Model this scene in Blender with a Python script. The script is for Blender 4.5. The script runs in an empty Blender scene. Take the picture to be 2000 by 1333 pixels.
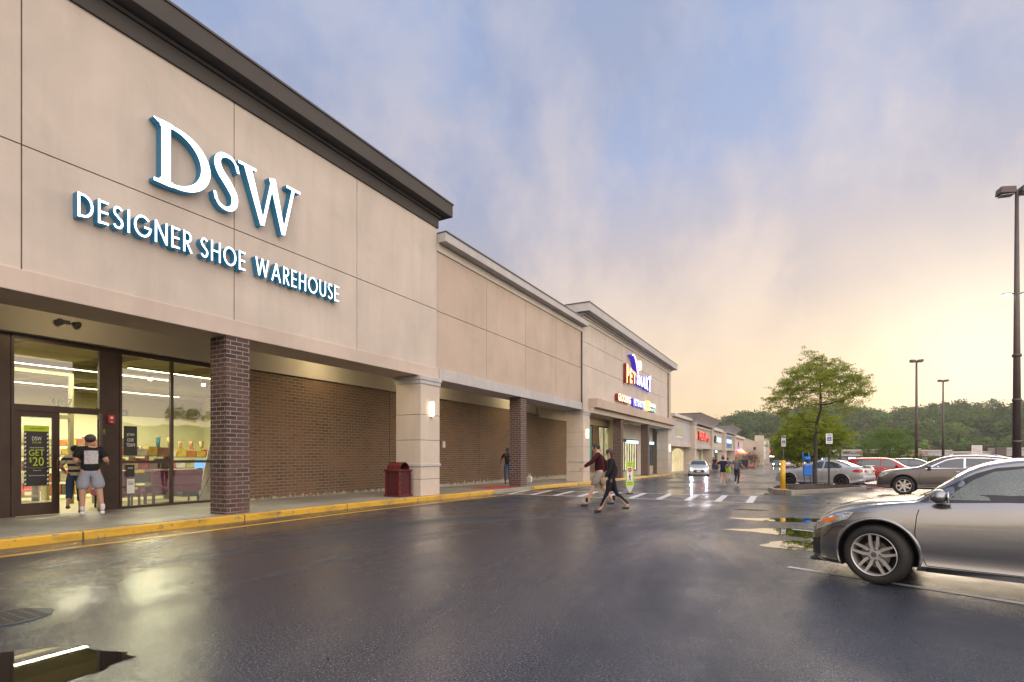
import bpy, bmesh, math, random
import numpy as np
from mathutils import Vector, Matrix
R = math.radians
random.seed(7)
rng = np.random.default_rng(11)
S = bpy.context.scene
C = S.collection

# ---------------------------------------------------------------- camera
cam_d = bpy.data.cameras.new('camera'); cam = bpy.data.objects.new('camera', cam_d); C.objects.link(cam)
cam.location = (0, 0, 1.45); cam.rotation_euler = (R(90), 0, R(28.61))
cam_d.sensor_width = 36; cam_d.lens = 18.81; cam_d.shift_y = 0.11225
cam_d.clip_start = 0.05; cam_d.clip_end = 4000
S.camera = cam

# ---------------------------------------------------------------- sky
W = bpy.data.worlds.new('World'); S.world = W; W.use_nodes = True
SUN_AZ, SUN_EL = R(13), R(7)          # azimuth measured from +Y towards +X
SD = Vector((math.sin(SUN_AZ)*math.cos(SUN_EL), math.cos(SUN_AZ)*math.cos(SUN_EL), math.sin(SUN_EL)))
def build_world():
    nt = W.node_tree; N = nt.nodes; L = nt.links
    for n in list(N): N.remove(n)
    out = N.new('ShaderNodeOutputWorld'); bg = N.new('ShaderNodeBackground'); L.new(bg.outputs[0], out.inputs[0])
    tc = N.new('ShaderNodeTexCoord')
    nrm = N.new('ShaderNodeVectorMath'); nrm.operation = 'NORMALIZE'; L.new(tc.outputs['Generated'], nrm.inputs[0])
    sep = N.new('ShaderNodeSeparateXYZ'); L.new(nrm.outputs[0], sep.inputs[0])
    def math_(op, a, b=None, clamp=False):
        m = N.new('ShaderNodeMath'); m.operation = op; m.use_clamp = clamp
        for i, v in enumerate((a, b)):
            if v is None: continue
            if isinstance(v, (int, float)): m.inputs[i].default_value = v
            else: L.new(v, m.inputs[i])
        return m.outputs[0]
    def ramp(fac, stops):
        r = N.new('ShaderNodeValToRGB'); e = r.color_ramp.elements
        e[0].position, e[0].color = stops[0][0], (*stops[0][1], 1)
        e[1].position, e[1].color = stops[-1][0], (*stops[-1][1], 1)
        for p, c in stops[1:-1]:
            k = e.new(p); k.color = (*c, 1)
        L.new(fac, r.inputs[0]); return r.outputs[0]
    def mix(f, a, b, mode='MIX'):
        m = N.new('ShaderNodeMix'); m.data_type = 'RGBA'; m.blend_type = mode
        if isinstance(f, (int, float)): m.inputs[0].default_value = f
        else: L.new(f, m.inputs[0])
        for i, v in ((6, a), (7, b)):
            if isinstance(v, tuple): m.inputs[i].default_value = (*v, 1)
            else: L.new(v, m.inputs[i])
        return m.outputs[2]
    dot = N.new('ShaderNodeVectorMath'); dot.operation = 'DOT_PRODUCT'; L.new(nrm.outputs[0], dot.inputs[0]); dot.inputs[1].default_value = SD
    d = math_('MAXIMUM', dot.outputs['Value'], 0.0)
    z = math_('MAXIMUM', sep.outputs[2], 0.0)
    # large soft warp of the elevation so that the bands are not level
    mp = N.new('ShaderNodeMapping'); L.new(nrm.outputs[0], mp.inputs[0]); mp.inputs['Rotation'].default_value = (R(0), R(-40), R(-12)); mp.inputs['Scale'].default_value = (3.0, 2.6, 2.0)
    def noise(scale, detail, rough, off, dist=0.0):
        n = N.new('ShaderNodeTexNoise'); n.inputs['Scale'].default_value = scale; n.inputs['Detail'].default_value = detail
        n.inputs['Roughness'].default_value = rough; n.inputs['Distortion'].default_value = dist
        a = N.new('ShaderNodeVectorMath'); a.inputs[1].default_value = off; L.new(mp.outputs[0], a.inputs[0]); L.new(a.outputs[0], n.inputs['Vector'])
        return n.outputs['Fac']
    n1 = noise(0.9, 5, 0.5, (5.1, 7.7, 1.3), 0.3)
    n2 = noise(1.9, 8, 0.60, (2.4, 6.2, 4.0), 0.1)
    base = ramp(z, [(0.0, (0.84, 0.57, 0.28)), (0.08, (0.76, 0.53, 0.30)), (0.20, (0.64, 0.51, 0.41)), (0.34, (0.48, 0.43, 0.46)), (0.48, (0.30, 0.37, 0.56)), (0.75, (0.22, 0.33, 0.57)), (1.0, (0.25, 0.33, 0.50))])
    lit = ramp(z, [(0.0, (0.88, 0.66, 0.38)), (0.15, (0.84, 0.66, 0.48)), (0.35, (0.70, 0.58, 0.53)), (0.6, (0.46, 0.46, 0.55)), (1.0, (0.55, 0.53, 0.62))])
    dark = ramp(z, [(0.0, (0.66, 0.48, 0.29)), (0.2, (0.41, 0.37, 0.37)), (0.4, (0.30, 0.33, 0.46)), (1.0, (0.26, 0.32, 0.47))])
    m1 = ramp(n2, [(0.42, (0, 0, 0)), (0.62, (1, 1, 1))])
    m2 = ramp(n1, [(0.40, (1, 1, 1)), (0.56, (0, 0, 0))])
    c = mix(math_('MULTIPLY', m2, 0.70), base, dark)
    c = mix(math_('MULTIPLY', m1, 0.62), c, lit)
    # the sky texture carries the overall daylight
    sky = N.new('ShaderNodeTexSky'); sky.sky_type = 'NISHITA'; sky.sun_disc = False
    sky.sun_elevation = SUN_EL; sky.sun_rotation = SUN_AZ; sky.dust_density = 2.0
    sk = mix(1.0, sky.outputs[0], (0.008, 0.008, 0.008), 'MULTIPLY')
    c = mix(1.0, mix(1.0, c, (1.0, 1.0, 1.0), 'MULTIPLY'), sk, 'ADD')
    g1 = math_('MULTIPLY', math_('POWER', d, 14.0), 0.06)
    c = mix(g1, c, (1.15, 0.98, 0.74))
    g2 = math_('MULTIPLY', math_('POWER', d, 110.0), 0.55, True)
    c = mix(g2, c, (1.25, 1.15, 0.95))
    # sky behind the camera, out of view, brightened as fill for the facades
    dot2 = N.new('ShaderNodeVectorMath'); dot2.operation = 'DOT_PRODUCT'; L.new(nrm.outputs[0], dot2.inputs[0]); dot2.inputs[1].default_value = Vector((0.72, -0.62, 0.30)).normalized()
    e1 = math_('MULTIPLY', math_('POWER', math_('MAXIMUM', dot2.outputs['Value'], 0.0), 0.65), BACK_FILL, True)
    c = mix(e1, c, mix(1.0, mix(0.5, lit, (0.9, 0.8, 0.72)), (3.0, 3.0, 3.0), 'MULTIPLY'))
    below = math_('LESS_THAN', sep.outputs[2], -0.02)
    c = mix(below, c, (0.10, 0.10, 0.10))
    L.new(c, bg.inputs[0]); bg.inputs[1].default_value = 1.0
BACK_FILL = 1.1
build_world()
sl = bpy.data.lights.new('sun', 'SUN'); so = bpy.data.objects.new('sun', sl); C.objects.link(so)
sl.energy = 1.0; sl.angle = R(24); sl.color = (1.0, 0.80, 0.58)
so.rotation_euler = (-SD).to_track_quat('-Z', 'Y').to_euler()
S.view_settings.view_transform = 'Standard'; S.view_settings.look = 'None'; S.view_settings.gamma = 1
S.view_settings.exposure = 0.28
S.render.engine = 'CYCLES'
S.cycles.max_bounces = 7; S.cycles.diffuse_bounces = 3; S.cycles.glossy_bounces = 3; S.cycles.transparent_max_bounces = 12
S.cycles.sample_clamp_indirect = 4.0; S.cycles.caustics_reflective = False; S.cycles.caustics_refractive = False

def zg(y):
    return 0.0 if y < 11 else (-0.009*(y-11) if y < 120 else -0.981)

# ---------------------------------------------------------------- materials
def srgb(r, g, b):
    f = lambda v: (v/255/12.92) if v/255 <= 0.04045 else ((v/255+0.055)/1.055)**2.4
    return (f(r), f(g), f(b))
class MT:
    """small node helper around one material"""
    def __init__(s, name):
        s.m = bpy.data.materials.new(name); s.m.use_nodes = True; s.nt = s.m.node_tree
        s.N = s.nt.nodes; s.L = s.nt.links; s.b = s.N['Principled BSDF']
        s.tc = s.N.new('ShaderNodeTexCoord')
    def set(s, **k):
        names = dict(rough='Roughness', metal='Metallic', spec='Specular IOR Level', coat='Coat Weight', coatr='Coat Roughness', emit='Emission Strength', trans='Transmission Weight', alpha='Alpha', ior='IOR')
        for a, v in k.items():
            i = s.b.inputs[names[a]]
            if isinstance(v, (int, float)): i.default_value = v
            else: s.L.new(v, i)
        return s
    def col(s, c):
        if isinstance(c, tuple): s.b.inputs['Base Color'].default_value = (*c, 1)
        else: s.L.new(c, s.b.inputs['Base Color'])
        return s
    def ecol(s, c):
        if isinstance(c, tuple): s.b.inputs['Emission Color'].default_value = (*c, 1)
        else: s.L.new(c, s.b.inputs['Emission Color'])
        return s
    def noise(s, scale, detail=4, rough=0.55, vec=None, stretch=None, dist=0.0):
        n = s.N.new('ShaderNodeTexNoise'); n.inputs['Scale'].default_value = scale; n.inputs['Detail'].default_value = detail; n.inputs['Roughness'].default_value = rough
        n.inputs['Distortion'].default_value = dist
        v = vec or s.tc.outputs['Object']
        if stretch:
            m = s.N.new('ShaderNodeMapping'); m.inputs['Scale'].default_value = stretch; s.L.new(v, m.inputs[0]); v = m.outputs[0]
        s.L.new(v, n.inputs['Vector']); return n.outputs['Fac']
    def ramp(s, f, stops):
        r = s.N.new('ShaderNodeValToRGB'); e = r.color_ramp.elements
        tup = lambda c: (*c, 1) if isinstance(c, tuple) else (c, c, c, 1)
        e[0].position, e[0].color = stops[0][0], tup(stops[0][1]); e[1].position, e[1].color = stops[-1][0], tup(stops[-1][1])
        for p, c in stops[1:-1]: k = e.new(p); k.color = tup(c)
        s.L.new(f, r.inputs[0]); return r.outputs[0]
    def math(s, op, a, b=0.0, clamp=False):
        m = s.N.new('ShaderNodeMath'); m.operation = op; m.use_clamp = clamp
        for i, v in enumerate((a, b)):
            if isinstance(v, (int, float)): m.inputs[i].default_value = v
            else: s.L.new(v, m.inputs[i])
        return m.outputs[0]
    def mix(s, f, a, b, mode='MIX'):
        m = s.N.new('ShaderNodeMix'); m.data_type = 'RGBA'; m.blend_type = mode
        if isinstance(f, (int, float)): m.inputs[0].default_value = f
        else: s.L.new(f, m.inputs[0])
        for i, v in ((6, a), (7, b)):
            if isinstance(v, tuple): m.inputs[i].default_value = (*v, 1)
            else: s.L.new(v, m.inputs[i])
        return m.outputs[2]
    def bump(s, h, strength=0.3, dist=0.01):
        b = s.N.new('ShaderNodeBump'); b.inputs['Strength'].default_value = strength; b.inputs['Distance'].default_value = dist
        s.L.new(h, b.inputs['Height']); s.L.new(b.outputs[0], s.b.inputs['Normal']); return s

def plain(name, c, rough=0.6, metal=0.0, var=0.12, scale=3.0, bump=0.0, **k):
    t = MT(name); n = t.noise(scale)
    dark = tuple(x*(1-var) for x in c); lite = tuple(min(1, x*(1+var)) for x in c)
    t.col(t.ramp(n, [(0.3, dark), (0.7, lite)])).set(rough=rough, metal=metal, **k)
    if bump: t.bump(t.noise(scale*25, 3), bump, 0.005)
    return t.m
def glow(name, c, e, face=None):
    t = MT(name); t.col(face or c).ecol(c).set(emit=e, rough=0.4); return t.m
def stucco(name, c, streak=0.16):
    t = MT(name)
    big = t.noise(0.55, 6, 0.62, stretch=(1, 1, 1.0), dist=0.6); fine = t.noise(14, 5, 0.7); drip = t.noise(3.0, 4, 0.6, stretch=(1, 1, 0.09))
    c1 = t.mix(t.ramp(big, [(0.35, 0.0), (0.7, 1.0)]), tuple(x*0.88 for x in c), tuple(min(1, x*1.07) for x in c))
    c2 = t.mix(t.math('MULTIPLY', t.ramp(drip, [(0.48, 0.0), (0.74, 1.0)]), streak), c1, tuple(x*0.6 for x in c))
    c3 = t.mix(t.math('MULTIPLY', fine, 0.16), c2, tuple(x*0.75 for x in c))
    t.col(c3).set(rough=0.9, spec=0.2).bump(t.noise(90, 4, 0.7), 0.35, 0.006); return t.m
def brick(name, c1, c2, mortar, w=0.30, h=0.098, wear=False):
    t = MT(name)
    s = t.N.new('ShaderNodeSeparateXYZ'); t.L.new(t.tc.outputs['Object'], s.inputs[0])
    cb = t.N.new('ShaderNodeCombineXYZ'); t.L.new(t.math('ADD', s.outputs[0], s.outputs[1]), cb.inputs[0]); t.L.new(s.outputs[2], cb.inputs[1])
    b = t.N.new('ShaderNodeTexBrick'); t.L.new(cb.outputs[0], b.inputs['Vector'])
    b.inputs['Scale'].default_value = 1.0; b.inputs['Brick Width'].default_value = w; b.inputs['Row Height'].default_value = h
    b.inputs['Mortar Size'].default_value = 0.010; b.inputs['Mortar Smooth'].default_value = 0.15; b.inputs['Bias'].default_value = 0.0
    b.inputs['Color1'].default_value = (*c1, 1); b.inputs['Color2'].default_value = (*c2, 1); b.inputs['Mortar'].default_value = (*mortar, 1)
    nz = t.noise(1.3, 5, 0.6); f = t.noise(30, 4, 0.7)
    col = t.mix(t.ramp(nz, [(0.35, 0.0), (0.70, 0.75)]), b.outputs['Color'], tuple(x*1.5 for x in c1))
    col = t.mix(t.math('MULTIPLY', f, 0.35), col, tuple(x*0.55 for x in c1))
    if wear:   # efflorescence and chipped courses along the foot of the wall
        zz = t.math('ADD', t.math('ADD', s.outputs[2], 0.30), t.math('MULTIPLY', t.noise(5.0, 6, 0.75), -0.9))
        col = t.mix(t.ramp(zz, [(-0.12, 1.0), (0.0, 0.9), (0.03, 0.0)]) if False else t.math('LESS_THAN', zz, 0.02), col, tuple(x*1.0 for x in (0.38, 0.34, 0.28)))
    t.col(col).set(rough=0.8, spec=0.3)
    t.bump(t.math('SUBTRACT', t.math('MULTIPLY', f, 0.2), b.outputs['Fac']), 0.6, 0.006); return t.m

M = {}
M['stucco_cream'] = stucco('stucco_cream', (0.56, 0.48, 0.39))
M['stucco_light'] = stucco('stucco_light', (0.59, 0.515, 0.445), 0.22)
M['stucco_band'] = stucco('stucco_band', (0.58, 0.485, 0.41), 0.2)
M['stucco_tan'] = stucco('stucco_tan', (0.52, 0.42, 0.34), 0.16)
M['stucco_column'] = stucco('stucco_column', (0.58, 0.50, 0.42), 0.2)
M['trim_grey'] = stucco('trim_grey', (0.50, 0.48, 0.47), 0.3)
M['trim_white'] = stucco('trim_white', (0.62, 0.57, 0.50))
M['cornice_dark'] = stucco('cornice_dark', (0.088, 0.080, 0.074))
M['cap_dark'] = plain('cap_dark', (0.07, 0.06, 0.06), 0.5)
M['joint'] = plain('joint', (0.22, 0.19, 0.165), 0.9)
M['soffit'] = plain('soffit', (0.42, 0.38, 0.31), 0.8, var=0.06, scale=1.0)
M['brick_dark'] = brick('brick_dark', (0.10, 0.060, 0.050), (0.035, 0.024, 0.024), (0.36, 0.32, 0.28))
M['brick_wall'] = brick('brick_wall', (0.150, 0.092, 0.056), (0.085, 0.056, 0.040), (0.30, 0.24, 0.17), wear=True)
M['bronze'] = plain('bronze', (0.052, 0.030, 0.022), 0.42, 0.3, 0.2)
M['black'] = plain('black', (0.012, 0.012, 0.013), 0.5)
M['rubber'] = plain('rubber', (0.018, 0.017, 0.016), 0.75, bump=0.1)
M['chrome'] = plain('chrome', (0.75, 0.75, 0.76), 0.12, 1.0, 0.04)
M['silver_metal'] = plain('silver_metal', (0.62, 0.60, 0.57), 0.32, 0.6)
M['steel_dark'] = plain('steel_dark', (0.10, 0.075, 0.07), 0.5, 0.4)
M['white_paint'] = plain('white_paint', (0.75, 0.74, 0.70), 0.5)

def concrete():
    t = MT('sidewalk_concrete')
    big = t.noise(0.5, 6, 0.6); fine = t.noise(40, 5, 0.7)
    c = t.mix(t.ramp(big, [(0.35, 0.0), (0.65, 1.0)]), (0.20, 0.185, 0.15), (0.33, 0.305, 0.25))
    c = t.mix(t.math('MULTIPLY', fine, 0.3), c, (0.16, 0.15, 0.13))
    s = t.N.new('ShaderNodeSeparateXYZ'); t.L.new(t.tc.outputs['Object'], s.inputs[0])
    j = t.math('LESS_THAN', t.math('ABSOLUTE', t.math('SUBTRACT', t.math('FRACT', t.math('DIVIDE', s.outputs[1], 1.52)), 0.5)), 0.006)
    j2 = t.math('LESS_THAN', t.math('ABSOLUTE', t.math('ADD', s.outputs[0], 12.75)), 0.009)
    c = t.mix(t.math('MAXIMUM', j, j2), c, (0.09, 0.085, 0.075))
    t.col(c).set(rough=t.ramp(t.noise(0.8, 4), [(0.35, 0.38), (0.7, 0.75)])).bump(fine, 0.15, 0.004); return t.m
M['concrete'] = concrete()
def kerbm():
    t = MT('kerb_yellow'); n = t.noise(7, 7, 0.75)
    s = t.N.new('ShaderNodeSeparateXYZ'); t.L.new(t.tc.outputs['Object'], s.inputs[0])
    c = t.mix(t.ramp(n, [(0.57, 0.0), (0.62, 1.0)]), (0.62, 0.36, 0.03), (0.20, 0.17, 0.12)); c = t.mix(t.ramp(t.noise(2.2, 5, 0.7, stretch=(1, 0.35, 1)), [(0.5, 0.0), (0.68, 0.55)]), c, (0.12, 0.085, 0.03)); jj = t.math('LESS_THAN', t.math('ABSOLUTE', t.math('SUBTRACT', t.math('FRACT', t.math('DIVIDE', s.outputs[1], 3.05)), 0.5)), 0.004); c = t.mix(jj, c, (0.05, 0.04, 0.03))
    t.col(c).set(rough=0.45).bump(t.noise(60, 4), 0.3, 0.004); return t.m
M['kerb_yellow'] = kerbm()
def paint(name, c, wear=0.60):
    t = MT(name); n = t.noise(9, 8, 0.8); t.b.inputs['Base Color'].default_value = (*c, 1)
    c2 = t.mix(t.ramp(n, [(wear, 0.0), (wear+0.05, 1.0)]), c, (0.05, 0.05, 0.052))
    t.col(c2).set(rough=0.35, spec=0.5).bump(t.noise(110, 3), 0.25, 0.004); return t.m
M['line_yellow'] = paint('line_yellow', (0.62, 0.36, 0.04), 0.68)
M['line_yellow_worn'] = paint('line_yellow_worn', (0.50, 0.32, 0.06), 0.50)
M['line_white'] = paint('line_white', (0.58, 0.58, 0.60), 0.62)
def asphalt():
    t = MT('wet_asphalt')
    warp = t.noise(0.13, 4, 0.5, dist=1.2)
    big = t.noise(0.42, 6, 0.60, stretch=(0.9, 0.30, 1), dist=0.7)
    med = t.noise(2.3, 5, 0.6, stretch=(1, 0.6, 1)); grit = t.noise(62, 3, 0.8); g2 = t.noise(26, 4, 0.7)
    c = t.mix(t.ramp(big, [(0.3, 0.0), (0.7, 1.0)]), (0.014, 0.019, 0.030), (0.032, 0.039, 0.056))
    c = t.mix(t.ramp(grit, [(0.53, 0.0), (0.64, 0.8)]), c, (0.20, 0.20, 0.22))
    c = t.mix(t.ramp(t.noise(70, 3, 0.8), [(0.52, 0.0), (0.66, 0.7)]), c, (0.012, 0.012, 0.016))
    # sealed cracks wandering over the lot
    v = t.N.new('ShaderNodeTexVoronoi'); v.feature = 'DISTANCE_TO_EDGE'; v.inputs['Scale'].default_value = 0.16
    mv = t.N.new('ShaderNodeMapping'); mv.inputs['Scale'].default_value = (1.0, 0.5, 1); t.L.new(t.tc.outputs['Object'], mv.inputs[0])
    dd = t.N.new('ShaderNodeVectorMath'); dd.operation = 'ADD'; t.L.new(mv.outputs[0], dd.inputs[0])
    nn = t.N.new('ShaderNodeTexNoise'); nn.inputs['Scale'].default_value = 1.4; nn.inputs['Detail'].default_value = 6; t.L.new(t.tc.outputs['Object'], nn.inputs['Vector']); t.L.new(nn.outputs['Color'], dd.inputs[1]); t.L.new(dd.outputs[0], v.inputs['Vector'])
    cr = t.math('LESS_THAN', v.outputs['Distance'], 0.0016)
    c = t.mix(t.math('MULTIPLY', cr, 0.35), c, (0.015, 0.015, 0.016))
    # wet film: pooled areas are smoother
    wet = t.math('ADD', t.math('MULTIPLY', big, 0.65), t.math('MULTIPLY', warp, 0.35))
    rg = t.ramp(wet, [(0.38, 0.46), (0.47, 0.33), (0.54, 0.20), (0.62, 0.12)])
    rg = t.math('ADD', rg, t.math('ADD', t.math('MULTIPLY', t.math('SUBTRACT', med, 0.5), 0.16), t.math('MULTIPLY', t.math('SUBTRACT', grit, 0.5), 0.35)), True)
    t.col(c).set(rough=rg, spec=t.ramp(wet, [(0.38, 0.14), (0.47, 0.33), (0.60, 0.80)]))
    hh = t.math('ADD', t.math('MULTIPLY', grit, 0.6), t.math('MULTIPLY', g2, 0.5))
    b1 = t.N.new('ShaderNodeBump'); b1.inputs['Distance'].default_value = 0.009; t.L.new(hh, b1.inputs['Height'])
    t.L.new(t.ramp(wet, [(0.38, 0.9), (0.6, 0.25)]), b1.inputs['Strength'])
    b2 = t.N.new('ShaderNodeBump'); b2.inputs['Distance'].default_value = 0.03; b2.inputs['Strength'].default_value = 0.45; t.L.new(t.noise(0.9, 3, 0.5, stretch=(1, 0.5, 1)), b2.inputs['Height'])
    t.L.new(b2.outputs[0], b1.inputs['Normal']); t.L.new(b1.outputs[0], t.b.inputs['Normal'])
    return t.m
M['asphalt'] = asphalt()
def glassm(name, refl=0.35, tint=(0.9, 0.95, 0.9), minr=0.10, rough=0.0, wav=0.0):
    t = MT(name); N, L = t.N, t.L
    tr = N.new('ShaderNodeBsdfTransparent'); tr.inputs[0].default_value = (*tint, 1)
    gl = N.new('ShaderNodeBsdfGlossy'); gl.inputs['Roughness'].default_value = rough
    if wav:
        b = N.new('ShaderNodeBump'); b.inputs['Strength'].default_value = wav; b.inputs['Distance'].default_value = 0.02
        L.new(t.noise(1.2, 2, 0.4), b.inputs['Height']); L.new(b.outputs[0], gl.inputs['Normal'])
    fr = N.new('ShaderNodeLayerWeight'); fr.inputs[0].default_value = 0.35
    f = t.math('ADD', t.math('MULTIPLY', fr.outputs['Fresnel'], refl), minr, True)
    mx = N.new('ShaderNodeMixShader'); L.new(f, mx.inputs[0]); L.new(tr.outputs[0], mx.inputs[1]); L.new(gl.outputs[0], mx.inputs[2])
    L.new(mx.outputs[0], N['Material Output'].inputs[0]); return t.m
M['shop_glass'] = glassm('shop_glass', 0.9, (0.90, 0.92, 0.80), 0.15, 0.0, 0.10)

# ---------------------------------------------------------------- mesh helpers
def box(bm, x0, x1, y0, y1, z0, z1, mi=0, mat=None):
    vs = [bm.verts.new(p) for p in ((x0, y0, z0), (x1, y0, z0), (x1, y1, z0), (x0, y1, z0), (x0, y0, z1), (x1, y0, z1), (x1, y1, z1), (x0, y1, z1))]
    if mat is not None:
        for v in vs: v.co = mat @ v.co
    for f in ((0, 3, 2, 1), (4, 5, 6, 7), (0, 1, 5, 4), (1, 2, 6, 5), (2, 3, 7, 6), (3, 0, 4, 7)):
        fc = bm.faces.new([vs[i] for i in f]); fc.material_index = mi
    return vs
def tube(bm, p0, p1, r0, r1=None, n=10, mi=0, cap=True):
    r1 = r0 if r1 is None else r1
    p0, p1 = Vector(p0), Vector(p1); d = (p1-p0).normalized(); q = d.to_track_quat('Z', 'Y')
    a = [bm.verts.new(p0 + q @ Vector((r0*math.cos(2*math.pi*i/n), r0*math.sin(2*math.pi*i/n), 0))) for i in range(n)]
    b = [bm.verts.new(p1 + q @ Vector((r1*math.cos(2*math.pi*i/n), r1*math.sin(2*math.pi*i/n), 0))) for i in range(n)]
    for i in range(n):
        f = bm.faces.new((a[i], a[(i+1) % n], b[(i+1) % n], b[i])); f.material_index = mi; f.smooth = True
    if cap:
        bm.faces.new(a[::-1]).material_index = mi; bm.faces.new(b).material_index = mi
def ball(bm, c, r, mi=0, sc=(1, 1, 1), u=14, v=9):
    m = Matrix.Translation(Vector(c)) @ Matrix.Diagonal((*[r*k for k in sc], 1))
    k = bmesh.ops.create_uvsphere(bm, u_segments=u, v_segments=v, radius=1.0, matrix=m)
    for ve in k['verts']:
        for f in ve.link_faces: f.material_index = mi; f.smooth = True
def prism(bm, pts, axis, a0, a1, mi=0):
    """extrude a 2D outline along an axis; outline coordinates are the other two axes in order"""
    def P(p, a):
        return {'x': (a, p[0], p[1]), 'y': (p[0], a, p[1]), 'z': (p[0], p[1], a)}[axis]
    A = [bm.verts.new(P(p, a0)) for p in pts]; B = [bm.verts.new(P(p, a1)) for p in pts]; n = len(pts)
    for i in range(n): bm.faces.new((A[i], A[(i+1) % n], B[(i+1) % n], B[i])).material_index = mi
    bm.faces.new(A[::-1]).material_index = mi; bm.faces.new(B).material_index = mi
def link(name, me, parent=None, mats=(), loc=None):
    o = bpy.data.objects.new(name, me); C.objects.link(o)
    for m in mats: me.materials.append(M[m] if isinstance(m, str) else m)
    if parent is not None: o.parent = parent
    if loc is not None: o.location = loc
    return o
def obj(name, bm, mats, parent=None, loc=None, bevel=0.0, recalc=True, rot=None):
    if recalc: bmesh.ops.recalc_face_normals(bm, faces=bm.faces)
    me = bpy.data.meshes.new(name); bm.to_mesh(me); bm.free()
    if not isinstance(mats, (list, tuple)): mats = [mats]
    o = link(name, me, parent, mats, loc)
    if rot is not None: o.rotation_euler = rot
    if bevel:
        md = o.modifiers.new('bevel', 'BEVEL'); md.width = bevel; md.segments = 2; md.limit_method = 'ANGLE'
    return o
def boxes(name, lst, mats, parent=None, bevel=0.0, loc=None, rot=None):
    bm = bmesh.new()
    for b in lst: box(bm, *b)
    return obj(name, bm, mats, parent, loc, bevel, rot=rot)
def tag(o, label, cat, group=None):
    o['label'] = label; o['category'] = cat
    if group: o['group'] = group
    return o
def thing(name, label, cat, loc=(0, 0, 0), rz=0.0, group=None):
    o = bpy.data.objects.new(name, None); C.objects.link(o); o.location = loc; o.rotation_euler = (0, 0, rz)
    return tag(o, label, cat, group)
def struct(name, bm, mats, bevel=0.0):
    o = obj(name, bm, mats, bevel=bevel); o['kind'] = 'structure'; return o
def tree_copy(o, parent=None):
    c = o.copy(); C.objects.link(c); c.parent = parent
    for ch in o.children: tree_copy(ch, c)
    return c
def text_mesh(txt, size, depth=0.01, offset=0.0, align='LEFT', space=1.0, shear=0.0, res=4):
    cu = bpy.data.curves.new('t', 'FONT'); cu.body = txt; cu.size = size; cu.extrude = depth/2; cu.offset = offset
    cu.align_x = align; cu.space_character = space; cu.shear = shear; cu.resolution_u = res
    o = bpy.data.objects.new('t', cu); C.objects.link(o)
    dg = bpy.context.evaluated_depsgraph_get(); dg.update(); me = bpy.data.meshes.new_from_object(o.evaluated_get(dg))
    bpy.data.objects.remove(o); bpy.data.curves.remove(cu); return me
# frames for writing: on +X facing walls text runs towards +Y; on -Y facing surfaces it runs towards +X
FX = Matrix(((0, 0, 1), (1, 0, 0), (0, 1, 0))).to_4x4()
FY = Matrix(((1, 0, 0), (0, 0, -1), (0, 1, 0))).to_4x4()
def text(name, txt, size, at, frame, mats, parent=None, depth=0.01, width=None, height=None, split=False, **k):
    me = text_mesh(txt, size, depth, **k)
    if len(me.vertices) == 0: return None
    co = np.zeros(len(me.vertices)*3); me.vertices.foreach_get('co', co); co = co.reshape(-1, 3)
    if width:
        co[:, 0] -= co[:, 0].min() if k.get('align', 'LEFT') == 'LEFT' else 0
        co[:, 0] *= width/(co[:, 0].max()-co[:, 0].min())
    if height:
        co[:, 1] -= co[:, 1].min(); co[:, 1] *= height/co[:, 1].max()
    me.vertices.foreach_set('co', co.ravel())
    me.transform(Matrix.Translation(Vector(at)) @ frame)
    me.name = name
    if len(mats) == 2:    # front face lit, returns dark
        me.materials.clear()
    o = link(name, me, parent, mats)
    if len(mats) == 2:
        n = frame.to_3x3() @ Vector((0, 0, 1))
        for p in me.polygons: p.material_index = 0 if p.normal.dot(n) > 0.5 else 1
    return o
# ================================================================ ground
GY = [-150, 0, 11, 40, 80, 120, 260, 1400]
def ground():
    bm = bmesh.new(); xs = [-700, -60, -15.5, 0, 30, 90, 300, 1100]
    V = [[bm.verts.new((x, y, zg(y))) for x in xs] for y in GY]
    for i in range(len(GY)-1):
        for j in range(len(xs)-1): bm.faces.new((V[i][j], V[i][j+1], V[i+1][j+1], V[i+1][j]))
    struct('ground', bm, 'asphalt')
ground()
def strip(name, pts_l, pts_r, mat, up=0.004, bm=None, col=True):
    """a sheet lying on the ground between two polylines (lists of x,y)"""
    own = bm is None
    if own: bm = bmesh.new()
    A = [bm.verts.new((x, y, zg(y)+up)) for x, y in pts_l]; B = [bm.verts.new((x, y, zg(y)+up)) for x, y in pts_r]
    for i in range(len(A)-1): bm.faces.new((A[i], B[i], B[i+1], A[i+1]))
    if own: return struct(name, bm, mat)
def ys(a, b):
    return [a]+[y for y in (11, 120) if a < y < b]+[b]
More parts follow.
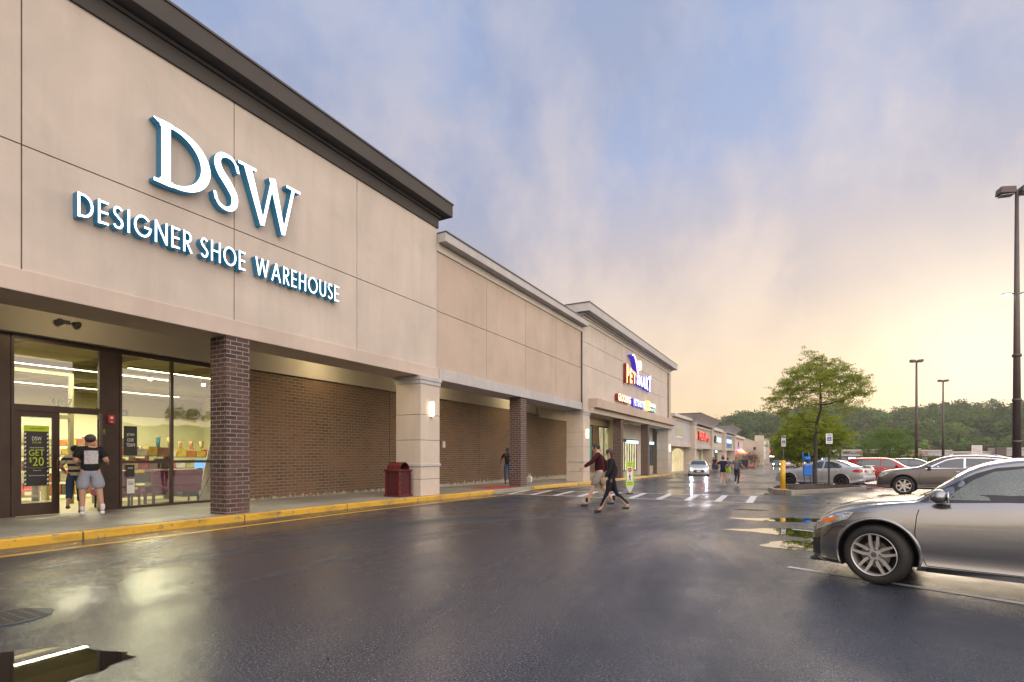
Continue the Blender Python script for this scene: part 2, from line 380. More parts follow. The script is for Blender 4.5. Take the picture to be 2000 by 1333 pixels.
def sidewalk():
    def slab(name, x0, x1, y0, y1, mat, up=0.15, bev=0.0):
        bm = bmesh.new(); Y = ys(y0, y1)
        for a, b in zip(Y, Y[1:]):
            va = [(x0, a, zg(a)-0.2), (x1, a, zg(a)-0.2), (x1, a, zg(a)+up), (x0, a, zg(a)+up)]; vb = [(x0, b, zg(b)-0.2), (x1, b, zg(b)-0.2), (x1, b, zg(b)+up), (x0, b, zg(b)+up)]
            A = [bm.verts.new(p) for p in va]; B = [bm.verts.new(p) for p in vb]
            for i in range(4): bm.faces.new((A[i], A[(i+1) % 4], B[(i+1) % 4], B[i]))
            if a == Y[0]: bm.faces.new(A)
            if b == Y[-1]: bm.faces.new(B[::-1])
        return struct(name, bm, mat, bevel=bev)
    slab('sidewalk', -15.2, -11.12, -14, 53.2, 'concrete')
    slab('sidewalk', -15.2, -11.12, 53.2, 215, 'concrete')
    slab('kerb', -11.12, -10.95, -14, 18.6, 'kerb_yellow', 0.142, 0.02)
    slab('kerb', -11.12, -10.95, 18.6, 22.3, 'concrete', 0.03)
    slab('kerb', -11.12, -10.95, 22.3, 53.2, 'kerb_yellow', 0.142, 0.02)
    slab('kerb', -11.12, -10.95, 53.2, 215, 'concrete', 0.152)
    bm = bmesh.new()
    a = [(-12.6, 18.95, zg(18.95)+0.156), (-11.2, 18.95, zg(18.95)+0.156), (-11.2, 21.7, zg(21.7)+0.156), (-12.6, 21.7, zg(21.7)+0.156)]
    bm.faces.new([bm.verts.new(p) for p in a]); struct('pavement_mat', bm, plain('red_mat', (0.42, 0.05, 0.04), 0.5))
sidewalk()
def markings():
    Y = ys(-12, 29); strip('road_marking', [(-10.19, y) for y in Y], [(-10.04, y) for y in Y], 'line_yellow')
    strip('road_marking', [(-10.17, 29), (-10.14, 60)], [(-10.05, 29), (-10.04, 60)], 'line_yellow_worn')
    bm = bmesh.new()
    strip('', [(-10.9, 18.75), (-1.4, 19.0)], [(-10.9, 18.60), (-1.4, 18.85)], None, 0.005, bm)
    strip('', [(-10.9, 21.75), (-1.4, 22.75)], [(-10.9, 21.60), (-1.4, 22.60)], None, 0.005, bm)
    for i in range(10):
        x = -10.45+i*0.975; y0 = 18.75+0.25*(x+10.9)/9.5; x2 = x-0.58+0.05*i; y1 = 21.60+(x2+10.9)/9.5
        strip('', [(x, y0+0.002), (x2, y1-0.002)], [(x+0.23, y0+0.006), (x2+0.23, y1+0.02)], None, 0.005, bm)
    struct('crosswalk_marking', bm, 'line_white')
    # parking bay lines
    def bay(p0, p1, w=0.10):
        d = Vector((p1[0]-p0[0], p1[1]-p0[1])).normalized(); n = Vector((-d.y, d.x))*w/2
        strip('parking_line', [(p0[0]+n.x, p0[1]+n.y), (p1[0]+n.x, p1[1]+n.y)], [(p0[0]-n.x, p0[1]-n.y), (p1[0]-n.x, p1[1]-n.y)], 'line_white')
    bay((-0.18, 7.86), (4.6, 5.9)); bay((-0.2, 11.4+0.6), (4.6, 10.1))
    for i in range(5): bay((3.2+i*0.1, 22.4+i*3.1), (8.2, 20.9+i*3.1))
    for i in range(6): bay((13.5, 20+i*3.0), (18.5, 18.6+i*3.0))
    text('road_lettering', 'FIRE LANE', 0.5, (0, 0, 0), Matrix.Identity(4), ['line_yellow_worn'], depth=0.0)
    o = bpy.data.objects['road_lettering']; o['kind'] = 'structure'; o.rotation_euler = (0, 0, R(90)); o.location = (-10.28, 8.8, 0.004); o.scale = (0.95, 1.0, 1)
markings()
def puddle(pts, seed, up=0.003):
    """shallow water with an irregular shoreline"""
    r = random.Random(seed); bm = bmesh.new(); n = len(pts); out = []
    for i in range(n):
        a, b, c, d = (Vector(pts[(i+k) % n]) for k in (-1, 0, 1, 2))
        for s in range(16):
            u = s/16; p = 0.5*((2*b)+(-a+c)*u+(2*a-5*b+4*c-d)*u*u+(-a+3*b-3*c+d)*u**3)
            wv = sum(math.sin((i*16+s)*f_+ph)*am for f_, ph, am in ((0.21, seed, 0.05), (0.53, seed*2.1, 0.025), (1.1, seed*0.7, 0.008))); cen_ = sum((Vector(q) for q in pts), Vector((0, 0)))/n; out.append(p+(p-cen_).normalized()*wv+Vector((r.uniform(-1, 1), r.uniform(-1, 1)))*0.003)
    bm.faces.new([bm.verts.new((p.x, p.y, zg(p.y)+up)) for p in out]); bmesh.ops.triangulate(bm, faces=bm.faces)
    return struct('puddle_water', bm, 'water')
t = MT('water'); t.col((0.012, 0.011, 0.010)).set(rough=0.015, spec=1.0, ior=1.45).bump(t.noise(3, 2), 0.02, 0.004); t.b.inputs['Coat Weight'].default_value = 1.0; t.b.inputs['Coat Roughness'].default_value = 0.01; M['water'] = t.m
puddle([(-5.9, 1.35), (-5.3, 1.66), (-4.9, 1.90), (-4.35, 2.13), (-4.25, 1.95), (-4.05, 1.55), (-3.9, 0.9), (-5.0, 0.5), (-6.2, 0.9)], 1)
puddle([(-1.55, 13.65), (-0.9, 13.95), (-0.2, 14.35), (0.5, 14.65), (0.75, 14.25), (0.3, 13.75), (-0.2, 13.45), (-0.9, 13.35)], 2)
puddle([(-1.35, 11.35), (-0.7, 11.85), (-0.1, 12.1), (0.5, 11.9), (0.85, 11.5), (0.55, 11.05), (0.1, 10.75), (-0.4, 11.0), (-0.9, 11.15)], 3)
puddle([(-0.62, 9.65), (-0.35, 10.15), (0.05, 10.45), (0.30, 10.3), (0.33, 9.8), (0.12, 9.42), (-0.25, 9.32)], 4)
puddle([(-1.9, 24.6), (-0.9, 25.0), (0.0, 24.5), (0.4, 24.0), (-0.4, 23.75), (-1.3, 23.9)], 5)
puddle([(0.6, 20.2), (1.5, 20.6), (2.4, 20.0), (1.6, 19.6)], 6)
puddle([(-1.7, 16.2), (-1.2, 16.4), (-0.9, 16.2), (-1.3, 16.0)], 7)
def seam(pts, w, seed):
    r = random.Random(seed); L_, R__ = [], []
    for (a, b), (c, d) in zip(pts, pts[1:]):
        n = max(2, int(math.hypot(c-a, d-b)/0.25))
        for i in range(n):
            t_ = i/n; x, y = a+(c-a)*t_, b+(d-b)*t_; o = 0.05*math.sin(y*1.7+seed)+r.uniform(-1, 1)*0.012; ww = w*r.uniform(0.5, 1.2)/2; L_.append((x+o-ww, y)); R__.append((x+o+ww, y))
    strip('tar_seam', L_, R__, 'tar', 0.003)
M['tar'] = plain('tar', (0.008, 0.008, 0.009), 0.35, var=0.4, scale=9)
seam([(-8.9, 1.2), (-8.7, 10.9)], 0.022, 1); seam([(-8.7, 11.2), (-8.8, 40)], 0.022, 2)
# manhole at the left edge
mh = thing('manhole_cover', 'round iron manhole cover in the asphalt near the yellow line', 'manhole', (-6.25, 2.05, 0.0))
bm = bmesh.new(); tube(bm, (0, 0, 0.001), (0, 0, 0.007), 0.30, n=32); obj('cover', bm, plain('manhole_iron', (0.06, 0.08, 0.10), 0.35, 0.7), mh)
bm = bmesh.new()
for i in range(6):
    for j in range(-2, 3):
        if abs(-0.2+i*0.08) < 0.24: box(bm, -0.225+i*0.08, -0.195+i*0.08, j*0.09-0.03, j*0.09+0.03, 0.0072, 0.012)
obj('cleat', bm, 'steel_dark', mh)

# ================================================================ DSW store
FXP = -11.2   # plane of the fascias
def wall_panels(bm, x, yj, zj, t=0.05, g=0.011, back=0.6):
    """panels with recessed joints over a darker backing; yj, zj are the joint positions (material 0 panels, 1 joints)"""
    for a, b in zip(yj, yj[1:]):
        for c, d in zip(zj, zj[1:]):
            box(bm, x-t, x, a+(g if a != yj[0] else 0), b-(g if b != yj[-1] else 0), c+(g if c != zj[0] else 0), d-(g if d != zj[-1] else 0))
    box(bm, x-back, x-t+0.002, yj[0]+0.003, yj[-1]-0.003, zj[0]+0.003, zj[-1]-0.003, 1)
def column_stucco(y0, parent, z1=4.12, w=1.05, zb=None, x=-11.12, ledge=True):
    zb = zg(y0)+0.1 if zb is None else zb
    bm = bmesh.new(); xm = x-w; y1 = y0+w
    zs = [zb+0.05, zb+0.52, zb+0.98, 1.14, 1.98, 2.82, z1-0.22]
    zs = [zb, zb+0.60, 1.10, 1.98, 2.83, z1-0.2]
    for a, b in zip(zs, zs[1:]):
        box(bm, xm, x, y0, y1, a+0.008, b-0.008)
    box(bm, xm+0.02, x-0.02, y0+0.02, y1-0.02, zb, z1-0.1, 1)
    c = obj('column', bm, ['stucco_column', 'joint'], parent, bevel=0.006)
    bm = bmesh.new()
    box(bm, xm-0.03, x+0.03, y0-0.03, y1+0.03, z1-0.26, z1-0.13); box(bm, xm-0.06, x+0.06, y0-0.06, y1+0.06, z1-0.13, z1-0.002)
    obj('capital', bm, 'trim_grey', c, bevel=0.008)
    boxes('column_belt', [(xm-0.03, x+0.03, y0-0.03, y1+0.03, 1.10, 1.19)], 'trim_grey', c, 0.008)
    return c
def column_brick(y0, parent, z1=4.12, w=0.57, x=-11.2):
    bm = bmesh.new(); box(bm, x-w, x, y0, y0+w, zg(y0)+0.1, z1); return obj('column', bm, 'brick_dark', parent)
def sconce(y, z, label, x=-11.12, h=0.48):
    t = thing('wall_lamp', label, 'wall lamp', (x, y, z), group='lit wall lamps on the stucco columns')
    k = h/0.38
    boxes('lamp_shade', [(0.012, 0.10, -0.052, 0.052, -h/2, h/2)], 'lamp_lit', t, 0.01)
    boxes('frame', [(0, 0.012, -0.07, 0.07, -h/2-0.02, h/2+0.02), (0.012, 0.115, -0.06, 0.06, h/2+0.001, h/2+0.02), (0.012, 0.115, -0.06, 0.06, -h/2-0.02, -h/2-0.001)], 'chrome', t)
    return t
M['lamp_lit'] = glow('lamp_lit', (1.0, 0.88, 0.55), 9.0)
dsw = thing('store_building', 'large cream stucco shoe store with dark cornice and brick porch columns', 'store', (FXP, 0, 0))
dsw.location = (0, 0, 0)
def build_dsw(p):
    bm = bmesh.new()
    wall_panels(bm, FXP, [-7.3, -3.6, 0.12, 3.83, 7.54, 11.29, 15.07], [4.49, 6.53, 9.36])
    obj('wall', bm, ['stucco_light', 'joint'], p)
    bm = bmesh.new(); box(bm, FXP-1.15, FXP+0.035, -7.3, 15.15, 4.12, 4.49)
    o = obj('beam', bm, 'stucco_band', p, bevel=0.012)
    bm = bmesh.new(); box(bm, FXP-1.0, FXP+0.05, -7.4, 15.12, 9.36, 9.70); box(bm, FXP-1.0, FXP+0.11, -7.4, 15.18, 9.70, 9.78); 
    box(bm, FXP-1.0, FXP+0.40, -7.7, 15.47, 9.80, 10.22)
    obj('cornice', bm, 'cornice_dark', p, bevel=0.01)
    bm = bmesh.new(); box(bm, FXP-1.0, FXP+0.43, -7.7, 15.50, 10.222, 10.27); obj('cornice_cap', bm, 'cap_dark', p)
    bm = bmesh.new()
    box(bm, -45, FXP-1.0, -7.4, 15.1, 9.7, 9.78); box(bm, -45, FXP-0.66, 14.9, 15.0, 4.5, 9.3); box(bm, -45, FXP-0.6, -7.2, -7.1, 0, 9.3); box(bm, -45.1, -45, -7.2, 15.0, 0, 9.7)
    obj('roof', bm, 'stucco_tan', p)
    # soffit of the porch and the strip of wall above the shop front
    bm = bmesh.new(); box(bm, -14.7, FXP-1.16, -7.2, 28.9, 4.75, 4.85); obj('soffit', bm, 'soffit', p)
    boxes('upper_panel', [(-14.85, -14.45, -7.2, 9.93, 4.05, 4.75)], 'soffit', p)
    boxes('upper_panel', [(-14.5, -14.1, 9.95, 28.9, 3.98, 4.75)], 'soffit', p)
    bm = bmesh.new(); 
    yj = [9.95, 16.05, 19.0]
    for a, b in zip(yj, yj[1:]): box(bm, -14.55, -14.2, a+0.012, b-0.012, 0.0, 3.98)
    box(bm, -14.6, -14.23, 9.96, 18.99, 0.0, 3.97, 1)
    obj('back_wall', bm, ['brick_wall', 'joint'], p)
    column_brick(7.35, p); column_brick(0.4, p); column_brick(-6.9, p)
    column_stucco(14.08, p)
    # shop front metalwork
    Xs = -14.7
    boxes('front_panel', [(Xs-0.06, Xs+0.03, -3.2, 4.84, 0.15, 4.05), (Xs-0.06, Xs+0.03, 6.50, 6.88, 0.15, 4.05), (Xs-0.06, Xs+0.06, 4.84, 9.95, 3.98, 4.06), (Xs-0.06, Xs+0.03, 9.74, 9.95, 0.15, 3.98)], 'bronze', p)
    def window(y0, y1, z0, z1, mul=(), rail=()):
        f = boxes('window', [(Xs-0.05, Xs+0.05, y0, y0+0.05, z0, z1), (Xs-0.05, Xs+0.05, y1-0.05, y1, z0, z1), (Xs-0.05, Xs+0.05, y0+0.05, y1-0.05, z0, z0+0.06), (Xs-0.05, Xs+0.05, y0+0.05, y1-0.05, z1-0.05, z1)]
                  + [(Xs-0.04, Xs+0.04, m-0.035, m+0.035, z0+0.06, z1-0.05) for m in mul]
                  + [(Xs-0.03, Xs+0.032, a+0.05, b-0.036, r-0.035, r+0.035) for r in rail for a, b in zip((y0,)+tuple(mul), tuple(mul)+(y1,))], 'bronze', p)
        bm = bmesh.new(); bm.faces.new([bm.verts.new(v) for v in ((Xs, y0+.03, z0+.03), (Xs, y1-.03, z0+.03), (Xs, y1-.03, z1-.03), (Xs, y0+.03, z1-.03))]); obj('pane', bm, 'shop_glass', f)
        return f
    window(4.84, 6.50, 2.50, 3.98)                       # transom over the doors
    window(6.88, 9.74, 0.15, 3.98, (8.12,), (1.30,))     # big display window
    boxes('door_frame', [(Xs-0.06, Xs+0.06, 4.84, 4.90, 0.15, 2.50), (Xs-0.06, Xs+0.06, 6.45, 6.50, 0.15, 2.50), (Xs-0.06, Xs+0.06, 4.90, 6.45, 2.42, 2.50)], 'bronze', p)
    def door(y0, w, mat):
        bm = bmesh.new()
        for b in ((-0.025, 0.025, 0, 0.11, 0, 2.26), (-0.025, 0.025, w-0.13, w, 0, 2.26), (-0.025, 0.025, 0.11, w-0.13, 0, 0.27), (-0.025, 0.025, 0.11, w-0.13, 2.14, 2.26)): box(bm, *b)
        d = obj('door', bm, 'bronze', p); d.matrix_local = mat
        bm = bmesh.new(); bm.faces.new([bm.verts.new(v) for v in ((0, .10, .26), (0, w-.12, .26), (0, w-.12, 2.15), (0, .10, 2.15))]); obj('pane', bm, 'shop_glass', d)
        bm = bmesh.new(); tube(bm, (0.07, w-0.06, 0.85), (0.07, w-0.06, 1.25), 0.014); tube(bm, (0.02, w-0.06, 0.88), (0.07, w-0.06, 0.88), 0.010); tube(bm, (0.02, w-0.06, 1.22), (0.07, w-0.06, 1.22), 0.010)
        box(bm, 0.04, 0.06, 0.12, w-0.13, 1.02, 1.05); obj('handle', bm, 'steel_dark', d)
    door(0, 0.78, Matrix.Translation((Xs, 4.905, 0.16)))
    door(0, 0.78, Matrix.Translation((Xs+0.02, 6.44, 0.16)) @ Matrix.Rotation(R(-110), 4, 'Z'))
build_dsw(dsw)
def fascia_detail():
    a = thing('flood_lamp', 'twin-head emergency lamp above the shoe store doors', 'emergency lamp', (-14.45, 5.72, 4.42))
    bm = bmesh.new(); box(bm, 0, 0.04, -0.06, 0.06, -0.03, 0.05); tube(bm, (0.02, -0.14, 0), (0.02, 0.14, 0), 0.012); obj('bracket', bm, 'black', a)
    for s in (-1, 1):
        bm = bmesh.new(); tube(bm, (0.03, s*0.12, 0.01), (0.15, s*0.17, -0.03), 0.035, 0.075, 14); obj('lamp_head', bm, 'black', a)
    a = thing('fire_alarm', 'red fire alarm horn on the brown post beside the store doors', 'fire alarm', (-14.67, 6.69, 2.33))
    boxes('housing', [(0, 0.05, -0.075, 0.075, -0.10, 0.10)], plain('alarm_red', (0.5, 0.02, 0.02), 0.35), a, 0.012)
    bm = bmesh.new(); ball(bm, (0.05, 0, -0.06), 0.022); obj('strobe', bm, 'white_paint', a); bm = bmesh.new(); tube(bm, (0.05, 0, 0.04), (0.056, 0, 0.04), 0.035); obj('horn', bm, 'white_paint', a)
    a = thing('junction_box', 'small pale utility box on the brick wall past the first lit column', 'utility box', (-14.2, 19.55, 1.96))
    boxes('housing', [(0, 0.09, -0.09, 0.09, -0.15, 0.15)], 'trim_white', a, 0.01)
    boxes('plate', [(0.09, 0.10, -0.05, 0.05, -0.1, 0.1)], 'white_paint', a)
fascia_detail()
sconce(14.63, 3.04, 'tall lit wall lamp on the column right behind the maroon litter bin')

# ================================================================ plain middle section
mid = thing('store_building', 'tan stucco middle section with pale grey cornice between the two big stores', 'building')
def build_mid(p):
    bm = bmesh.new(); wall_panels(bm, FXP-0.01, [15.09, 18.42, 21.86, 25.27, 28.78], [4.50, 6.50, 8.57]); obj('wall', bm, ['stucco_tan', 'joint'], p)
    bm = bmesh.new(); box(bm, FXP-1.1, FXP+0.06, 15.16, 28.80, 4.10, 4.50); obj('beam', bm, 'trim_grey', p, bevel=0.01)
    bm = bmesh.new(); box(bm, FXP-0.8, FXP+0.04, 15.09, 28.8, 8.575, 8.86); obj('frieze', bm, 'trim_white', p, bevel=0.01)
    bm = bmesh.new(); box(bm, FXP-0.8, FXP+0.36, 15.10, 29.05, 8.865, 9.17); obj('cornice', bm, 'trim_grey', p, bevel=0.01)
    bm = bmesh.new(); box(bm, FXP-0.8, FXP+0.39, 15.10, 29.07, 9.172, 9.22); box(bm, -45, FXP-0.8, 15.10, 29.0, 8.9, 8.98); obj('roof', bm, 'cap_dark', p)
    boxes('downpipe', [(FXP, FXP+0.07, 28.80, 28.88, 4.1, 8.56)], 'steel_dark', p)
    bm = bmesh.new(); yj = [19.0, 22.6, 27.5, 29.5]
    for a, b in zip(yj, yj[1:]): box(bm, -14.55, -14.2, a+0.012, b-0.012, zg(b), 3.98)
    box(bm, -14.6, -14.23, 19.01, 29.5, -0.1, 3.97, 1); obj('back_wall', bm, ['brick_wall', 'joint'], p)
    column_brick(21.35, p)
build_mid(mid)

# ================================================================ pet store
pet = thing('store_building', 'tall stucco pet store with grey overhanging cornice and recessed glass entrance', 'store')
def build_pet(p):
    z0 = 4.62
    bm = bmesh.new(); wall_panels(bm, FXP, [28.90, 30.6, 33.0, 36.6, 40.3, 44.2, 48.0, 51.2, 51.95], [4.05, 6.75, 8.1, 9.22]); obj('wall', bm, ['stucco_light', 'joint'], p)
    bm = bmesh.new(); box(bm, FXP-0.6, FXP+0.05, 28.95, 51.97, 9.225, 9.42); box(bm, FXP-0.6, FXP+0.10, 28.93, 52.0, 9.42, 9.52); obj('frieze', bm, 'trim_white', p, bevel=0.01)
    bm = bmesh.new(); box(bm, FXP-7, FXP+0.60, 28.55, 52.55, 9.66, 10.12); box(bm, FXP-6, FXP+0.2, 28.8, 52.2, 9.53, 9.655); obj('cornice', bm, 'trim_grey', p, bevel=0.01)
    bm = bmesh.new(); box(bm, FXP-7, FXP+0.63, 28.52, 52.58, 10.122, 10.18); obj('cornice_cap', bm, 'cap_dark', p)
    boxes('side_wall', [(-45, -14.6, 29.0, 29.3, 0.1, 9.6), (-14.59, FXP-0.62, 29.0, 29.3, 4.55, 9.6), (-45, FXP-0.62, 51.6, 51.9, -0.4, 9.6), (-45.3, -45, 29, 52, -0.4, 9.6)], 'stucco_tan', p)
    bm = bmesh.new(); box(bm, FXP+0.003, FXP+0.55, 30.05, 52.1, 4.32, 4.86); obj('canopy_band', bm, 'stucco_tan', p, bevel=0.012)
    bm = bmesh.new(); box(bm, FXP-0.9, FXP+0.30, 30.05, 51.9, 3.98, 4.315); obj('beam', bm, 'stucco_cream', p, bevel=0.01)
    boxes('soffit', [(-19.5, FXP-0.95, 29.3, 51.6, 4.40, 4.5)], 'soffit', p)
    boxes('pilaster', [(FXP+0.003, FXP+0.10, 51.25, 51.9, 4.9, 9.2)], 'stucco_cream', p, 0.01)
    boxes('downpipe', [(FXP+0.003, FXP+0.08, 50.95, 51.05, 4.87, 9.2)], 'steel_dark', p)
    column_stucco(28.95, p, z1=4.10); column_stucco(50.85, p, z1=3.95)
    column_brick(35.75, p, z1=3.98, x=-11.0); column_brick(42.95, p, z1=3.98, x=-11.0)
    # recessed entrance
    fl = zg(40)+0.1
    bm = bmesh.new(); box(bm, -14.5, -14.2, 29.5, 43.0, fl-.2, 1.0); box(bm, -14.5, -14.2, 29.5, 37.9, 1.0, 3.82); box(bm, -14.5, -14.2, 38.95, 40.3, 1.0, 3.82); obj('back_wall', bm, 'brick_wall', p)
    bm = bmesh.new(); box(bm, -14.5, -14.2, 29.5, 43.0, 3.825, 4.4); prism(bm, [(-14.5, 43.05), (-12.55, 40.2), (-12.55, 50.8), (-14.5, 50.8)], 'z', 2.86, 4.4); prism(bm, [(-14.5, 43.05), (-12.55, 40.2), (-12.55, 40.35), (-14.5, 43.2)], 'z', fl-.2, 2.857); box(bm, -13.5, -12.55, 45.4, 48.2, fl-.2, 2.857); obj('back_wall', bm, 'stucco_column', p)
    def win(x, y0, y1, z0, z1, n, lit):
        w = (y1-y0)/n
        f = boxes('window', [(x-0.05, x+0.05, y0+i*w-0.035, y0+i*w+0.035, z0, z1) for i in range(n+1)] + [(x-0.04, x+0.04, y0, y1, z1-0.05, z1+0.05), (x-0.04, x+0.04, y0, y1, z0-0.05, z0+0.05)], 'black', p)
        bm = bmesh.new(); box(bm, x-0.02, x-0.005, y0, y1, z0, z1); obj('pane', bm, lit, f)
        return f
    win(-14.25, 37.95, 38.9, 1.05, 3.78, 1, 'lit_green'); win(-14.25, 40.35, 42.9, 1.05, 3.78, 2, 'lit_warm')
    win(-12.6, 40.45, 45.3, 0.25, 2.6, 7, 'lit_shop'); win(-12.6, 48.3, 50.7, 0.6, 2.5, 4, 'lit_dark')
    boxes('lit_header', [(-12.55, -12.42, 42.3, 45.3, 2.50, 2.72)], 'lit_blue', p, 0.02); boxes('lit_header', [(-12.55, -12.40, 48.3, 50.7, 2.52, 2.76)], 'lit_blue', p, 0.02)
    boxes('lower_panel', [(-12.66, -12.5, 40.45, 45.3, fl-.2, 0.2)], 'stucco_tan', p); boxes('lower_panel', [(-12.66, -12.5, 48.3, 50.7, fl-.2, 0.55)], 'stucco_tan', p)
def lit(name, c, e, amp=0.9, sc=2.0, stretch=(1, 2.5, 0.6)):
    t = MT(name); n = t.noise(sc, 6, 0.7, stretch=stretch); v = t.ramp(n, [(0.32, tuple(x*(1-amp) for x in c)), (0.5, tuple(x*0.8 for x in c)), (0.68, tuple(min(1.0, x*1.15) for x in c))])
    t.col((0.02, 0.02, 0.02)).ecol(v).set(emit=e, rough=0.08, spec=0.8); M[name] = t.m
lit('lit_shop', (1.0, 0.86, 0.50), 0.95); lit('lit_warm', (0.62, 0.55, 0.30), 0.7); lit('lit_green', (0.14, 0.33, 0.24), 0.6, 0.4); lit('lit_dark', (0.20, 0.22, 0.24), 0.6, 0.95, 3)
lit('lit_gold', (1.0, 0.80, 0.38), 0.95, 0.9, 2.2)
M['lit_blue'] = glow('lit_blue', (0.45, 0.80, 1.0), 2.2)
build_pet(pet)
sconce(29.5, 2.75, 'lit wall lamp on the column at the near end of the pet store', h=0.5)
sconce(51.35, 2.2, 'lit wall lamp on the column at the far end of the pet store', h=0.6)
# ================================================================ lit signs
def ribbon(bm, pts, wd, d0, d1, fr, closed=False):
    """a stroke of varying width in the sign plane, given thickness d0..d1; material 0 front, 1 returns"""
    P = [Vector(p) for p in pts]; n = len(P)
    if isinstance(wd, (int, float)): wd = [wd]*n
    Lf, Rt = [], []
    for i in range(n):
        a = P[(i-1) % n] if closed or i else P[0]; b = P[(i+1) % n] if closed or i < n-1 else P[-1]
        t1 = (P[i]-a); t2 = (b-P[i])
        t1 = t1.normalized() if t1.length > 1e-9 else t2.normalized(); t2 = t2.normalized() if t2.length > 1e-9 else t1
        nn = Vector((-(t1.y+t2.y), t1.x+t2.x)).normalized(); k = max(0.35, nn.dot(Vector((-t2.y, t2.x)))); w = wd[i]/2/k
        Lf.append(P[i]+nn*w); Rt.append(P[i]-nn*w)
    def mk(L, d): return [bm.verts.new(fr @ Vector((p.x, p.y, d))) for p in L]
    a, b, c, d = mk(Lf, d0), mk(Rt, d0), mk(Lf, d1), mk(Rt, d1)
    m = n if closed else n-1
    for i in range(m):
        j = (i+1) % n
        bm.faces.new((c[i], d[i], d[j], c[j])).material_index = 0
        for q in ((a[i], c[i], c[j], a[j]), (d[i], b[i], b[j], d[j]), (b[i], a[i], a[j], b[j])): bm.faces.new(q).material_index = 1
    if not closed:
        for i in (0, n-1): bm.faces.new((a[i], b[i], d[i], c[i])).material_index = 1
def arc(cx, cy, rx, ry, a0, a1, n=14):
    return [(cx+rx*math.cos(R(a0+(a1-a0)*i/n)), cy+ry*math.sin(R(a0+(a1-a0)*i/n))) for i in range(n+1)]
SW = 0.135
def glyph(ch):
    h = SW/2
    if ch == 'I': return SW, [[(h, 0), (h, 1)]]
    if ch == 'D': return 0.74, [[(h, 0), (h, 1)], [(SW, 1-h), (0.25, 1-h)]+arc(0.25, 0.5, 0.49-h, 0.5-h, 80, -80)+[(0.25, h), (SW, h)]]
    if ch == 'E': return 0.52, [[(h, 0), (h, 1)], [(SW, 1-h), (0.52, 1-h)], [(SW, 0.5), (0.50, 0.5)], [(SW, h), (0.52, h)]]
    if ch == 'S':
        return 0.54, [arc(0.27, 0.745, 0.19, 0.19, 25, 250, 14)+arc(0.265, 0.27, 0.205, 0.205, 75, -155, 14)]
    if ch == 'G': return 0.93, [arc(0.48, 0.5, 0.48-h, 0.5-h, 42, 355, 22)+[(0.90-h, 0.47), (0.55, 0.47)]]
    if ch == 'N': return 0.74, [[(h, 0), (h, 1)], [(h, 1-0.02), (0.74-h, 0.02)], [(0.74-h, 0), (0.74-h, 1)]]
    if ch == 'R': return 0.56, [[(h, 0), (h, 1)], [(SW, 1-h), (0.25, 1-h)]+arc(0.25, 0.72, 0.22, 0.28-h, 80, -80, 10)+[(0.25, 0.44+h), (SW, 0.44+h)], [(0.24, 0.45), (0.52, 0)]]
    if ch == 'H': return 0.70, [[(h, 0), (h, 1)], [(0.70-h, 0), (0.70-h, 1)], [(SW, 0.52), (0.70-SW, 0.52)]]
    if ch == 'O': return 0.98, [('c', arc(0.49, 0.5, 0.49-h, 0.5-h, 0, 360, 28)[:-1])]
    if ch == 'W': return 1.14, [[(0.06, 1), (0.31, 0.04)], [(0.31, 0.04), (0.57, 0.98)], [(0.57, 0.98), (0.83, 0.04)], [(0.83, 0.04), (1.08, 1)]]
    if ch == 'A': return 0.86, [[(0.07, 0), (0.43, 0.98)], [(0.43, 0.98), (0.79, 0)], [(0.2, 0.33), (0.66, 0.33)]]
    if ch == 'U': return 0.68, [[(h, 1), (h, 0.34)]+arc(0.34, 0.34, 0.34-h, 0.34-h, 180, 360, 12)+[(0.68-h, 0.34), (0.68-h, 1)]]
M['sign_white'] = glow('sign_white', (0.72, 0.90, 1.0), 2.0)
M['sign_return'] = glow('sign_return', (0.01, 0.10, 0.18), 0.55, (0.02, 0.085, 0.13))
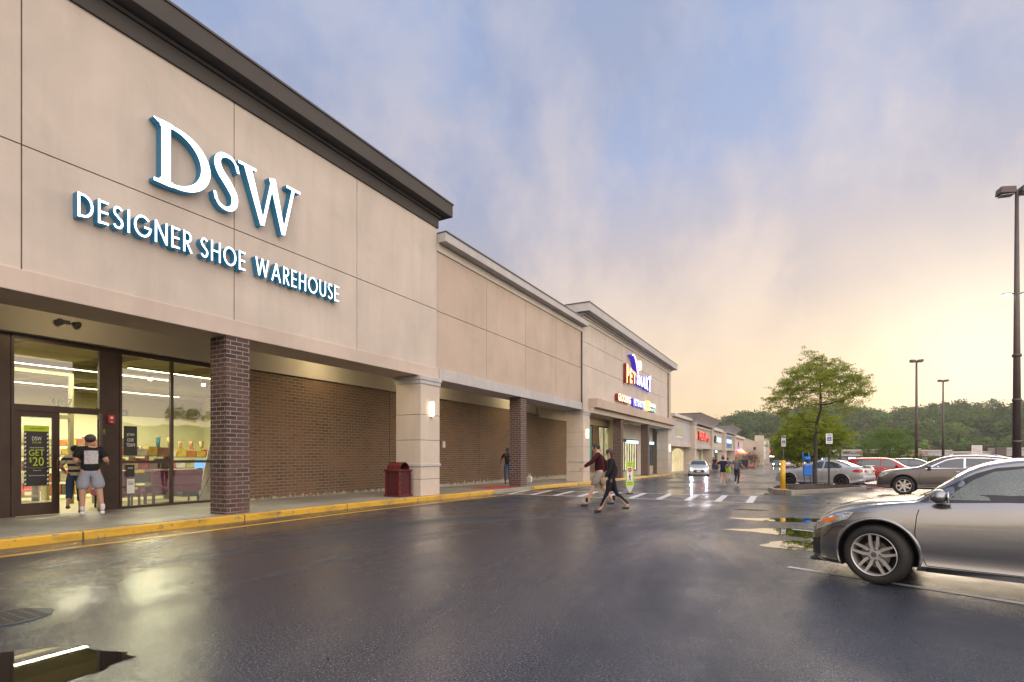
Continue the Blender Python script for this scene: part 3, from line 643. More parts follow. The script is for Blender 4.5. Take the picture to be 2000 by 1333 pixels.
def dsw_sign():
    root = thing('shop_sign', 'large lit white serif letters DSW on the stucco wall', 'shop sign', (-11.2, 5.75, 6.77))
    def put(strokes, d0=0.02, d1=0.20):
        bm = bmesh.new()
        for k, (pts, w) in enumerate(strokes): ribbon(bm, pts, [q*0.88 for q in w], d0, d1-0.0015*k, FX)
        return obj('letter', bm, ['sign_white', 'sign_return'], root, recalc=False)
    H = 1.25
    # D : stem with flared slab serifs, and a bowl that swells on the right
    n = 26; cx = 0.36; bowl, bw = [], []
    for i in range(n+1):
        a = R(90-180*i/n); bowl.append((cx+0.665*math.cos(a), 0.625+0.575*math.sin(a))); bw.append(0.075+0.150*max(0, math.cos(a))**1.3)
    put([([(0.225, 0.0), (0.225, H)], [0.20, 0.20]), ([(0.06, H-0.04), (cx, H-0.05)], [0.075, 0.10]), ([(0.0, 0.035), (cx, 0.055)], [0.07, 0.11]),
         ([(cx, 1.2)]+bowl+[(cx, 0.05)], [0.085]+bw+[0.085]), ([(0.0, H-0.015), (0.13, H-0.05), (0.15, H-0.13)], [0.03, 0.07, 0.05]), ([(0.0, 0.015), (0.12, 0.05), (0.15, 0.12)], [0.03, 0.07, 0.05])])
    # S
    c = [(1.73, 0.965), (1.70, 1.08), (1.62, 1.175), (1.50, 1.20), (1.37, 1.165), (1.285, 1.05), (1.29, 0.90), (1.37, 0.76), (1.48, 0.645), (1.59, 0.51), (1.665, 0.37), (1.66, 0.20), (1.58, 0.085), (1.46, 0.045), (1.33, 0.085), (1.255, 0.18), (1.235, 0.30)]
    w = [0.05, 0.055, 0.07, 0.09, 0.12, 0.155, 0.18, 0.20, 0.21, 0.20, 0.18, 0.155, 0.12, 0.09, 0.075, 0.06, 0.05]
    sm, sw_ = [], []
    for i in range(len(c)-1):
        p = [Vector(c[max(0, min(len(c)-1, i+k))]) for k in (-1, 0, 1, 2)]
        for s in range(3):
            u = s/3; sm.append(0.5*((2*p[1])+(p[2]-p[0])*u+(2*p[0]-5*p[1]+4*p[2]-p[3])*u*u+(-p[0]+3*p[1]-3*p[2]+p[3])*u**3)); sw_.append(w[i]+(w[i+1]-w[i])*u)
    sm.append(Vector(c[-1])); sw_.append(w[-1])
    put([(sm, sw_), ([(1.755, 0.93), (1.735, 1.10)], [0.07, 0.03]), ([(1.215, 0.33), (1.235, 0.16)], [0.07, 0.03])])
    # W
    put([([(1.98, H-0.03), (2.36, 0.02)], [0.21, 0.13]), ([(2.37, 0.03), (2.64, 1.22)], [0.08, 0.09]), ([(2.62, 1.22), (2.93, 0.0)], [0.20, 0.12]), ([(2.94, 0.03), (3.22, H-0.03)], [0.08, 0.09]),
         ([(1.76, H-0.035), (2.20, H-0.035)], [0.07, 0.07]), ([(3.02, H-0.035), (3.42, H-0.035)], [0.07, 0.07])])
    s2 = thing('shop_sign', 'lit white sans lettering DESIGNER SHOE WAREHOUSE in a row below the serif letters', 'shop sign', (-11.2, 4.52, 5.60))
    for word, a, b in (('DESIGNER', 0, 1.98), ('SHOE', 2.15, 3.17), ('WAREHOUSE', 3.42, 5.93)):
        gs = [glyph(ch) for ch in word]; gap = 0.19; tot = sum(g[0] for g in gs)+gap*(len(gs)-1); k = (b-a)/tot; x = a; Hh = 0.43
        for (wd, st) in gs:
            bm = bmesh.new()
            for q, s in enumerate(st):
                cl = isinstance(s, tuple) and s[0] == 'c'; pts = s[1] if cl else s
                ribbon(bm, [(x+px_*k, py_*Hh) for px_, py_ in pts], SW*0.29, 0.015, 0.18-0.0015*q, FX, cl)
            obj('letter', bm, ['sign_white', 'sign_return'], s2, recalc=False); x += (wd+gap)*k
dsw_sign()

def lettered(root, word, y0, y1, za, zb, face, ret, x=-11.2, d=0.22, bold=0.02):
    """separate raised letters between y0 and y1; za, zb give the bottom and top of letter i of n as functions of 0..1"""
    ms = [text_mesh(ch, 1.0, 0.01, offset=bold) if ch != ' ' else None for ch in word]; ws = []; cs = []
    for me in ms:
        if me is None: ws.append(0.45); cs.append(None); continue
        co = np.zeros(len(me.vertices)*3); me.vertices.foreach_get('co', co); co = co.reshape(-1, 3); co[:, 0] -= co[:, 0].min(); co[:, 1] -= co[:, 1].min(); co[:, 1] /= co[:, 1].max(); ws.append(co[:, 0].max()); cs.append(co)
    gap = 0.09; tot = sum(ws)+gap*(len(ws)-1); k = (y1-y0)/tot; u = 0.0
    for me, w, co in zip(ms, ws, cs):
        if me is not None:
            f0 = u/tot; 
            fx = (u+co[:, 0])/tot; lo = np.array([za(f) for f in fx]); hi = np.array([zb(f) for f in fx])
            nv = np.zeros_like(co); nv[:, 0] = x+0.02+(co[:, 2] > 0)*d; nv[:, 1] = y0+(u+co[:, 0])*k; nv[:, 2] = lo+(hi-lo)*co[:, 1]
            me.vertices.foreach_set('co', nv.ravel()); me.update(); me.name = 'letter'
            o = link('letter', me, root, [face, ret])
            for p in me.polygons: p.material_index = 0 if p.normal.x > 0.5 else 1
        u += w+gap
M['sign_orange'] = glow('sign_orange', (1.0, 0.30, 0.08), 2.0); M['sign_blue'] = glow('sign_blue', (0.36, 0.42, 1.0), 2.8); M['sign_blue_deep'] = glow('sign_blue_deep', (0.25, 0.36, 1.0), 1.7)
M['ret_violet'] = glow('ret_violet', (0.06, 0.03, 0.6), 0.55, (0.04, 0.02, 0.3)); M['ret_maroon'] = glow('ret_maroon', (0.35, 0.02, 0.02), 0.3, (0.1, 0.01, 0.01)); M['sign_peach'] = glow('sign_peach', (1.0, 0.62, 0.36), 1.8)
ps = thing('shop_sign', 'lit orange and blue arched pet store lettering with swoosh and ball', 'shop sign')
lo_ = lambda f: 6.60+0.20*math.sin(math.pi*f); hi_ = lambda f: 7.98-0.42*math.sin(math.pi*f)
lettered(ps, 'PET', 36.9, 39.35, lambda f: lo_(f*0.37), lambda f: hi_(f*0.37), 'sign_orange', 'ret_maroon', d=0.24, bold=0.05)
lettered(ps, 'SMART', 39.5, 43.7, lambda f: lo_(0.38+f*0.62), lambda f: hi_(0.38+f*0.62), 'sign_blue', 'ret_violet', d=0.24, bold=0.05)
bm = bmesh.new()
pts = [(37.9, 8.72), (38.35, 8.78), (38.75, 8.62), (39.05, 8.25), (39.25, 7.85), (39.42, 7.58), (39.6, 7.85), (39.8, 8.08)]
ribbon(bm, pts, [0.06, 0.15, 0.22, 0.22, 0.19, 0.15, 0.10, 0.05], 0.02, 0.36, Matrix.Translation((-11.2, 0, 0)) @ FX); obj('swoosh', bm, ['sign_blue', 'ret_violet'], ps, recalc=False)
bm = bmesh.new(); tube(bm, (-11.18, 40.15, 8.28), (-10.84, 40.15, 8.28), 0.36, n=24); obj('ball', bm, ['sign_peach'], ps)
s = thing('shop_sign', 'small lit peach GROOMING lettering below the arched pet store sign', 'shop sign'); lettered(s, 'GROOMING', 34.95, 37.9, lambda f: 5.18, lambda f: 5.68, 'sign_peach', 'ret_maroon', d=0.25, bold=0.03)
s = thing('shop_sign', 'small lit blue PETSHOTEL lettering in the middle of the lower sign row', 'shop sign'); lettered(s, 'PETSHOTEL', 38.7, 41.95, lambda f: 5.16, lambda f: 5.66, 'sign_blue', 'ret_violet', d=0.25, bold=0.03)
s = thing('shop_sign', 'small clinic sign with yellow lit emblem and black and teal words', 'shop sign')
boxes('emblem', [(-11.18, -10.93, 42.85, 43.4, 5.12, 5.86)], 'sign_yellow' if 'sign_yellow' in M else glow('sign_yellow', (1.0, 0.72, 0.12), 1.8), s, 0.03)
M['sign_cream'] = glow('sign_cream', (0.9, 0.85, 0.8), 1.0); M['sign_teal'] = glow('sign_teal', (0.45, 0.80, 0.85), 1.0)
lettered(s, 'Banfield', 43.5, 45.5, lambda f: 5.45, lambda f: 5.80, 'sign_cream', 'black', d=0.18, bold=0.02); lettered(s, 'HOSPITAL', 43.6, 45.5, lambda f: 5.12, lambda f: 5.36, 'sign_teal', 'black', d=0.18, bold=0.02)

# ================================================================ the shop interior
M['in_wall'] = plain('in_wall', (0.74, 0.72, 0.48), 0.8, var=0.05, scale=0.5); M['in_floor'] = plain('in_floor', (0.42, 0.38, 0.24), 0.3, var=0.1, scale=0.7); M['in_ceiling'] = plain('in_ceiling', (0.22, 0.20, 0.09), 0.9, var=0.05)
M['in_beam'] = plain('in_beam', (0.25, 0.22, 0.12), 0.8); M['tube_light'] = glow('tube_light', (1.0, 0.93, 0.62), 9.0)
def interior(p):
    boxes('inner_wall', [(-26.2, -26, -4, 16, 0.15, 6), (-26, -14.95, -4.2, -4, 0.15, 6), (-26, -14.95, 15.9, 16, 0.15, 6)], 'in_wall', p)
    boxes('inner_floor', [(-26, -14.62, -4, 16, 0.05, 0.152)], 'in_floor', p)
    boxes('inner_ceiling', [(-26, -14.95, -4, 16, 4.3, 4.4)], 'in_ceiling', p)
    boxes('roof_beam', [(-25.9, -15.2, y-0.06, y+0.06, 4.08, 4.299) for y in (0.5, 3, 5.5, 8, 10.5)], 'in_beam', p)
    boxes('bulkhead', [(-18.4, -18.2, 5.6, 12, 3.62, 4.07)], 'in_ceiling', p); boxes('bulkhead', [(-25.98, -25.9, -3.9, 15.8, 3.2, 4.07)], 'in_ceiling', p)
    # vestibule behind the doors
    boxes('vestibule', [(-17.6, -17.5, 4.4, 4.5, 0.155, 3.6), (-17.6, -17.5, 5.3, 5.4, 0.155, 3.6), (-17.6, -17.5, 7.0, 7.1, 0.155, 3.6), (-17.6, -17.5, 4.5, 5.3, 2.45, 2.55), (-17.6, -17.5, 5.4, 7.0, 2.45, 2.55), (-16.2, -16.1, 4.4, 4.5, 0.155, 3.6), (-17.5, -14.8, 4.38, 4.5, 3.61, 3.7), (-17.6, -17.5, 4.5, 7.1, 3.61, 3.7)], 'in_beam', p)
interior(dsw)
def area(loc, sx, sy, e, col, rot=(0, 0, 0)):
    l = bpy.data.lights.new('shop_light', 'AREA'); l.shape = 'RECTANGLE'; l.size = sx; l.size_y = sy; l.energy = e; l.color = col
    o = bpy.data.objects.new('shop_light', l); C.objects.link(o); o.location = loc; o.rotation_euler = rot; return o
for k, (x, y0, y1) in enumerate(((-17.2, 5.2, 9.4), (-20.0, 3.5, 11.5), (-23.0, 3.0, 13.0), (-20.5, 0.2, 3.0), (-16.6, 8.0, 11.5))):
    t = thing('ceiling_light', ['long bright tube light nearest the display window', 'tube light hanging over the shelves mid shop', 'tube light at the back of the shop', 'tube light seen above the left glass door', 'tube light behind the right display pane'][k], 'ceiling light', (x, (y0+y1)/2, 3.92 if k != 0 else 3.78))
    h = (y1-y0)/2
    area((x, (y0+y1)/2, (3.92 if k != 0 else 3.78)-0.03), 0.10, y1-y0, (130, 430, 560, 260, 130)[k], (1.0, 0.93, 0.66))
    boxes('tube', [(-0.015, 0.015, -h, h, -0.02, 0.0)], 'tube_light', t); boxes('housing', [(-0.05, 0.05, -h, h, 0.001, 0.05)], 'in_beam', t)
for k, (x, y) in enumerate(((-15.5, 8.0), (-15.4, 9.4))):
    t = thing('spot_lamp', ['bright spot lamp behind the left display pane', 'bright spot lamp behind the right display pane'][k], 'spotlight', (x, y, 3.55))
    bm = bmesh.new(); tube(bm, (0, 0, 0.12), (0.0, 0, 0.0), 0.04, 0.05); obj('housing', bm, 'black', t); bm = bmesh.new(); ball(bm, (0.01, 0, -0.02), 0.05); obj('bulb', bm, glow('spot_bulb', (1.0, 0.85, 0.5), 30), t)
# recessed porch lamps in the soffit
def porch(y, e, k, x=-13.0):
    t = thing('porch_lamp', k, 'porch lamp', (x, y, 4.748), group='round lamps recessed in the porch ceiling')
    bm = bmesh.new(); tube(bm, (0, 0, -0.004), (0, 0, -0.012), 0.12, n=18); obj('lens', bm, glow('porch_lens', (1.0, 0.85, 0.5), 4.0) if 'porch_lens' not in bpy.data.materials else bpy.data.materials['porch_lens'], t)
    bm = bmesh.new(); tube(bm, (0, 0, 0.0), (0, 0, -0.0035), 0.15, n=18); obj('ring', bm, 'chrome', t)
    l = bpy.data.lights.new('porch_light', 'POINT'); l.energy = e*0.55; l.color = (1.0, 0.80, 0.48); l.shadow_soft_size = 0.15
    o = bpy.data.objects.new('porch_light', l); C.objects.link(o); o.location = (x, y, 4.50)
for y, e, k in ((5.6, 60, 'round porch lamp over the shoe store entrance'), (12.3, 105, 'round porch lamp over the first bay of brick wall'), (18.2, 100, 'round porch lamp just past the first stucco column'), (25.4, 105, 'round porch lamp past the second brick column')): porch(y, e, k)
t = thing('ceiling_light', 'long added strip light under the porch ceiling of the pet store', 'ceiling light', (-12.6, 40, 4.36)); boxes('housing', [(-0.08, 0.08, -8, 8, 0.0, 0.039)], 'white_paint', t); area((-12.6, 40, 4.35), 0.14, 16, 220, (1.0, 0.82, 0.50))  # added fill light for the porch, with a housing put in to carry it
# shelves of shoe boxes, chairs and posters
BOXC = [(0.55, 0.16, 0.04), (0.60, 0.42, 0.06), (0.42, 0.36, 0.22), (0.10, 0.09, 0.09), (0.50, 0.06, 0.06), (0.62, 0.58, 0.48), (0.28, 0.12, 0.08), (0.55, 0.48, 0.20)]
BM_ = [plain('shoebox_%d' % i, c, 0.6, var=0.25, scale=6) for i, c in enumerate(BOXC)]
def shelf_unit(x, y0, y1, lab, seed, levels=4, h=1.5):
    r = random.Random(seed); t = thing('display_shelf', lab, 'display shelf', (x, y0, 0.152)); w = y1-y0
    for i in range(levels): boxes('shelf', [(-0.22, 0.22, 0.03, w-0.03, 0.12+i*h/levels, 0.15+i*h/levels)], 'in_beam', t)
    for a in (0.0, w-0.03): boxes('upright', [(-0.23, 0.23, a, a+0.03, 0.0, h)], 'in_beam', t)
    for i in range(levels):
        y = 0.05
        while y < w-0.35:
            bw = r.uniform(0.26, 0.34); hh = r.uniform(0.16, h/levels-0.08)
            o = boxes('shoe_box', [(-0.15, 0.17, 0, bw-0.03, 0, hh)], r.choice(BM_)); o.location = (x, y0+y, 0.152+0.152+i*h/levels); tag(o, 'shoe box among many stacked on the display shelves', 'shoe box', 'shoe boxes on the display shelves'); y += bw
shelf_unit(-17.0, 7.4, 9.3, 'low shelf of shoe boxes behind the left display pane', 1, 4, 1.55)
shelf_unit(-18.6, 9.7, 12.5, 'low shelf of shoe boxes under the boots', 2, 4, 1.5)
shelf_unit(-19.5, 4.2, 7.0, 'shelf of shoe boxes seen through the glass doors', 3, 5, 1.9)
shelf_unit(-19.8, 7.3, 10.2, 'shelf of shoe boxes in the middle of the shop floor', 5, 4, 1.6)
shelf_unit(-21.2, 0.8, 4.0, 'shelf of shoe boxes at the far left of the shop', 6, 5, 1.9)
shelf_unit(-22.5, 6.5, 11.0, 'long shelf of shoe boxes at the back wall', 4, 5, 1.9)
for k in range(6):
    bm = bmesh.new(); hh = 0.42 if k < 2 else 0.3
    tube(bm, (0, 0, 0.02), (0, 0, hh), 0.045, 0.07, 12); tube(bm, (0, 0, 0.03), (0.15, 0, 0.03), 0.04, 0.025, 10)
    o = obj('boot', bm, plain('boot_%d' % k, [(0.03, 0.12, 0.16), (0.45, 0.30, 0.08), (0.50, 0.30, 0.12), (0.50, 0.24, 0.10), (0.46, 0.33, 0.14), (0.30, 0.16, 0.08)][k], 0.6)); o.location = (-18.6, 9.85+k*0.36, 1.66)
    tag(o, ['tall teal boot on the display shelf', 'tall mustard boot beside the teal boot', 'third boot from the left on the top shelf', 'fourth boot from the left on the top shelf', 'fifth boot from the left on the top shelf', 'rightmost short brown boot on the top shelf'][k], 'boot', 'boots on the top shelf')
def armchair(x, y, w, lab):
    t = thing('bench_seat', lab, 'sofa', (x, y, 0.152)); m = M.setdefault('magenta', plain('magenta', (0.26, 0.04, 0.10), 0.8, var=0.2))
    boxes('seat', [(-0.3, 0.3, 0, w, 0.30, 0.48)], m, t, 0.03); boxes('backrest', [(0.2, 0.34, 0, w, 0.485, 0.92)], m, t, 0.04)
    for a in (0.06, w-0.1):
        for b in (-0.24, 0.22): boxes('leg', [(b, b+0.04, a, a+0.04, 0, 0.298)], 'black', t)
armchair(-15.5, 6.75, 0.7, 'maroon seat at the left edge of the display window'); armchair(-15.6, 7.95, 1.35, 'long maroon seat behind the middle post of the display window')
t = thing('side_table', 'small dark table between the maroon seats in the window', 'table', (-15.35, 7.55, 0.152)); boxes('table_top', [(-0.2, 0.2, 0, 0.38, 0.48, 0.52)], 'steel_dark', t)
for a in (0.0, 0.34):
    for b in (-0.2, 0.16): boxes('leg', [(b, b+0.04, a, a+0.04, 0, 0.479)], 'steel_dark', t)
t = thing('easel_sign', 'tall leaning white display board beside the right display pane', 'display board', (-15.6, 9.35, 0.152))
bm = bmesh.new(); prism(bm, [(0.0, 0.0), (0.62, 0.0), (0.50, 1.35), (0.34, 1.6)], 'x', 0, 0.03); obj('board', bm, 'white_paint', t); bm = bmesh.new(); tube(bm, (0.04, 0.0, 0.0), (0.045, 0.48, 0.95), 0.008); obj('strut', bm, 'black', t)
t = thing('till_monitor', 'glowing blue monitor on the dark counter in the shop', 'monitor', (-17.6, 10.45, 1.05)); boxes('screen', [(0, 0.02, 0, 0.42, 0, 0.28)], glow('screen_blue', (0.12, 0.35, 0.9), 1.2), t); boxes('stand', [(-0.1, 0.0, 0.15, 0.27, -0.08, 0.2)], 'black', t)
t = thing('sales_counter', 'dark sales counter behind the right display pane', 'counter', (-17.6, 9.9, 0.152)); boxes('body', [(-0.4, 0.3, 0, 1.5, 0, 0.78)], 'black', t, 0.01); boxes('top', [(-0.42, 0.32, -0.02, 1.52, 0.781, 0.815)], 'in_beam', t)
# writing on the glass
XG = -14.665
def poster(label, y, z, w, h, mat, x=XG):
    t = thing('poster', label, 'poster', (x, y, z)); boxes('sheet', [(0, 0.004, 0, w, 0, h)], mat, t); return t
M['lime'] = plain('lime', (0.50, 0.66, 0.02), 0.5); M['ink'] = plain('ink', (0.015, 0.015, 0.014), 0.4)
def w_(p, s, y, z, width, height, mat): text('lettering', s, 1, (0.0065, y, z), FX, [mat], p, depth=0.003, width=width, height=height)
po = poster('black sale poster with lime heading GET $20 on the shoe store door', 5.055, 0.80, 0.43, 1.30, 'ink')
boxes('heading', [(0.0042, 0.006, -0.005, 0.435, 1.185, 1.31)], 'lime', po)
w_(po, 'GOING ON NOW!', 0.10, 1.23, 0.24, 0.035, 'ink'); w_(po, 'DSW', 0.135, 0.985, 0.165, 0.085, 'white_paint'); w_(po, 'DOLLARS', 0.14, 0.925, 0.16, 0.038, 'lime'); w_(po, 'SPEND $75 OR MORE', 0.10, 0.815, 0.24, 0.026, 'white_paint')
w_(po, 'GET', 0.08, 0.655, 0.27, 0.135, 'lime'); w_(po, '$', 0.085, 0.50, 0.045, 0.12, 'lime'); w_(po, '20', 0.145, 0.435, 0.195, 0.19, 'lime'); w_(po, 'IN DSW DOLLARS', 0.12, 0.375, 0.20, 0.026, 'white_paint')
w_(po, 'TO SPEND LATER', 0.15, 0.325, 0.14, 0.018, 'white_paint'); w_(po, 'SEE STORE FOR DETAILS', 0.08, 0.215, 0.28, 0.018, 'white_paint')
bm = bmesh.new()
for s_ in (0.008, 0.397):
    for i in range(13): prism(bm, [(s_, 0.02+i*0.09), (s_+0.026, 0.035+i*0.09), (s_+0.026, 0.075+i*0.09), (s_, 0.06+i*0.09)], 'x', 0.0043, 0.0055)
obj('border', bm, 'white_paint', po)
po = poster('dark JOIN OUR TEAM poster on the display window', 6.97, 1.47, 0.30, 0.72, 'ink')
w_(po, 'JOIN', 0.06, 0.46, 0.17, 0.085, 'white_paint'); w_(po, 'OUR', 0.075, 0.335, 0.15, 0.085, 'white_paint'); w_(po, 'TEAM', 0.055, 0.21, 0.19, 0.085, 'white_paint')
po = poster('small black opening hours decal low on the display window', 7.02, 0.93, 0.19, 0.30, 'ink'); w_(po, 'HOURS', 0.04, 0.2, 0.11, 0.04, 'white_paint')
po = poster('white WE WILL BE OPEN notice low on the display window', 7.04, 0.52, 0.17, 0.36, 'white_paint'); w_(po, "WE'LL BE", 0.03, 0.28, 0.11, 0.025, 'ink'); w_(po, 'OPEN', 0.03, 0.215, 0.11, 0.045, 'ink')
t = thing('aisle_sign', "dark hanging sign reading Women's Dress inside the shop", 'sign', (-16.0, 6.95, 2.52)); boxes('board', [(0, 0.02, 0, 0.75, 0, 0.17)], 'ink', t); text('lettering', "Women's Dress", 1, (0.0225, 0.06, 0.04), FX, ['white_paint'], t, depth=0.003, width=0.62, height=0.09)
t = thing('number_decal', 'white street number 367 on the glass above the doors', 'number'); text('lettering', '367', 1, (-14.685, 5.52, 2.56), FX, ['white_paint'], t, depth=0.004, width=0.42, height=0.19)
t = thing('door_sticker', 'lime sticker on the open door leaf of the shoe store', 'sticker', (-14.25, 6.33, 1.95)); boxes('sheet', [(0, 0.12, -0.004, 0, 0, 0.12)], 'lime', t)
# ================================================================ cars
def pchip(xs, ys, x):
    xs = np.array(xs, float); ys = np.array(ys, float); h = np.diff(xs); d = np.diff(ys)/h; m = np.zeros(len(xs))
    for i in range(1, len(xs)-1):
        if d[i-1]*d[i] > 0: w1 = 2*h[i]+h[i-1]; w2 = h[i]+2*h[i-1]; m[i] = (w1+w2)/(w1/d[i-1]+w2/d[i])
    m[0] = d[0]; m[-1] = d[-1]
    x = np.clip(x, xs[0], xs[-1]); i = np.clip(np.searchsorted(xs, x)-1, 0, len(h)-1); t = (x-xs[i])/h[i]
    return float((2*t**3-3*t**2+1)*ys[i]+(t**3-2*t**2+t)*h[i]*m[i]+(-2*t**3+3*t**2)*ys[i+1]+(t**3-t**2)*h[i]*m[i+1])
def paintm(name, c, metal=0.55, rough=0.34):
    t = MT(name); f = t.noise(900, 2, 0.9); big = t.noise(2.0, 4)
    dirt = t.ramp(t.noise(38, 5, 0.8), [(0.66, 0.0), (0.76, 0.12)])
    col = t.mix(t.math('MULTIPLY', f, 0.25), c, tuple(min(1, x*1.6) for x in c))
    col = t.mix(dirt, col, tuple(min(1, x*1.5+0.02) for x in c))
    t.col(col).set(metal=metal, rough=t.math('ADD', t.math('MULTIPLY', big, 0.08), rough-0.04), coat=0.8, coatr=0.05)
    return t.m
t = MT('car_glass'); t.col((0.012, 0.018, 0.016)).set(rough=0.04, spec=1.0, metal=0.0, coat=1.0, coatr=0.02); M['car_glass'] = t.m
t = MT('car_glass_wet'); dr = t.noise(95, 5, 0.85); dm = t.ramp(dr, [(0.42, 0.0), (0.62, 1.0)])
t.col(t.mix(t.math('MULTIPLY', dm, t.ramp(t.noise(2.3, 3), [(0.35, 0.25), (0.65, 1.0)])), (0.015, 0.028, 0.024), (0.17, 0.22, 0.17))).set(rough=0.10, spec=1.0, coat=1.0, coatr=0.04).bump(dr, 0.6, 0.01); M['car_glass_wet'] = t.m
M['lamp_red'] = plain('lamp_red', (0.45, 0.01, 0.015), 0.12, coat=1.0); M['lamp_clear'] = plain('lamp_clear', (0.45, 0.48, 0.50), 0.08, 0.5, var=0.5, scale=25, coat=1.0); M['lamp_amber'] = plain('lamp_amber', (0.65, 0.16, 0.02), 0.15, coat=1.0)
M['plastic'] = plain('plastic', (0.03, 0.03, 0.032), 0.55); M['disc'] = plain('disc', (0.22, 0.21, 0.20), 0.35, 0.9); M['well'] = plain('well', (0.008, 0.008, 0.008), 0.9)
M['rim_dark'] = plain('rim_dark', (0.02, 0.02, 0.02), 0.3, 0.5); M['plate'] = plain('plate', (0.72, 0.68, 0.50), 0.4)
M['head_on'] = glow('head_on', (0.80, 0.92, 1.0), 90.0); M['tail_on'] = glow('tail_on', (1.0, 0.10, 0.03), 5.0)

class Car:
    """body as a closed loft; x runs forward from the middle of the wheelbase, y to the left"""
    def __init__(s, L, wb, Wd, fo, R_, top, belt, bot, plan, roofw, tumble=0.0):
        s.L, s.wb, s.W, s.fo, s.R = L, wb, Wd, fo, R_
        s.top, s.belt, s.bot, s.plan, s.roofw = top, belt, bot, plan, roofw
    def X(s, u): return s.wb/2+s.fo-u           # u = distance behind the nose
    def U(s, x): return s.wb/2+s.fo-x
    def f(s, tab, u): return pchip([p[0] for p in tab], [p[1] for p in tab], u)
    def ring(s, u):
        w = s.W/2*s.f(s.plan, u); zb = s.f(s.bot, u); zt = s.f(s.top, u); ze = min(s.f(s.belt, u), zt-0.01); wr = min(s.W/2*s.f(s.roofw, u), w*0.97)
        H = ze-zb; pts = []
        for k, (a, b) in enumerate(((0.0, 0.90), (0.03, 0.955), (0.09, 0.985), (0.2, 0.962), (0.30, 0.982), (0.42, 0.998), (0.55, 1.0), (0.68, 0.997), (0.80, 0.988), (0.90, 0.975), (0.965, 0.962), (1.0, 0.94))): pts.append((w*b, zb+H*a))
        G = zt-ze; crown = min(0.065, 0.22*G+0.02); zr = zt-crown; wb_ = w*0.925
        wtop = wr
        pts.append((wb_, ze+min(0.015, G*0.1)))
        for k in range(1, 9):
            q = k/8; zz = ze+0.015*(1-q)+(zr-ze)*q; yy = wb_+(wtop-wb_)*(q**1.15)
            pts.append((yy, max(zz, ze+0.002*k)))
        for k in range(1, 11):
            q = k/10; a = q*math.pi/2; pts.append((wtop*(1-math.sin(a)) if False else wtop*math.cos(a)**0.75 if q < 1 else 0.0, zr+(zt-zr)*math.sin(a)**1.0))
        return pts
    def side(s, u, z):
        p = s.ring(u)
        for (y0, z0), (y1, z1) in zip(p, p[1:]):
            if z0 <= z <= z1 and z1 > z0: return y0+(y1-y0)*(z-z0)/(z1-z0)
        return p[0][0] if z < p[0][1] else p[-1][0]
    def roof(s, u, y):
        p = s.ring(u)
        for (y0, z0), (y1, z1) in list(zip(p, p[1:]))[12:]:
            if y1 <= y <= y0 and y0 > y1: return z0+(z1-z0)*(y0-y)/(y0-y1)
        return p[12][1]
def cut_poly(poly, step, grid=True):
    bm = bmesh.new(); bm.faces.new([bm.verts.new((x, y, 0)) for x, y in poly])
    xs = [p[0] for p in poly]; ys_ = [p[1] for p in poly]
    for lo, hi, ax in ((min(xs), max(xs), 0), (min(ys_), max(ys_), 1)):
        k = lo+step
        while k < hi:
            co = [0, 0, 0]; no = [0, 0, 0]; co[ax] = k; no[ax] = 1
            bmesh.ops.bisect_plane(bm, geom=bm.verts[:]+bm.edges[:]+bm.faces[:], plane_co=co, plane_no=no); k += step
    return bm
def patch(car, poly, mode, off, side=1, step=0.08, thick=0.0):
    """cover a polygon given in (u,z) on the side or (u,y) on top, lifted off the body"""
    bm = cut_poly(poly, step)
    for v in bm.verts:
        u, b = v.co.x, v.co.y
        if mode == 'side':
            y = car.side(u, b); v.co = (car.X(u), side*(y+off), b)
        else:
            z = car.roof(u, abs(b)); z2 = car.roof(u+0.05, abs(b)); sl = (z2-z)/0.05; n = Vector((sl, 0, 1)).normalized()
            v.co = Vector((car.X(u), b, z))+n*off
    if thick:
        r = bmesh.ops.extrude_face_region(bm, geom=bm.faces[:]); 
        for v in [g for g in r['geom'] if isinstance(g, bmesh.types.BMVert)]:
            if mode == 'side': v.co.y += side*thick
            else: v.co.z += thick
    return bm
def join_bm(a, b):
    me = bpy.data.meshes.new('tmp'); b.to_mesh(me); b.free(); a.from_mesh(me); bpy.data.meshes.remove(me)
def bool_cut(o, cutters):
    for c in cutters:
        m = o.modifiers.new('b', 'BOOLEAN'); m.operation = 'DIFFERENCE'; m.solver = 'EXACT'; m.object = c
    dg = bpy.context.evaluated_depsgraph_get(); dg.update(); me = bpy.data.meshes.new_from_object(o.evaluated_get(dg))
    o.modifiers.clear(); old = o.data; o.data = me; bpy.data.meshes.remove(old)
    for c in cutters: bpy.data.objects.remove(c)
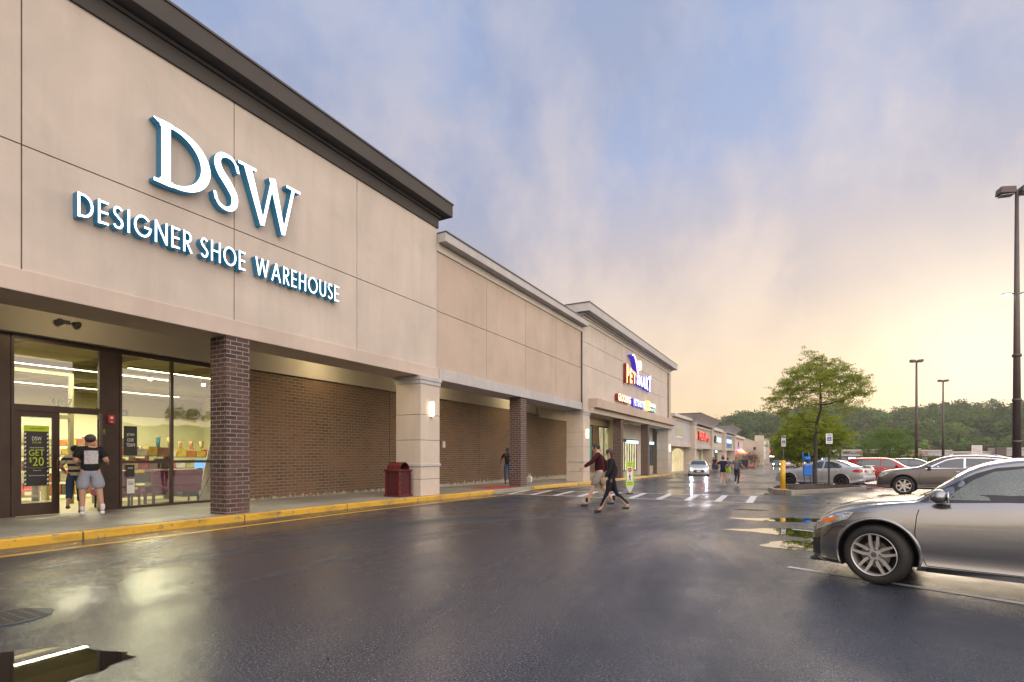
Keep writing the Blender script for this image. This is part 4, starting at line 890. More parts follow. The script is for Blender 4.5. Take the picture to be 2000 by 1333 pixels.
def wheel(parent, x, y, side, r, rimr, style, wd=0.215, steer=0.0, det=2):
    """hub and brake disc carry the tyre and the rim"""
    n = 40 if det > 1 else 20
    bm = bmesh.new(); tube(bm, (0, -0.02, 0), (0, 0.05, 0), rimr*0.62, n=24, mi=0); tube(bm, (0, -0.1, 0), (0, -0.02, 0), rimr*0.95, n=n, mi=1)
    w = obj('wheel', bm, ['disc', 'well'], parent); w.location = (x, side*y, r); w.rotation_euler = (0, 0, (0 if side > 0 else math.pi)+steer)
    prof = [(rimr*0.98, -wd/2), (rimr+0.01, -wd/2), (r-0.03, -wd/2-0.004), (r-0.010, -wd/2+0.02), (r, -wd/2+0.05), (r, wd/2-0.05), (r-0.010, wd/2-0.02), (r-0.03, wd/2+0.004), (rimr+0.03, wd/2+0.008), (rimr+0.012, wd/2), (rimr*0.98, wd/2-0.015)]
    def lathe(bm, prof, n, mi=0):
        rows = [[bm.verts.new((a*math.cos(2*math.pi*i/n), b, a*math.sin(2*math.pi*i/n))) for i in range(n)] for a, b in prof]
        for p, q in zip(rows, rows[1:]):
            for i in range(n): f = bm.faces.new((p[i], q[i], q[(i+1) % n], p[(i+1) % n])); f.material_index = mi; f.smooth = True
    bm = bmesh.new(); lathe(bm, prof, n)
    if det > 1:   # tread grooves as thin dark rings
        pass
    obj('tyre', bm, 'rubber', w)
    bm = bmesh.new(); lathe(bm, [(rimr*0.98, -wd/2+0.02), (rimr*0.93, 0.0), (rimr*0.92, wd/2-0.03), (rimr*0.99, wd/2-0.005), (rimr*1.0, wd/2+0.004), (rimr*0.965, wd/2+0.004), (rimr*0.945, wd/2-0.02)], n)
    m = 'silver_metal' if style != 'dark' else 'rim_dark'; yo = wd/2-0.022
    def spoke(a0, r0, r1, w0, w1, da=0.0, ya=0.0, yb=0.0):
        p = [(r0*math.cos(a0)-w0/2*math.sin(a0), r0*math.sin(a0)+w0/2*math.cos(a0)), (r0*math.cos(a0)+w0/2*math.sin(a0), r0*math.sin(a0)-w0/2*math.cos(a0))]
        a1 = a0+da; p += [(r1*math.cos(a1)+w1/2*math.sin(a1), r1*math.sin(a1)-w1/2*math.cos(a1)), (r1*math.cos(a1)-w1/2*math.sin(a1), r1*math.sin(a1)+w1/2*math.cos(a1))]
        A = [bm.verts.new((q[0], yo-0.02+ya, q[1])) for q in p]; B = [bm.verts.new((q[0], yo+(ya if i < 2 else yb), q[1])) for i, q in enumerate(p)]
        for i in range(4): bm.faces.new((A[i], A[(i+1) % 4], B[(i+1) % 4], B[i]))
        bm.faces.new(B); bm.faces.new(A[::-1])
    ns = 5
    if style == 'split':
        for k in range(5):
            a = 2*math.pi*k/5+0.3
            for sg in (-1, 1): spoke(a+sg*0.33, rimr*0.22, rimr*0.50, 0.030, 0.034, -sg*0.02, 0.0, 0.004); spoke(a+sg*0.31, rimr*0.49, rimr*0.95, 0.034, 0.026, -sg*0.12, 0.004, 0.012)
        tube(bm, (0, yo-0.03, 0), (0, yo+0.004, 0), rimr*0.27, n=24)
    else:
        ns = 7 if style == 'multi' else 5
        for k in range(ns):
            a = 2*math.pi*k/ns; spoke(a, rimr*0.15, rimr*0.95, 0.05, 0.06 if ns == 7 else 0.045); 
            if ns == 5: spoke(a+0.2, rimr*0.15, rimr*0.95, 0.03, 0.03)
        tube(bm, (0, yo-0.03, 0), (0, yo+0.004, 0), rimr*0.24, n=20)
    rim = obj('rim', bm, m, w)
    if det > 1:
        bm = bmesh.new(); tube(bm, (0, yo+0.004, 0), (0, yo+0.012, 0), rimr*0.12, n=20)
        for k in range(5): a = 2*math.pi*k/5+0.62; tube(bm, (0.062*math.cos(a), yo, 0.062*math.sin(a)), (0.062*math.cos(a), yo+0.012, 0.062*math.sin(a)), 0.012, n=8)
        obj('hub_cap', bm, 'chrome', w)
    return w
def build_car(name, label, cat, car, paint_m, loc, heading, glass='car_glass', style='multi', rimr=None, side_windows=(), screen=None, rear=None, det=2, steer=0.0, cladding=None, headlight=None, tail=None, seams=(), handles=(), mirror=None, trim=None, plate_rear=False, group=None, lights_on=False, nstep=0.05, roof_rack=False, fins=()):
    root = thing(name, label, cat, loc, heading, group)
    bm = bmesh.new(); us = [0.0, 0.012, 0.03, 0.06, 0.10, 0.15, 0.2]+list(np.arange(0.25, car.L-0.22, nstep))+[car.L-0.2, car.L-0.15, car.L-0.10, car.L-0.06, car.L-0.03, car.L-0.012, car.L]
    rows = []
    for u in us:
        p = car.ring(u); e = min(u, car.L-u); k = 1.0 if e > 0.10 else 0.90+0.10*math.sqrt(max(0.0, 1-(1-e/0.10)**2))
        zc = 0.5*(p[0][1]+p[-1][1]); pts = [(y*k, zc+(z-zc)*k) for y, z in p]
        x = car.X(u); full = [(x, y, z) for y, z in pts]+[(x, -y, z) for y, z in pts[-2::-1]]
        rows.append([bm.verts.new(q) for q in full])
    for a, b in zip(rows, rows[1:]):
        for i in range(len(a)): 
            j = (i+1) % len(a); f = bm.faces.new((a[i], b[i], b[j], a[j])); f.smooth = i != len(a)-1
    bm.faces.new(rows[0]); bm.faces.new(rows[-1][::-1])
    body = obj('body', bm, [paint_m, 'well'], root)
    cut = []
    for sx in (car.wb/2, -car.wb/2):
        bm = bmesh.new(); tube(bm, (sx, -car.W, car.R+0.01), (sx, -car.W/2+0.30, car.R+0.01), car.R+0.055, n=48); tube(bm, (sx, car.W/2-0.30, car.R+0.01), (sx, car.W, car.R+0.01), car.R+0.055, n=48)
        for f in bm.faces: f.material_index = 0
        c = obj('cut', bm, ['well'], root); cut.append(c)
    bool_cut(body, cut)
    for p in body.data.polygons: p.use_smooth = True
    body.data.set_sharp_from_angle(angle=R(38))
    for x in (car.wb/2, -car.wb/2):
        for sd in (1, -1):
            if det == 0 and sd == -1 and False: continue
            wheel(root, x, car.W/2-0.125, sd, car.R, rimr or car.R*0.69, style, det=det, steer=steer if x > 0 else 0.0)
            # arch lip
            if det:
                bm = bmesh.new(); n = 28; Ri, Ro = car.R+0.05, car.R+0.075; rr = []
                for i in range(n+1):
                    a = R(-22)+R(224)*i/n; row = []
                    for q, o in ((Ri, -0.02), (Ri, 0.012), (Ro, 0.012), (Ro+0.01, -0.004)):
                        xx = x+q*math.cos(a); zz = max(car.R+0.01+q*math.sin(a), car.f(car.bot, car.U(xx))+0.01); row.append(bm.verts.new((xx, sd*(car.side(car.U(xx), zz)+o), zz)))
                    rr.append(row)
                for p, q in zip(rr, rr[1:]):
                    for i in range(3): f = bm.faces.new((p[i], q[i], q[i+1], p[i+1])); f.smooth = True
                obj('arch_lip', bm, cladding or paint_m, root)
    for sd in (1, -1):
        for poly in side_windows:
            bm = patch(car, poly, 'side', 0.004, sd, 0.10); obj('side_window', bm, glass, root)
            # dark surround
        if trim:
            for poly, mt in trim: obj('window_trim', patch(car, poly, 'side', 0.0025, sd, 0.10), mt, root)
        for ln in seams:
            bm = bmesh.new()
            for (a, b), (c, d) in zip(ln, ln[1:]):
                dd = Vector((c-a, d-b)); k = max(1, int(dd.length/0.06)); nn = Vector((-dd.y, dd.x)).normalized()*0.004
                for q in range(k):
                    p, r = Vector((a, b))+dd*q/k, Vector((a, b))+dd*(q+1)/k; vs = []
                    for w, sg in ((p, -1), (r, -1), (r, 1), (p, 1)): ww = w+nn*sg; vs.append(bm.verts.new((car.X(ww.x), sd*(car.side(ww.x, ww.y)+0.0015), ww.y)))
                    bm.faces.new(vs)
            obj('door_seam', bm, 'well', root)
        for (u, z) in handles:
            bm = bmesh.new(); y = car.side(u, z)+0.022; tube(bm, (car.X(u)-0.085, sd*y, z), (car.X(u)+0.085, sd*y, z), 0.013, n=8); tube(bm, (car.X(u)-0.075, sd*y, z), (car.X(u)-0.075, sd*(y-0.03), z), 0.01, n=6); tube(bm, (car.X(u)+0.075, sd*y, z), (car.X(u)+0.075, sd*(y-0.03), z), 0.01, n=6)
            obj('door_handle', bm, 'chrome' if handles is not None and det < 2 else paint_m, root)
        if mirror:
            u, z = mirror; y = car.side(u, z); bm = bmesh.new(); ball(bm, (car.X(u)+0.02, sd*(y+0.13), z+0.07), 1.0, 0, (0.085, 0.115, 0.075), 16, 10); tube(bm, (car.X(u)+0.03, sd*(y-0.02), z), (car.X(u)+0.02, sd*(y+0.08), z+0.03), 0.03, 0.025, 8, 1)
            mo = obj('wing_mirror', bm, [paint_m, 'plastic'], root)
            bm = bmesh.new(); ball(bm, (car.X(u)-0.058, sd*(y+0.13), z+0.07), 1.0, 0, (0.012, 0.10, 0.062), 14, 8); obj('mirror_glass', bm, 'chrome', mo)
        if headlight:
            for hi_, (poly, mt) in enumerate(headlight):
                o = obj('headlight' if hi_ == 0 else 'indicator', patch(car, poly, 'side', 0.006+0.004*hi_, sd, 0.05), mt, root)
        if tail:
            for poly, mt in tail: obj('tail_light', patch(car, poly, 'side', 0.006, sd, 0.05), mt, root)
        if cladding:
            zb = car.f(car.bot, car.L/2); poly = [(car.fo+car.R+0.1, zb+0.01), (car.fo+car.wb-car.R-0.1, zb+0.01), (car.fo+car.wb-car.R-0.1, zb+0.13), (car.fo+car.R+0.1, zb+0.13)]
            obj('sill_cladding', patch(car, poly, 'side', 0.012, sd, 0.2), cladding, root)
    if screen: obj('windscreen', patch(car, screen, 'top', 0.005, 1, 0.09), glass, root)
    if rear: obj('rear_window', patch(car, rear, 'top', 0.005, 1, 0.09), glass, root)
    return root
def sym(u0, w0, u1, w1, cv=0.06):
    """windscreen outline: bottom edge at u0 (half width w0), top edge at u1 (half width w1)"""
    return [(u0+cv, -w0), (u0+cv*0.3, -w0*0.6), (u0, 0), (u0+cv*0.3, w0*0.6), (u0+cv, w0), (u1, w1), (u1, -w1)]
def head(phi): return math.pi-phi
def place(P, phi, wb, W, front=True, flip=False):
    """ground contact of the near wheel -> middle of the car; flip for a car pointing right"""
    h = Vector((-math.cos(phi), math.sin(phi))); n = Vector((-math.sin(phi), -math.cos(phi)))
    if flip: h = -h
    c = Vector(P)-h*(wb/2 if front else -wb/2)-n*(W/2-0.05)
    return (c.x, c.y, zg(c.y)), math.atan2(h.y, h.x)

# ---- grey coupe in the foreground
coupe = Car(4.42, 2.70, 1.80, 0.72, 0.335,
    top=[(0, 0.50), (0.03, 0.61), (0.12, 0.73), (0.26, 0.84), (0.46, 0.90), (0.85, 0.957), (1.05, 0.985), (1.3, 1.165), (1.5, 1.315), (1.7, 1.395), (1.94, 1.432), (2.5, 1.445), (3.0, 1.40), (3.5, 1.27), (4.0, 1.09), (4.3, 1.0), (4.42, 0.9)],
    belt=[(0, 0.45), (0.03, 0.57), (0.13, 0.67), (0.26, 0.745), (0.46, 0.81), (0.65, 0.865), (1.07, 0.93), (1.34, 0.945), (1.92, 0.982), (3.0, 1.0), (3.8, 1.0), (4.42, 0.88)],
    bot=[(0, 0.20), (0.3, 0.17), (0.6, 0.17), (1.05, 0.20), (3.0, 0.195), (3.6, 0.22), (4.42, 0.30)],
    plan=[(0, 0.62), (0.04, 0.72), (0.12, 0.82), (0.26, 0.905), (0.46, 0.965), (0.75, 0.99), (1.2, 0.99), (2.2, 1.0), (3.3, 1.0), (3.9, 0.96), (4.25, 0.88), (4.42, 0.78)],
    roofw=[(0, 0.45), (0.5, 0.64), (0.9, 0.76), (1.07, 0.80), (1.4, 0.74), (1.8, 0.66), (2.5, 0.63), (3.8, 0.62), (4.42, 0.55)])
P_SC = (0.72, 7.27); loc, hd = place(P_SC, R(14), 2.70, 1.80)
M['coupe_paint'] = paintm('coupe_paint', (0.235, 0.235, 0.24), 0.85, 0.22)
cp = build_car('parked_car', 'wet grey coupe with five split-spoke alloy wheels parked over a white line', 'car', coupe, M['coupe_paint'], loc, hd, 'car_glass_wet', 'split', 0.238,
    side_windows=[[(1.34, 0.988), (1.36, 1.03), (1.45, 1.115), (1.54, 1.195), (1.70, 1.285), (1.93, 1.322), (2.2, 1.335), (2.48, 1.338), (2.50, 1.02)], [(2.56, 1.02), (2.54, 1.335), (3.0, 1.30), (3.3, 1.2), (3.32, 1.05)]],
    trim=[([(1.10, 0.950), (1.22, 1.05), (1.40, 1.165), (1.56, 1.265), (1.72, 1.325), (1.95, 1.350), (2.3, 1.362), (2.9, 1.34), (3.3, 1.25), (3.5, 1.16), (3.5, 1.02), (2.5, 1.005), (1.8, 0.985), (1.34, 0.955)], 'plastic')],
    screen=sym(1.04, 0.66, 1.66, 0.55), rear=[(3.25, -0.5), (3.25, 0.5), (3.85, 0.56), (3.85, -0.56)], steer=R(-14),
    seams=[[(1.12, 0.93), (1.085, 0.80), (1.07, 0.62), (1.09, 0.45), (1.17, 0.275), (2.4, 0.275), (2.52, 0.40), (2.54, 0.99)], [(0.17, 0.47), (0.27, 0.60), (0.42, 0.63)]],
    handles=[(2.35, 0.86)], mirror=(1.30, 0.955),
    headlight=[([(0.07, 0.55), (0.09, 0.64), (0.20, 0.72), (0.40, 0.795), (0.50, 0.80), (0.44, 0.72), (0.30, 0.66), (0.18, 0.60)], 'lamp_clear'), ([(0.13, 0.635), (0.16, 0.69), (0.34, 0.745), (0.28, 0.675)], 'lamp_amber')] , nstep=0.04)
cp_b = boxes('front_lip', [(coupe.X(0.55), coupe.X(-0.01), -0.62, 0.62, 0.155, 0.20)], 'plastic', cp, 0.02)
for sd in (1, -1):   # side skirt and the black slot in the bumper corner
    poly = [(1.16, 0.205), (2.95, 0.20), (2.95, 0.262), (1.20, 0.262)]
    obj('side_skirt', patch(coupe, poly, 'side', 0.018, sd, 0.1, 0.012), M['coupe_paint'], cp)
    obj('bumper_vent', patch(coupe, [(0.02, 0.25), (0.03, 0.44), (0.13, 0.47), (0.11, 0.25)], 'side', 0.004, sd, 0.05), 'plastic', cp)
bm = bmesh.new(); y = coupe.side(2.3, 0.93)

# ---- silver sedan behind the island
sedan = Car(4.58, 2.65, 1.80, 0.90, 0.335,
    top=[(0, 0.60), (0.05, 0.68), (0.3, 0.82), (0.8, 0.93), (1.15, 0.99), (1.3, 1.02), (1.75, 1.26), (2.1, 1.41), (2.5, 1.465), (2.9, 1.455), (3.3, 1.37), (3.75, 1.20), (4.0, 1.12), (4.35, 1.12), (4.5, 1.09), (4.58, 0.95)],
    belt=[(0, 0.55), (0.1, 0.66), (0.5, 0.80), (1.2, 0.90), (2.5, 0.95), (3.8, 1.01), (4.4, 1.03), (4.58, 0.93)],
    bot=[(0, 0.22), (0.5, 0.18), (2.3, 0.18), (3.9, 0.20), (4.58, 0.36)],
    plan=[(0, 0.72), (0.1, 0.84), (0.35, 0.95), (0.8, 1.0), (3.6, 1.0), (4.2, 0.95), (4.5, 0.88), (4.58, 0.84)],
    roofw=[(0, 0.5), (0.8, 0.74), (1.3, 0.80), (2.1, 0.66), (3.0, 0.64), (3.7, 0.68), (4.1, 0.74), (4.58, 0.72)])
def at(px, t):
    a = (px-1000)/1045.0; return ((-0.47885+a*0.87790)*t, (0.87790+a*0.47885)*t)
Pr = Vector(at(1643, 28.0)); loc, hd = place(Pr, R(24), 2.65, 1.80, False)
M['silver_paint'] = paintm('silver_paint', (0.50, 0.515, 0.54), 0.5, 0.30)
ws = build_car('parked_car', 'silver sedan with black wheels behind the planted island', 'car', sedan, M['silver_paint'], loc, hd, 'car_glass', 'dark', 0.235,
    side_windows=[[(1.72, 0.985), (1.95, 1.15), (2.2, 1.28), (2.45, 1.355), (2.62, 1.365), (2.60, 0.99)], [(2.68, 0.995), (2.70, 1.365), (3.05, 1.335), (3.35, 1.24), (3.55, 1.12), (3.52, 1.03)]],
    screen=sym(1.28, 0.70, 2.0, 0.56), rear=[(3.12, -0.50), (3.12, 0.50), (3.85, 0.60), (3.85, -0.60)],
    seams=[[(1.4, 0.88), (1.38, 0.5), (1.5, 0.28), (2.55, 0.27), (2.66, 0.9)], [(2.66, 0.6), (2.62, 0.28), (3.2, 0.28)], [(3.55, 1.0), (3.5, 0.75), (3.35, 0.6)]], handles=[(2.45, 0.85), (3.35, 0.89)], mirror=(1.75, 0.98),
    headlight=[([(0.12, 0.60), (0.2, 0.70), (0.5, 0.76), (0.4, 0.64)], 'lamp_clear')], tail=[([(4.05, 0.86), (4.15, 0.96), (4.50, 0.98), (4.54, 0.86), (4.45, 0.80), (4.2, 0.81)], 'lamp_red')], det=1, nstep=0.07)
def rear_kit(root, car, z, plate=True, spoiler=False, lamps=True, on=False):
    xr = car.X(car.L)
    if plate: boxes('licence_plate', [(xr-0.016, xr-0.002, -0.16, 0.16, z, z+0.155)], 'plate', root)
    for sd in (1, -1):
        if lamps: 
            bm = bmesh.new(); a, b = sorted((sd*car.W*0.25, sd*car.W*0.385)); box(bm, xr-0.02, xr+0.02, a, b, z+0.08, z+0.19); obj('tail_lamp', bm, 'tail_on' if on else 'lamp_red', root, bevel=0.01)
    boxes('bumper_insert', [(xr-0.02, xr+0.05, -car.W*0.3, car.W*0.3, car.f(car.bot, car.L)-0.03, car.f(car.bot, car.L)+0.08)], 'plastic', root, 0.02)
rear_kit(ws, sedan, 0.74); bm = bmesh.new(); box(bm, sedan.X(4.60), sedan.X(4.38), -0.62, 0.62, 1.115, 1.145); obj('boot_spoiler', bm, M['silver_paint'], ws, bevel=0.012)
boxes('bumper', [(sedan.X(4.61), sedan.X(4.50), -0.72, 0.72, 0.46, 0.64)], M['silver_paint'], ws, 0.04)

# ---- brown crossover
xover = Car(4.83, 2.81, 1.91, 0.95, 0.385,
    top=[(0, 0.72), (0.05, 0.86), (0.25, 0.98), (0.8, 1.08), (1.25, 1.14), (1.4, 1.17), (1.9, 1.44), (2.2, 1.565), (2.6, 1.63), (3.2, 1.635), (3.8, 1.59), (4.3, 1.50), (4.6, 1.28), (4.76, 1.08), (4.83, 0.85)],
    belt=[(0, 0.66), (0.1, 0.80), (0.5, 0.94), (1.3, 1.04), (3.0, 1.09), (4.2, 1.16), (4.83, 0.83)],
    bot=[(0, 0.30), (0.5, 0.26), (2.4, 0.26), (4.2, 0.27), (4.83, 0.42)],
    plan=[(0, 0.74), (0.08, 0.86), (0.3, 0.95), (0.8, 1.0), (4.0, 1.0), (4.5, 0.94), (4.83, 0.85)],
    roofw=[(0, 0.5), (0.8, 0.76), (1.4, 0.80), (2.2, 0.68), (3.0, 0.66), (4.0, 0.64), (4.6, 0.66), (4.83, 0.66)])
Pf = Vector(at(1765, 21.85)); loc, hd = place(Pf, R(13), 2.81, 1.91)
M['brown_paint'] = paintm('brown_paint', (0.105, 0.090, 0.082), 0.6, 0.33)
cad = build_car('parked_car', 'brown-grey crossover with silver multi-spoke wheels and chrome window line', 'car', xover, M['brown_paint'], loc, hd, 'car_glass', 'multi', 0.262,
    side_windows=[[(1.80, 1.12), (2.05, 1.28), (2.3, 1.42), (2.6, 1.49), (2.82, 1.505), (2.82, 1.13)], [(2.88, 1.13), (2.88, 1.507), (3.4, 1.50), (3.85, 1.455), (4.05, 1.19)]],
    trim=[([(1.62, 1.075), (1.70, 1.12), (2.05, 1.33), (2.3, 1.46), (2.6, 1.535), (3.4, 1.54), (3.95, 1.49), (4.22, 1.19), (4.18, 1.165), (1.8, 1.09)], 'chrome')],
    screen=sym(1.38, 0.74, 2.12, 0.58), rear=[(4.34, -0.5), (4.34, 0.5), (4.62, 0.6), (4.62, -0.6)], cladding='plastic',
    seams=[[(1.5, 1.0), (1.45, 0.6), (1.55, 0.40), (2.75, 0.40), (2.86, 1.08)], [(2.86, 0.7), (2.86, 0.42), (3.5, 0.42)], [(3.95, 1.1), (3.9, 0.85), (3.75, 0.7)]], handles=[(2.62, 0.98), (3.72, 1.02)], mirror=(1.78, 1.10),
    headlight=[([(0.10, 0.72), (0.14, 0.86), (0.55, 0.98), (0.60, 0.97), (0.38, 0.84), (0.2, 0.70)], 'lamp_clear')], det=1, nstep=0.07)
for sd in (1, -1):
    bm = bmesh.new(); zr = 1.66; yy = 0.56; pts = [(2.3, 1.60), (2.5, 1.67), (3.6, 1.66), (3.95, 1.58)]
    for a, b in zip(pts, pts[1:]): tube(bm, (xover.X(a[0]), sd*yy, a[1]), (xover.X(b[0]), sd*yy, b[1]), 0.018, n=8)
    obj('roof_rail', bm, 'chrome', cad)

# ---- red box-shaped hatchback and dark SUV, both pointing right
boxy = Car(4.14, 2.57, 1.80, 0.84, 0.34,
    top=[(0, 0.72), (0.05, 0.84), (0.3, 0.96), (0.8, 1.04), (1.0, 1.08), (1.5, 1.40), (1.75, 1.53), (2.1, 1.60), (2.8, 1.605), (3.6, 1.58), (3.95, 1.52), (4.05, 1.2), (4.14, 0.9)],
    belt=[(0, 0.66), (0.1, 0.80), (0.5, 0.93), (1.1, 1.0), (2.5, 1.02), (3.9, 1.05), (4.14, 0.88)],
    bot=[(0, 0.24), (0.5, 0.2), (2.4, 0.2), (4.14, 0.34)],
    plan=[(0, 0.78), (0.1, 0.88), (0.35, 0.97), (0.8, 1.0), (3.6, 1.0), (4.0, 0.96), (4.14, 0.9)],
    roofw=[(0, 0.55), (0.8, 0.76), (1.0, 0.82), (1.7, 0.74), (2.5, 0.72), (3.8, 0.70), (4.14, 0.74)])
M['red_paint'] = paintm('red_paint', (0.30, 0.004, 0.008), 0.2, 0.38)
Pk = Vector(at(1778, 31.5)); loc, hd = place(Pk, R(8), 2.57, 1.80, True, True)
kia = build_car('parked_car', 'red box-shaped hatchback between the silver sedan and brown crossover', 'car', boxy, M['red_paint'], loc, hd, 'car_glass', 'multi', 0.23,
    side_windows=[[(1.42, 1.06), (1.62, 1.30), (1.78, 1.45), (2.25, 1.47), (2.25, 1.06)], [(2.32, 1.06), (2.32, 1.47), (3.55, 1.45), (3.42, 1.09)]],
    screen=sym(1.02, 0.72, 1.68, 0.62), rear=[(3.96, -0.55), (3.96, 0.55), (4.04, 0.6), (4.04, -0.6)], seams=[[(1.25, 1.0), (1.2, 0.5), (1.35, 0.3), (2.25, 0.3), (2.3, 1.0)], [(2.3, 0.4), (2.6, 0.3), (3.1, 0.6), (3.3, 1.0)]], handles=[(2.1, 0.94), (3.15, 0.97)], mirror=(1.5, 1.06), det=1, nstep=0.08,
    tail=[([(3.98, 0.95), (3.99, 1.35), (4.05, 1.35), (4.07, 0.95)], 'lamp_red')])
M['navy_paint'] = paintm('navy_paint', (0.03, 0.045, 0.08), 0.5, 0.25); M['dark_paint'] = paintm('dark_paint', (0.03, 0.032, 0.035), 0.5, 0.28); M['white_car'] = paintm('white_car', (0.55, 0.56, 0.57), 0.2, 0.3); M['beige_paint'] = paintm('beige_paint', (0.35, 0.31, 0.25), 0.5, 0.3); M['taxi_paint'] = paintm('taxi_paint', (0.60, 0.30, 0.03), 0.2, 0.3)
SUVW = [[(1.72, 1.10), (1.98, 1.28), (2.25, 1.42), (2.8, 1.50), (2.8, 1.12)], [(2.87, 1.12), (2.87, 1.50), (3.4, 1.50), (4.0, 1.45), (4.15, 1.18)]]
Pk = Vector(at(1838, 39.0)); loc, hd = place(Pk, R(8), 2.81, 1.91, True, True)
suv = build_car('parked_car', 'dark blue estate SUV seen over the red hatchback bonnet', 'car', xover, M['navy_paint'], loc, hd, 'car_glass', 'multi', 0.26, side_windows=SUVW, screen=sym(1.38, 0.74, 2.12, 0.58), rear=[(4.34, -0.5), (4.34, 0.5), (4.62, 0.6), (4.62, -0.6)], mirror=(1.78, 1.10), det=0, nstep=0.12, handles=[(2.62, 0.98), (3.72, 1.02)])
SEDW = [[(1.72, 0.985), (1.95, 1.15), (2.2, 1.28), (2.45, 1.355), (2.62, 1.365), (2.60, 0.99)], [(2.68, 0.995), (2.70, 1.365), (3.05, 1.335), (3.35, 1.24), (3.55, 1.12), (3.52, 1.03)]]
SDK = dict(side_windows=SEDW, screen=sym(1.28, 0.70, 2.0, 0.56), rear=[(3.12, -0.50), (3.12, 0.50), (3.85, 0.60), (3.85, -0.60)], mirror=(1.75, 0.98), det=0, nstep=0.12)
def face_kit(root, car, on=True, plate=True):
    x = car.X(0)
    boxes('grille', [(x-0.03, x+0.012, -0.45, 0.45, 0.34, 0.58)], 'plastic', root, 0.03)
    if plate: boxes('licence_plate', [(x+0.013, x+0.02, -0.16, 0.16, 0.40, 0.53)], 'plate', root)
    for sd in (1, -1):
        bm = bmesh.new(); ball(bm, (x-0.08, sd*0.62, 0.64), 1.0, 0, (0.09, 0.15, 0.065), 14, 8); h = obj('headlight', bm, 'lamp_clear', root)
        if on:
            bm = bmesh.new(); ball(bm, (x+0.0, sd*0.62, 0.64), 0.055); obj('bulb', bm, 'head_on', h)
def simple_car(label, px, t, heading, paint, spec=sedan, kw=SDK, name='parked_car', front=False, tailon=False, group=None):
    x, y = at(px, t); r = build_car(name, label, 'car', spec, M[paint], (x, y, zg(y)), heading, 'car_glass', 'multi', 0.235, group=group, **kw)
    if front: face_kit(r, spec)
    if tailon: rear_kit(r, spec, 0.74, True, on=True)
    return r
oc = simple_car('silver sedan with bright headlights driving towards the crosswalk', 1364, 49.5, R(-80), 'silver_paint', name='car', front=True)
def beam(root, spec, e=60):
    for sd in (1, -1):
        l = bpy.data.lights.new('headlight_beam', 'SPOT'); l.energy = e; l.color = (0.85, 0.93, 1.0); l.spot_size = R(70); l.spot_blend = 0.7; l.shadow_soft_size = 0.05
        o = bpy.data.objects.new('headlight_beam', l); C.objects.link(o); o.parent = root; o.location = (spec.X(0)+0.08, sd*0.62, 0.64); o.rotation_euler = (0, R(-86), 0)
beam(oc, sedan)
oc2 = simple_car('small dark car with headlights far down the lane', 1517, 118, R(-88), 'dark_paint', name='car', front=True)
simple_car('silver car with red tail lights driving away down the lane', 1545, 108, R(88), 'silver_paint', name='car', tailon=True)
simple_car('orange taxi with lit lamps behind the driving silver car', 1565, 112, R(80), 'taxi_paint', name='car', tailon=True)
simple_car('dark car whose roof shows between silver sedan and red hatchback', 1668, 45, R(172), 'navy_paint')
for k, (px, t, pn, sp, kw, lab) in enumerate(((1885, 34, 'silver_paint', sedan, SDK, 'silver sedan roof behind the brown crossover'), (1930, 38, 'white_car', sedan, SDK, 'white sedan further behind the brown crossover tail'),
        (1905, 46, 'beige_paint', sedan, SDK, 'beige sedan beneath the white signboard'), (1860, 55, 'navy_paint', sedan, SDK, 'dark blue sedan right of the second lamp pole'), (1975, 44, 'dark_paint', sedan, SDK, 'black sedan beside the nearest lamp pole'),
        (1700, 62, 'white_car', sedan, SDK, 'white sedan under the round green tree'), (1640, 70, 'dark_paint', sedan, SDK, 'black sedan far behind the yellow-green tree'), (1755, 70, 'red_paint', sedan, SDK, 'red sedan far behind the blue SUV'), (1820, 74, 'silver_paint', sedan, SDK, 'silver sedan far off left of the third lamp pole'),
        (1950, 70, 'white_car', sedan, SDK, 'white sedan far off near the yellow bin'))):
    simple_car(lab, px, t, R(172+(k % 3)*4), pn, sp, kw, group='parked cars in the rows behind')
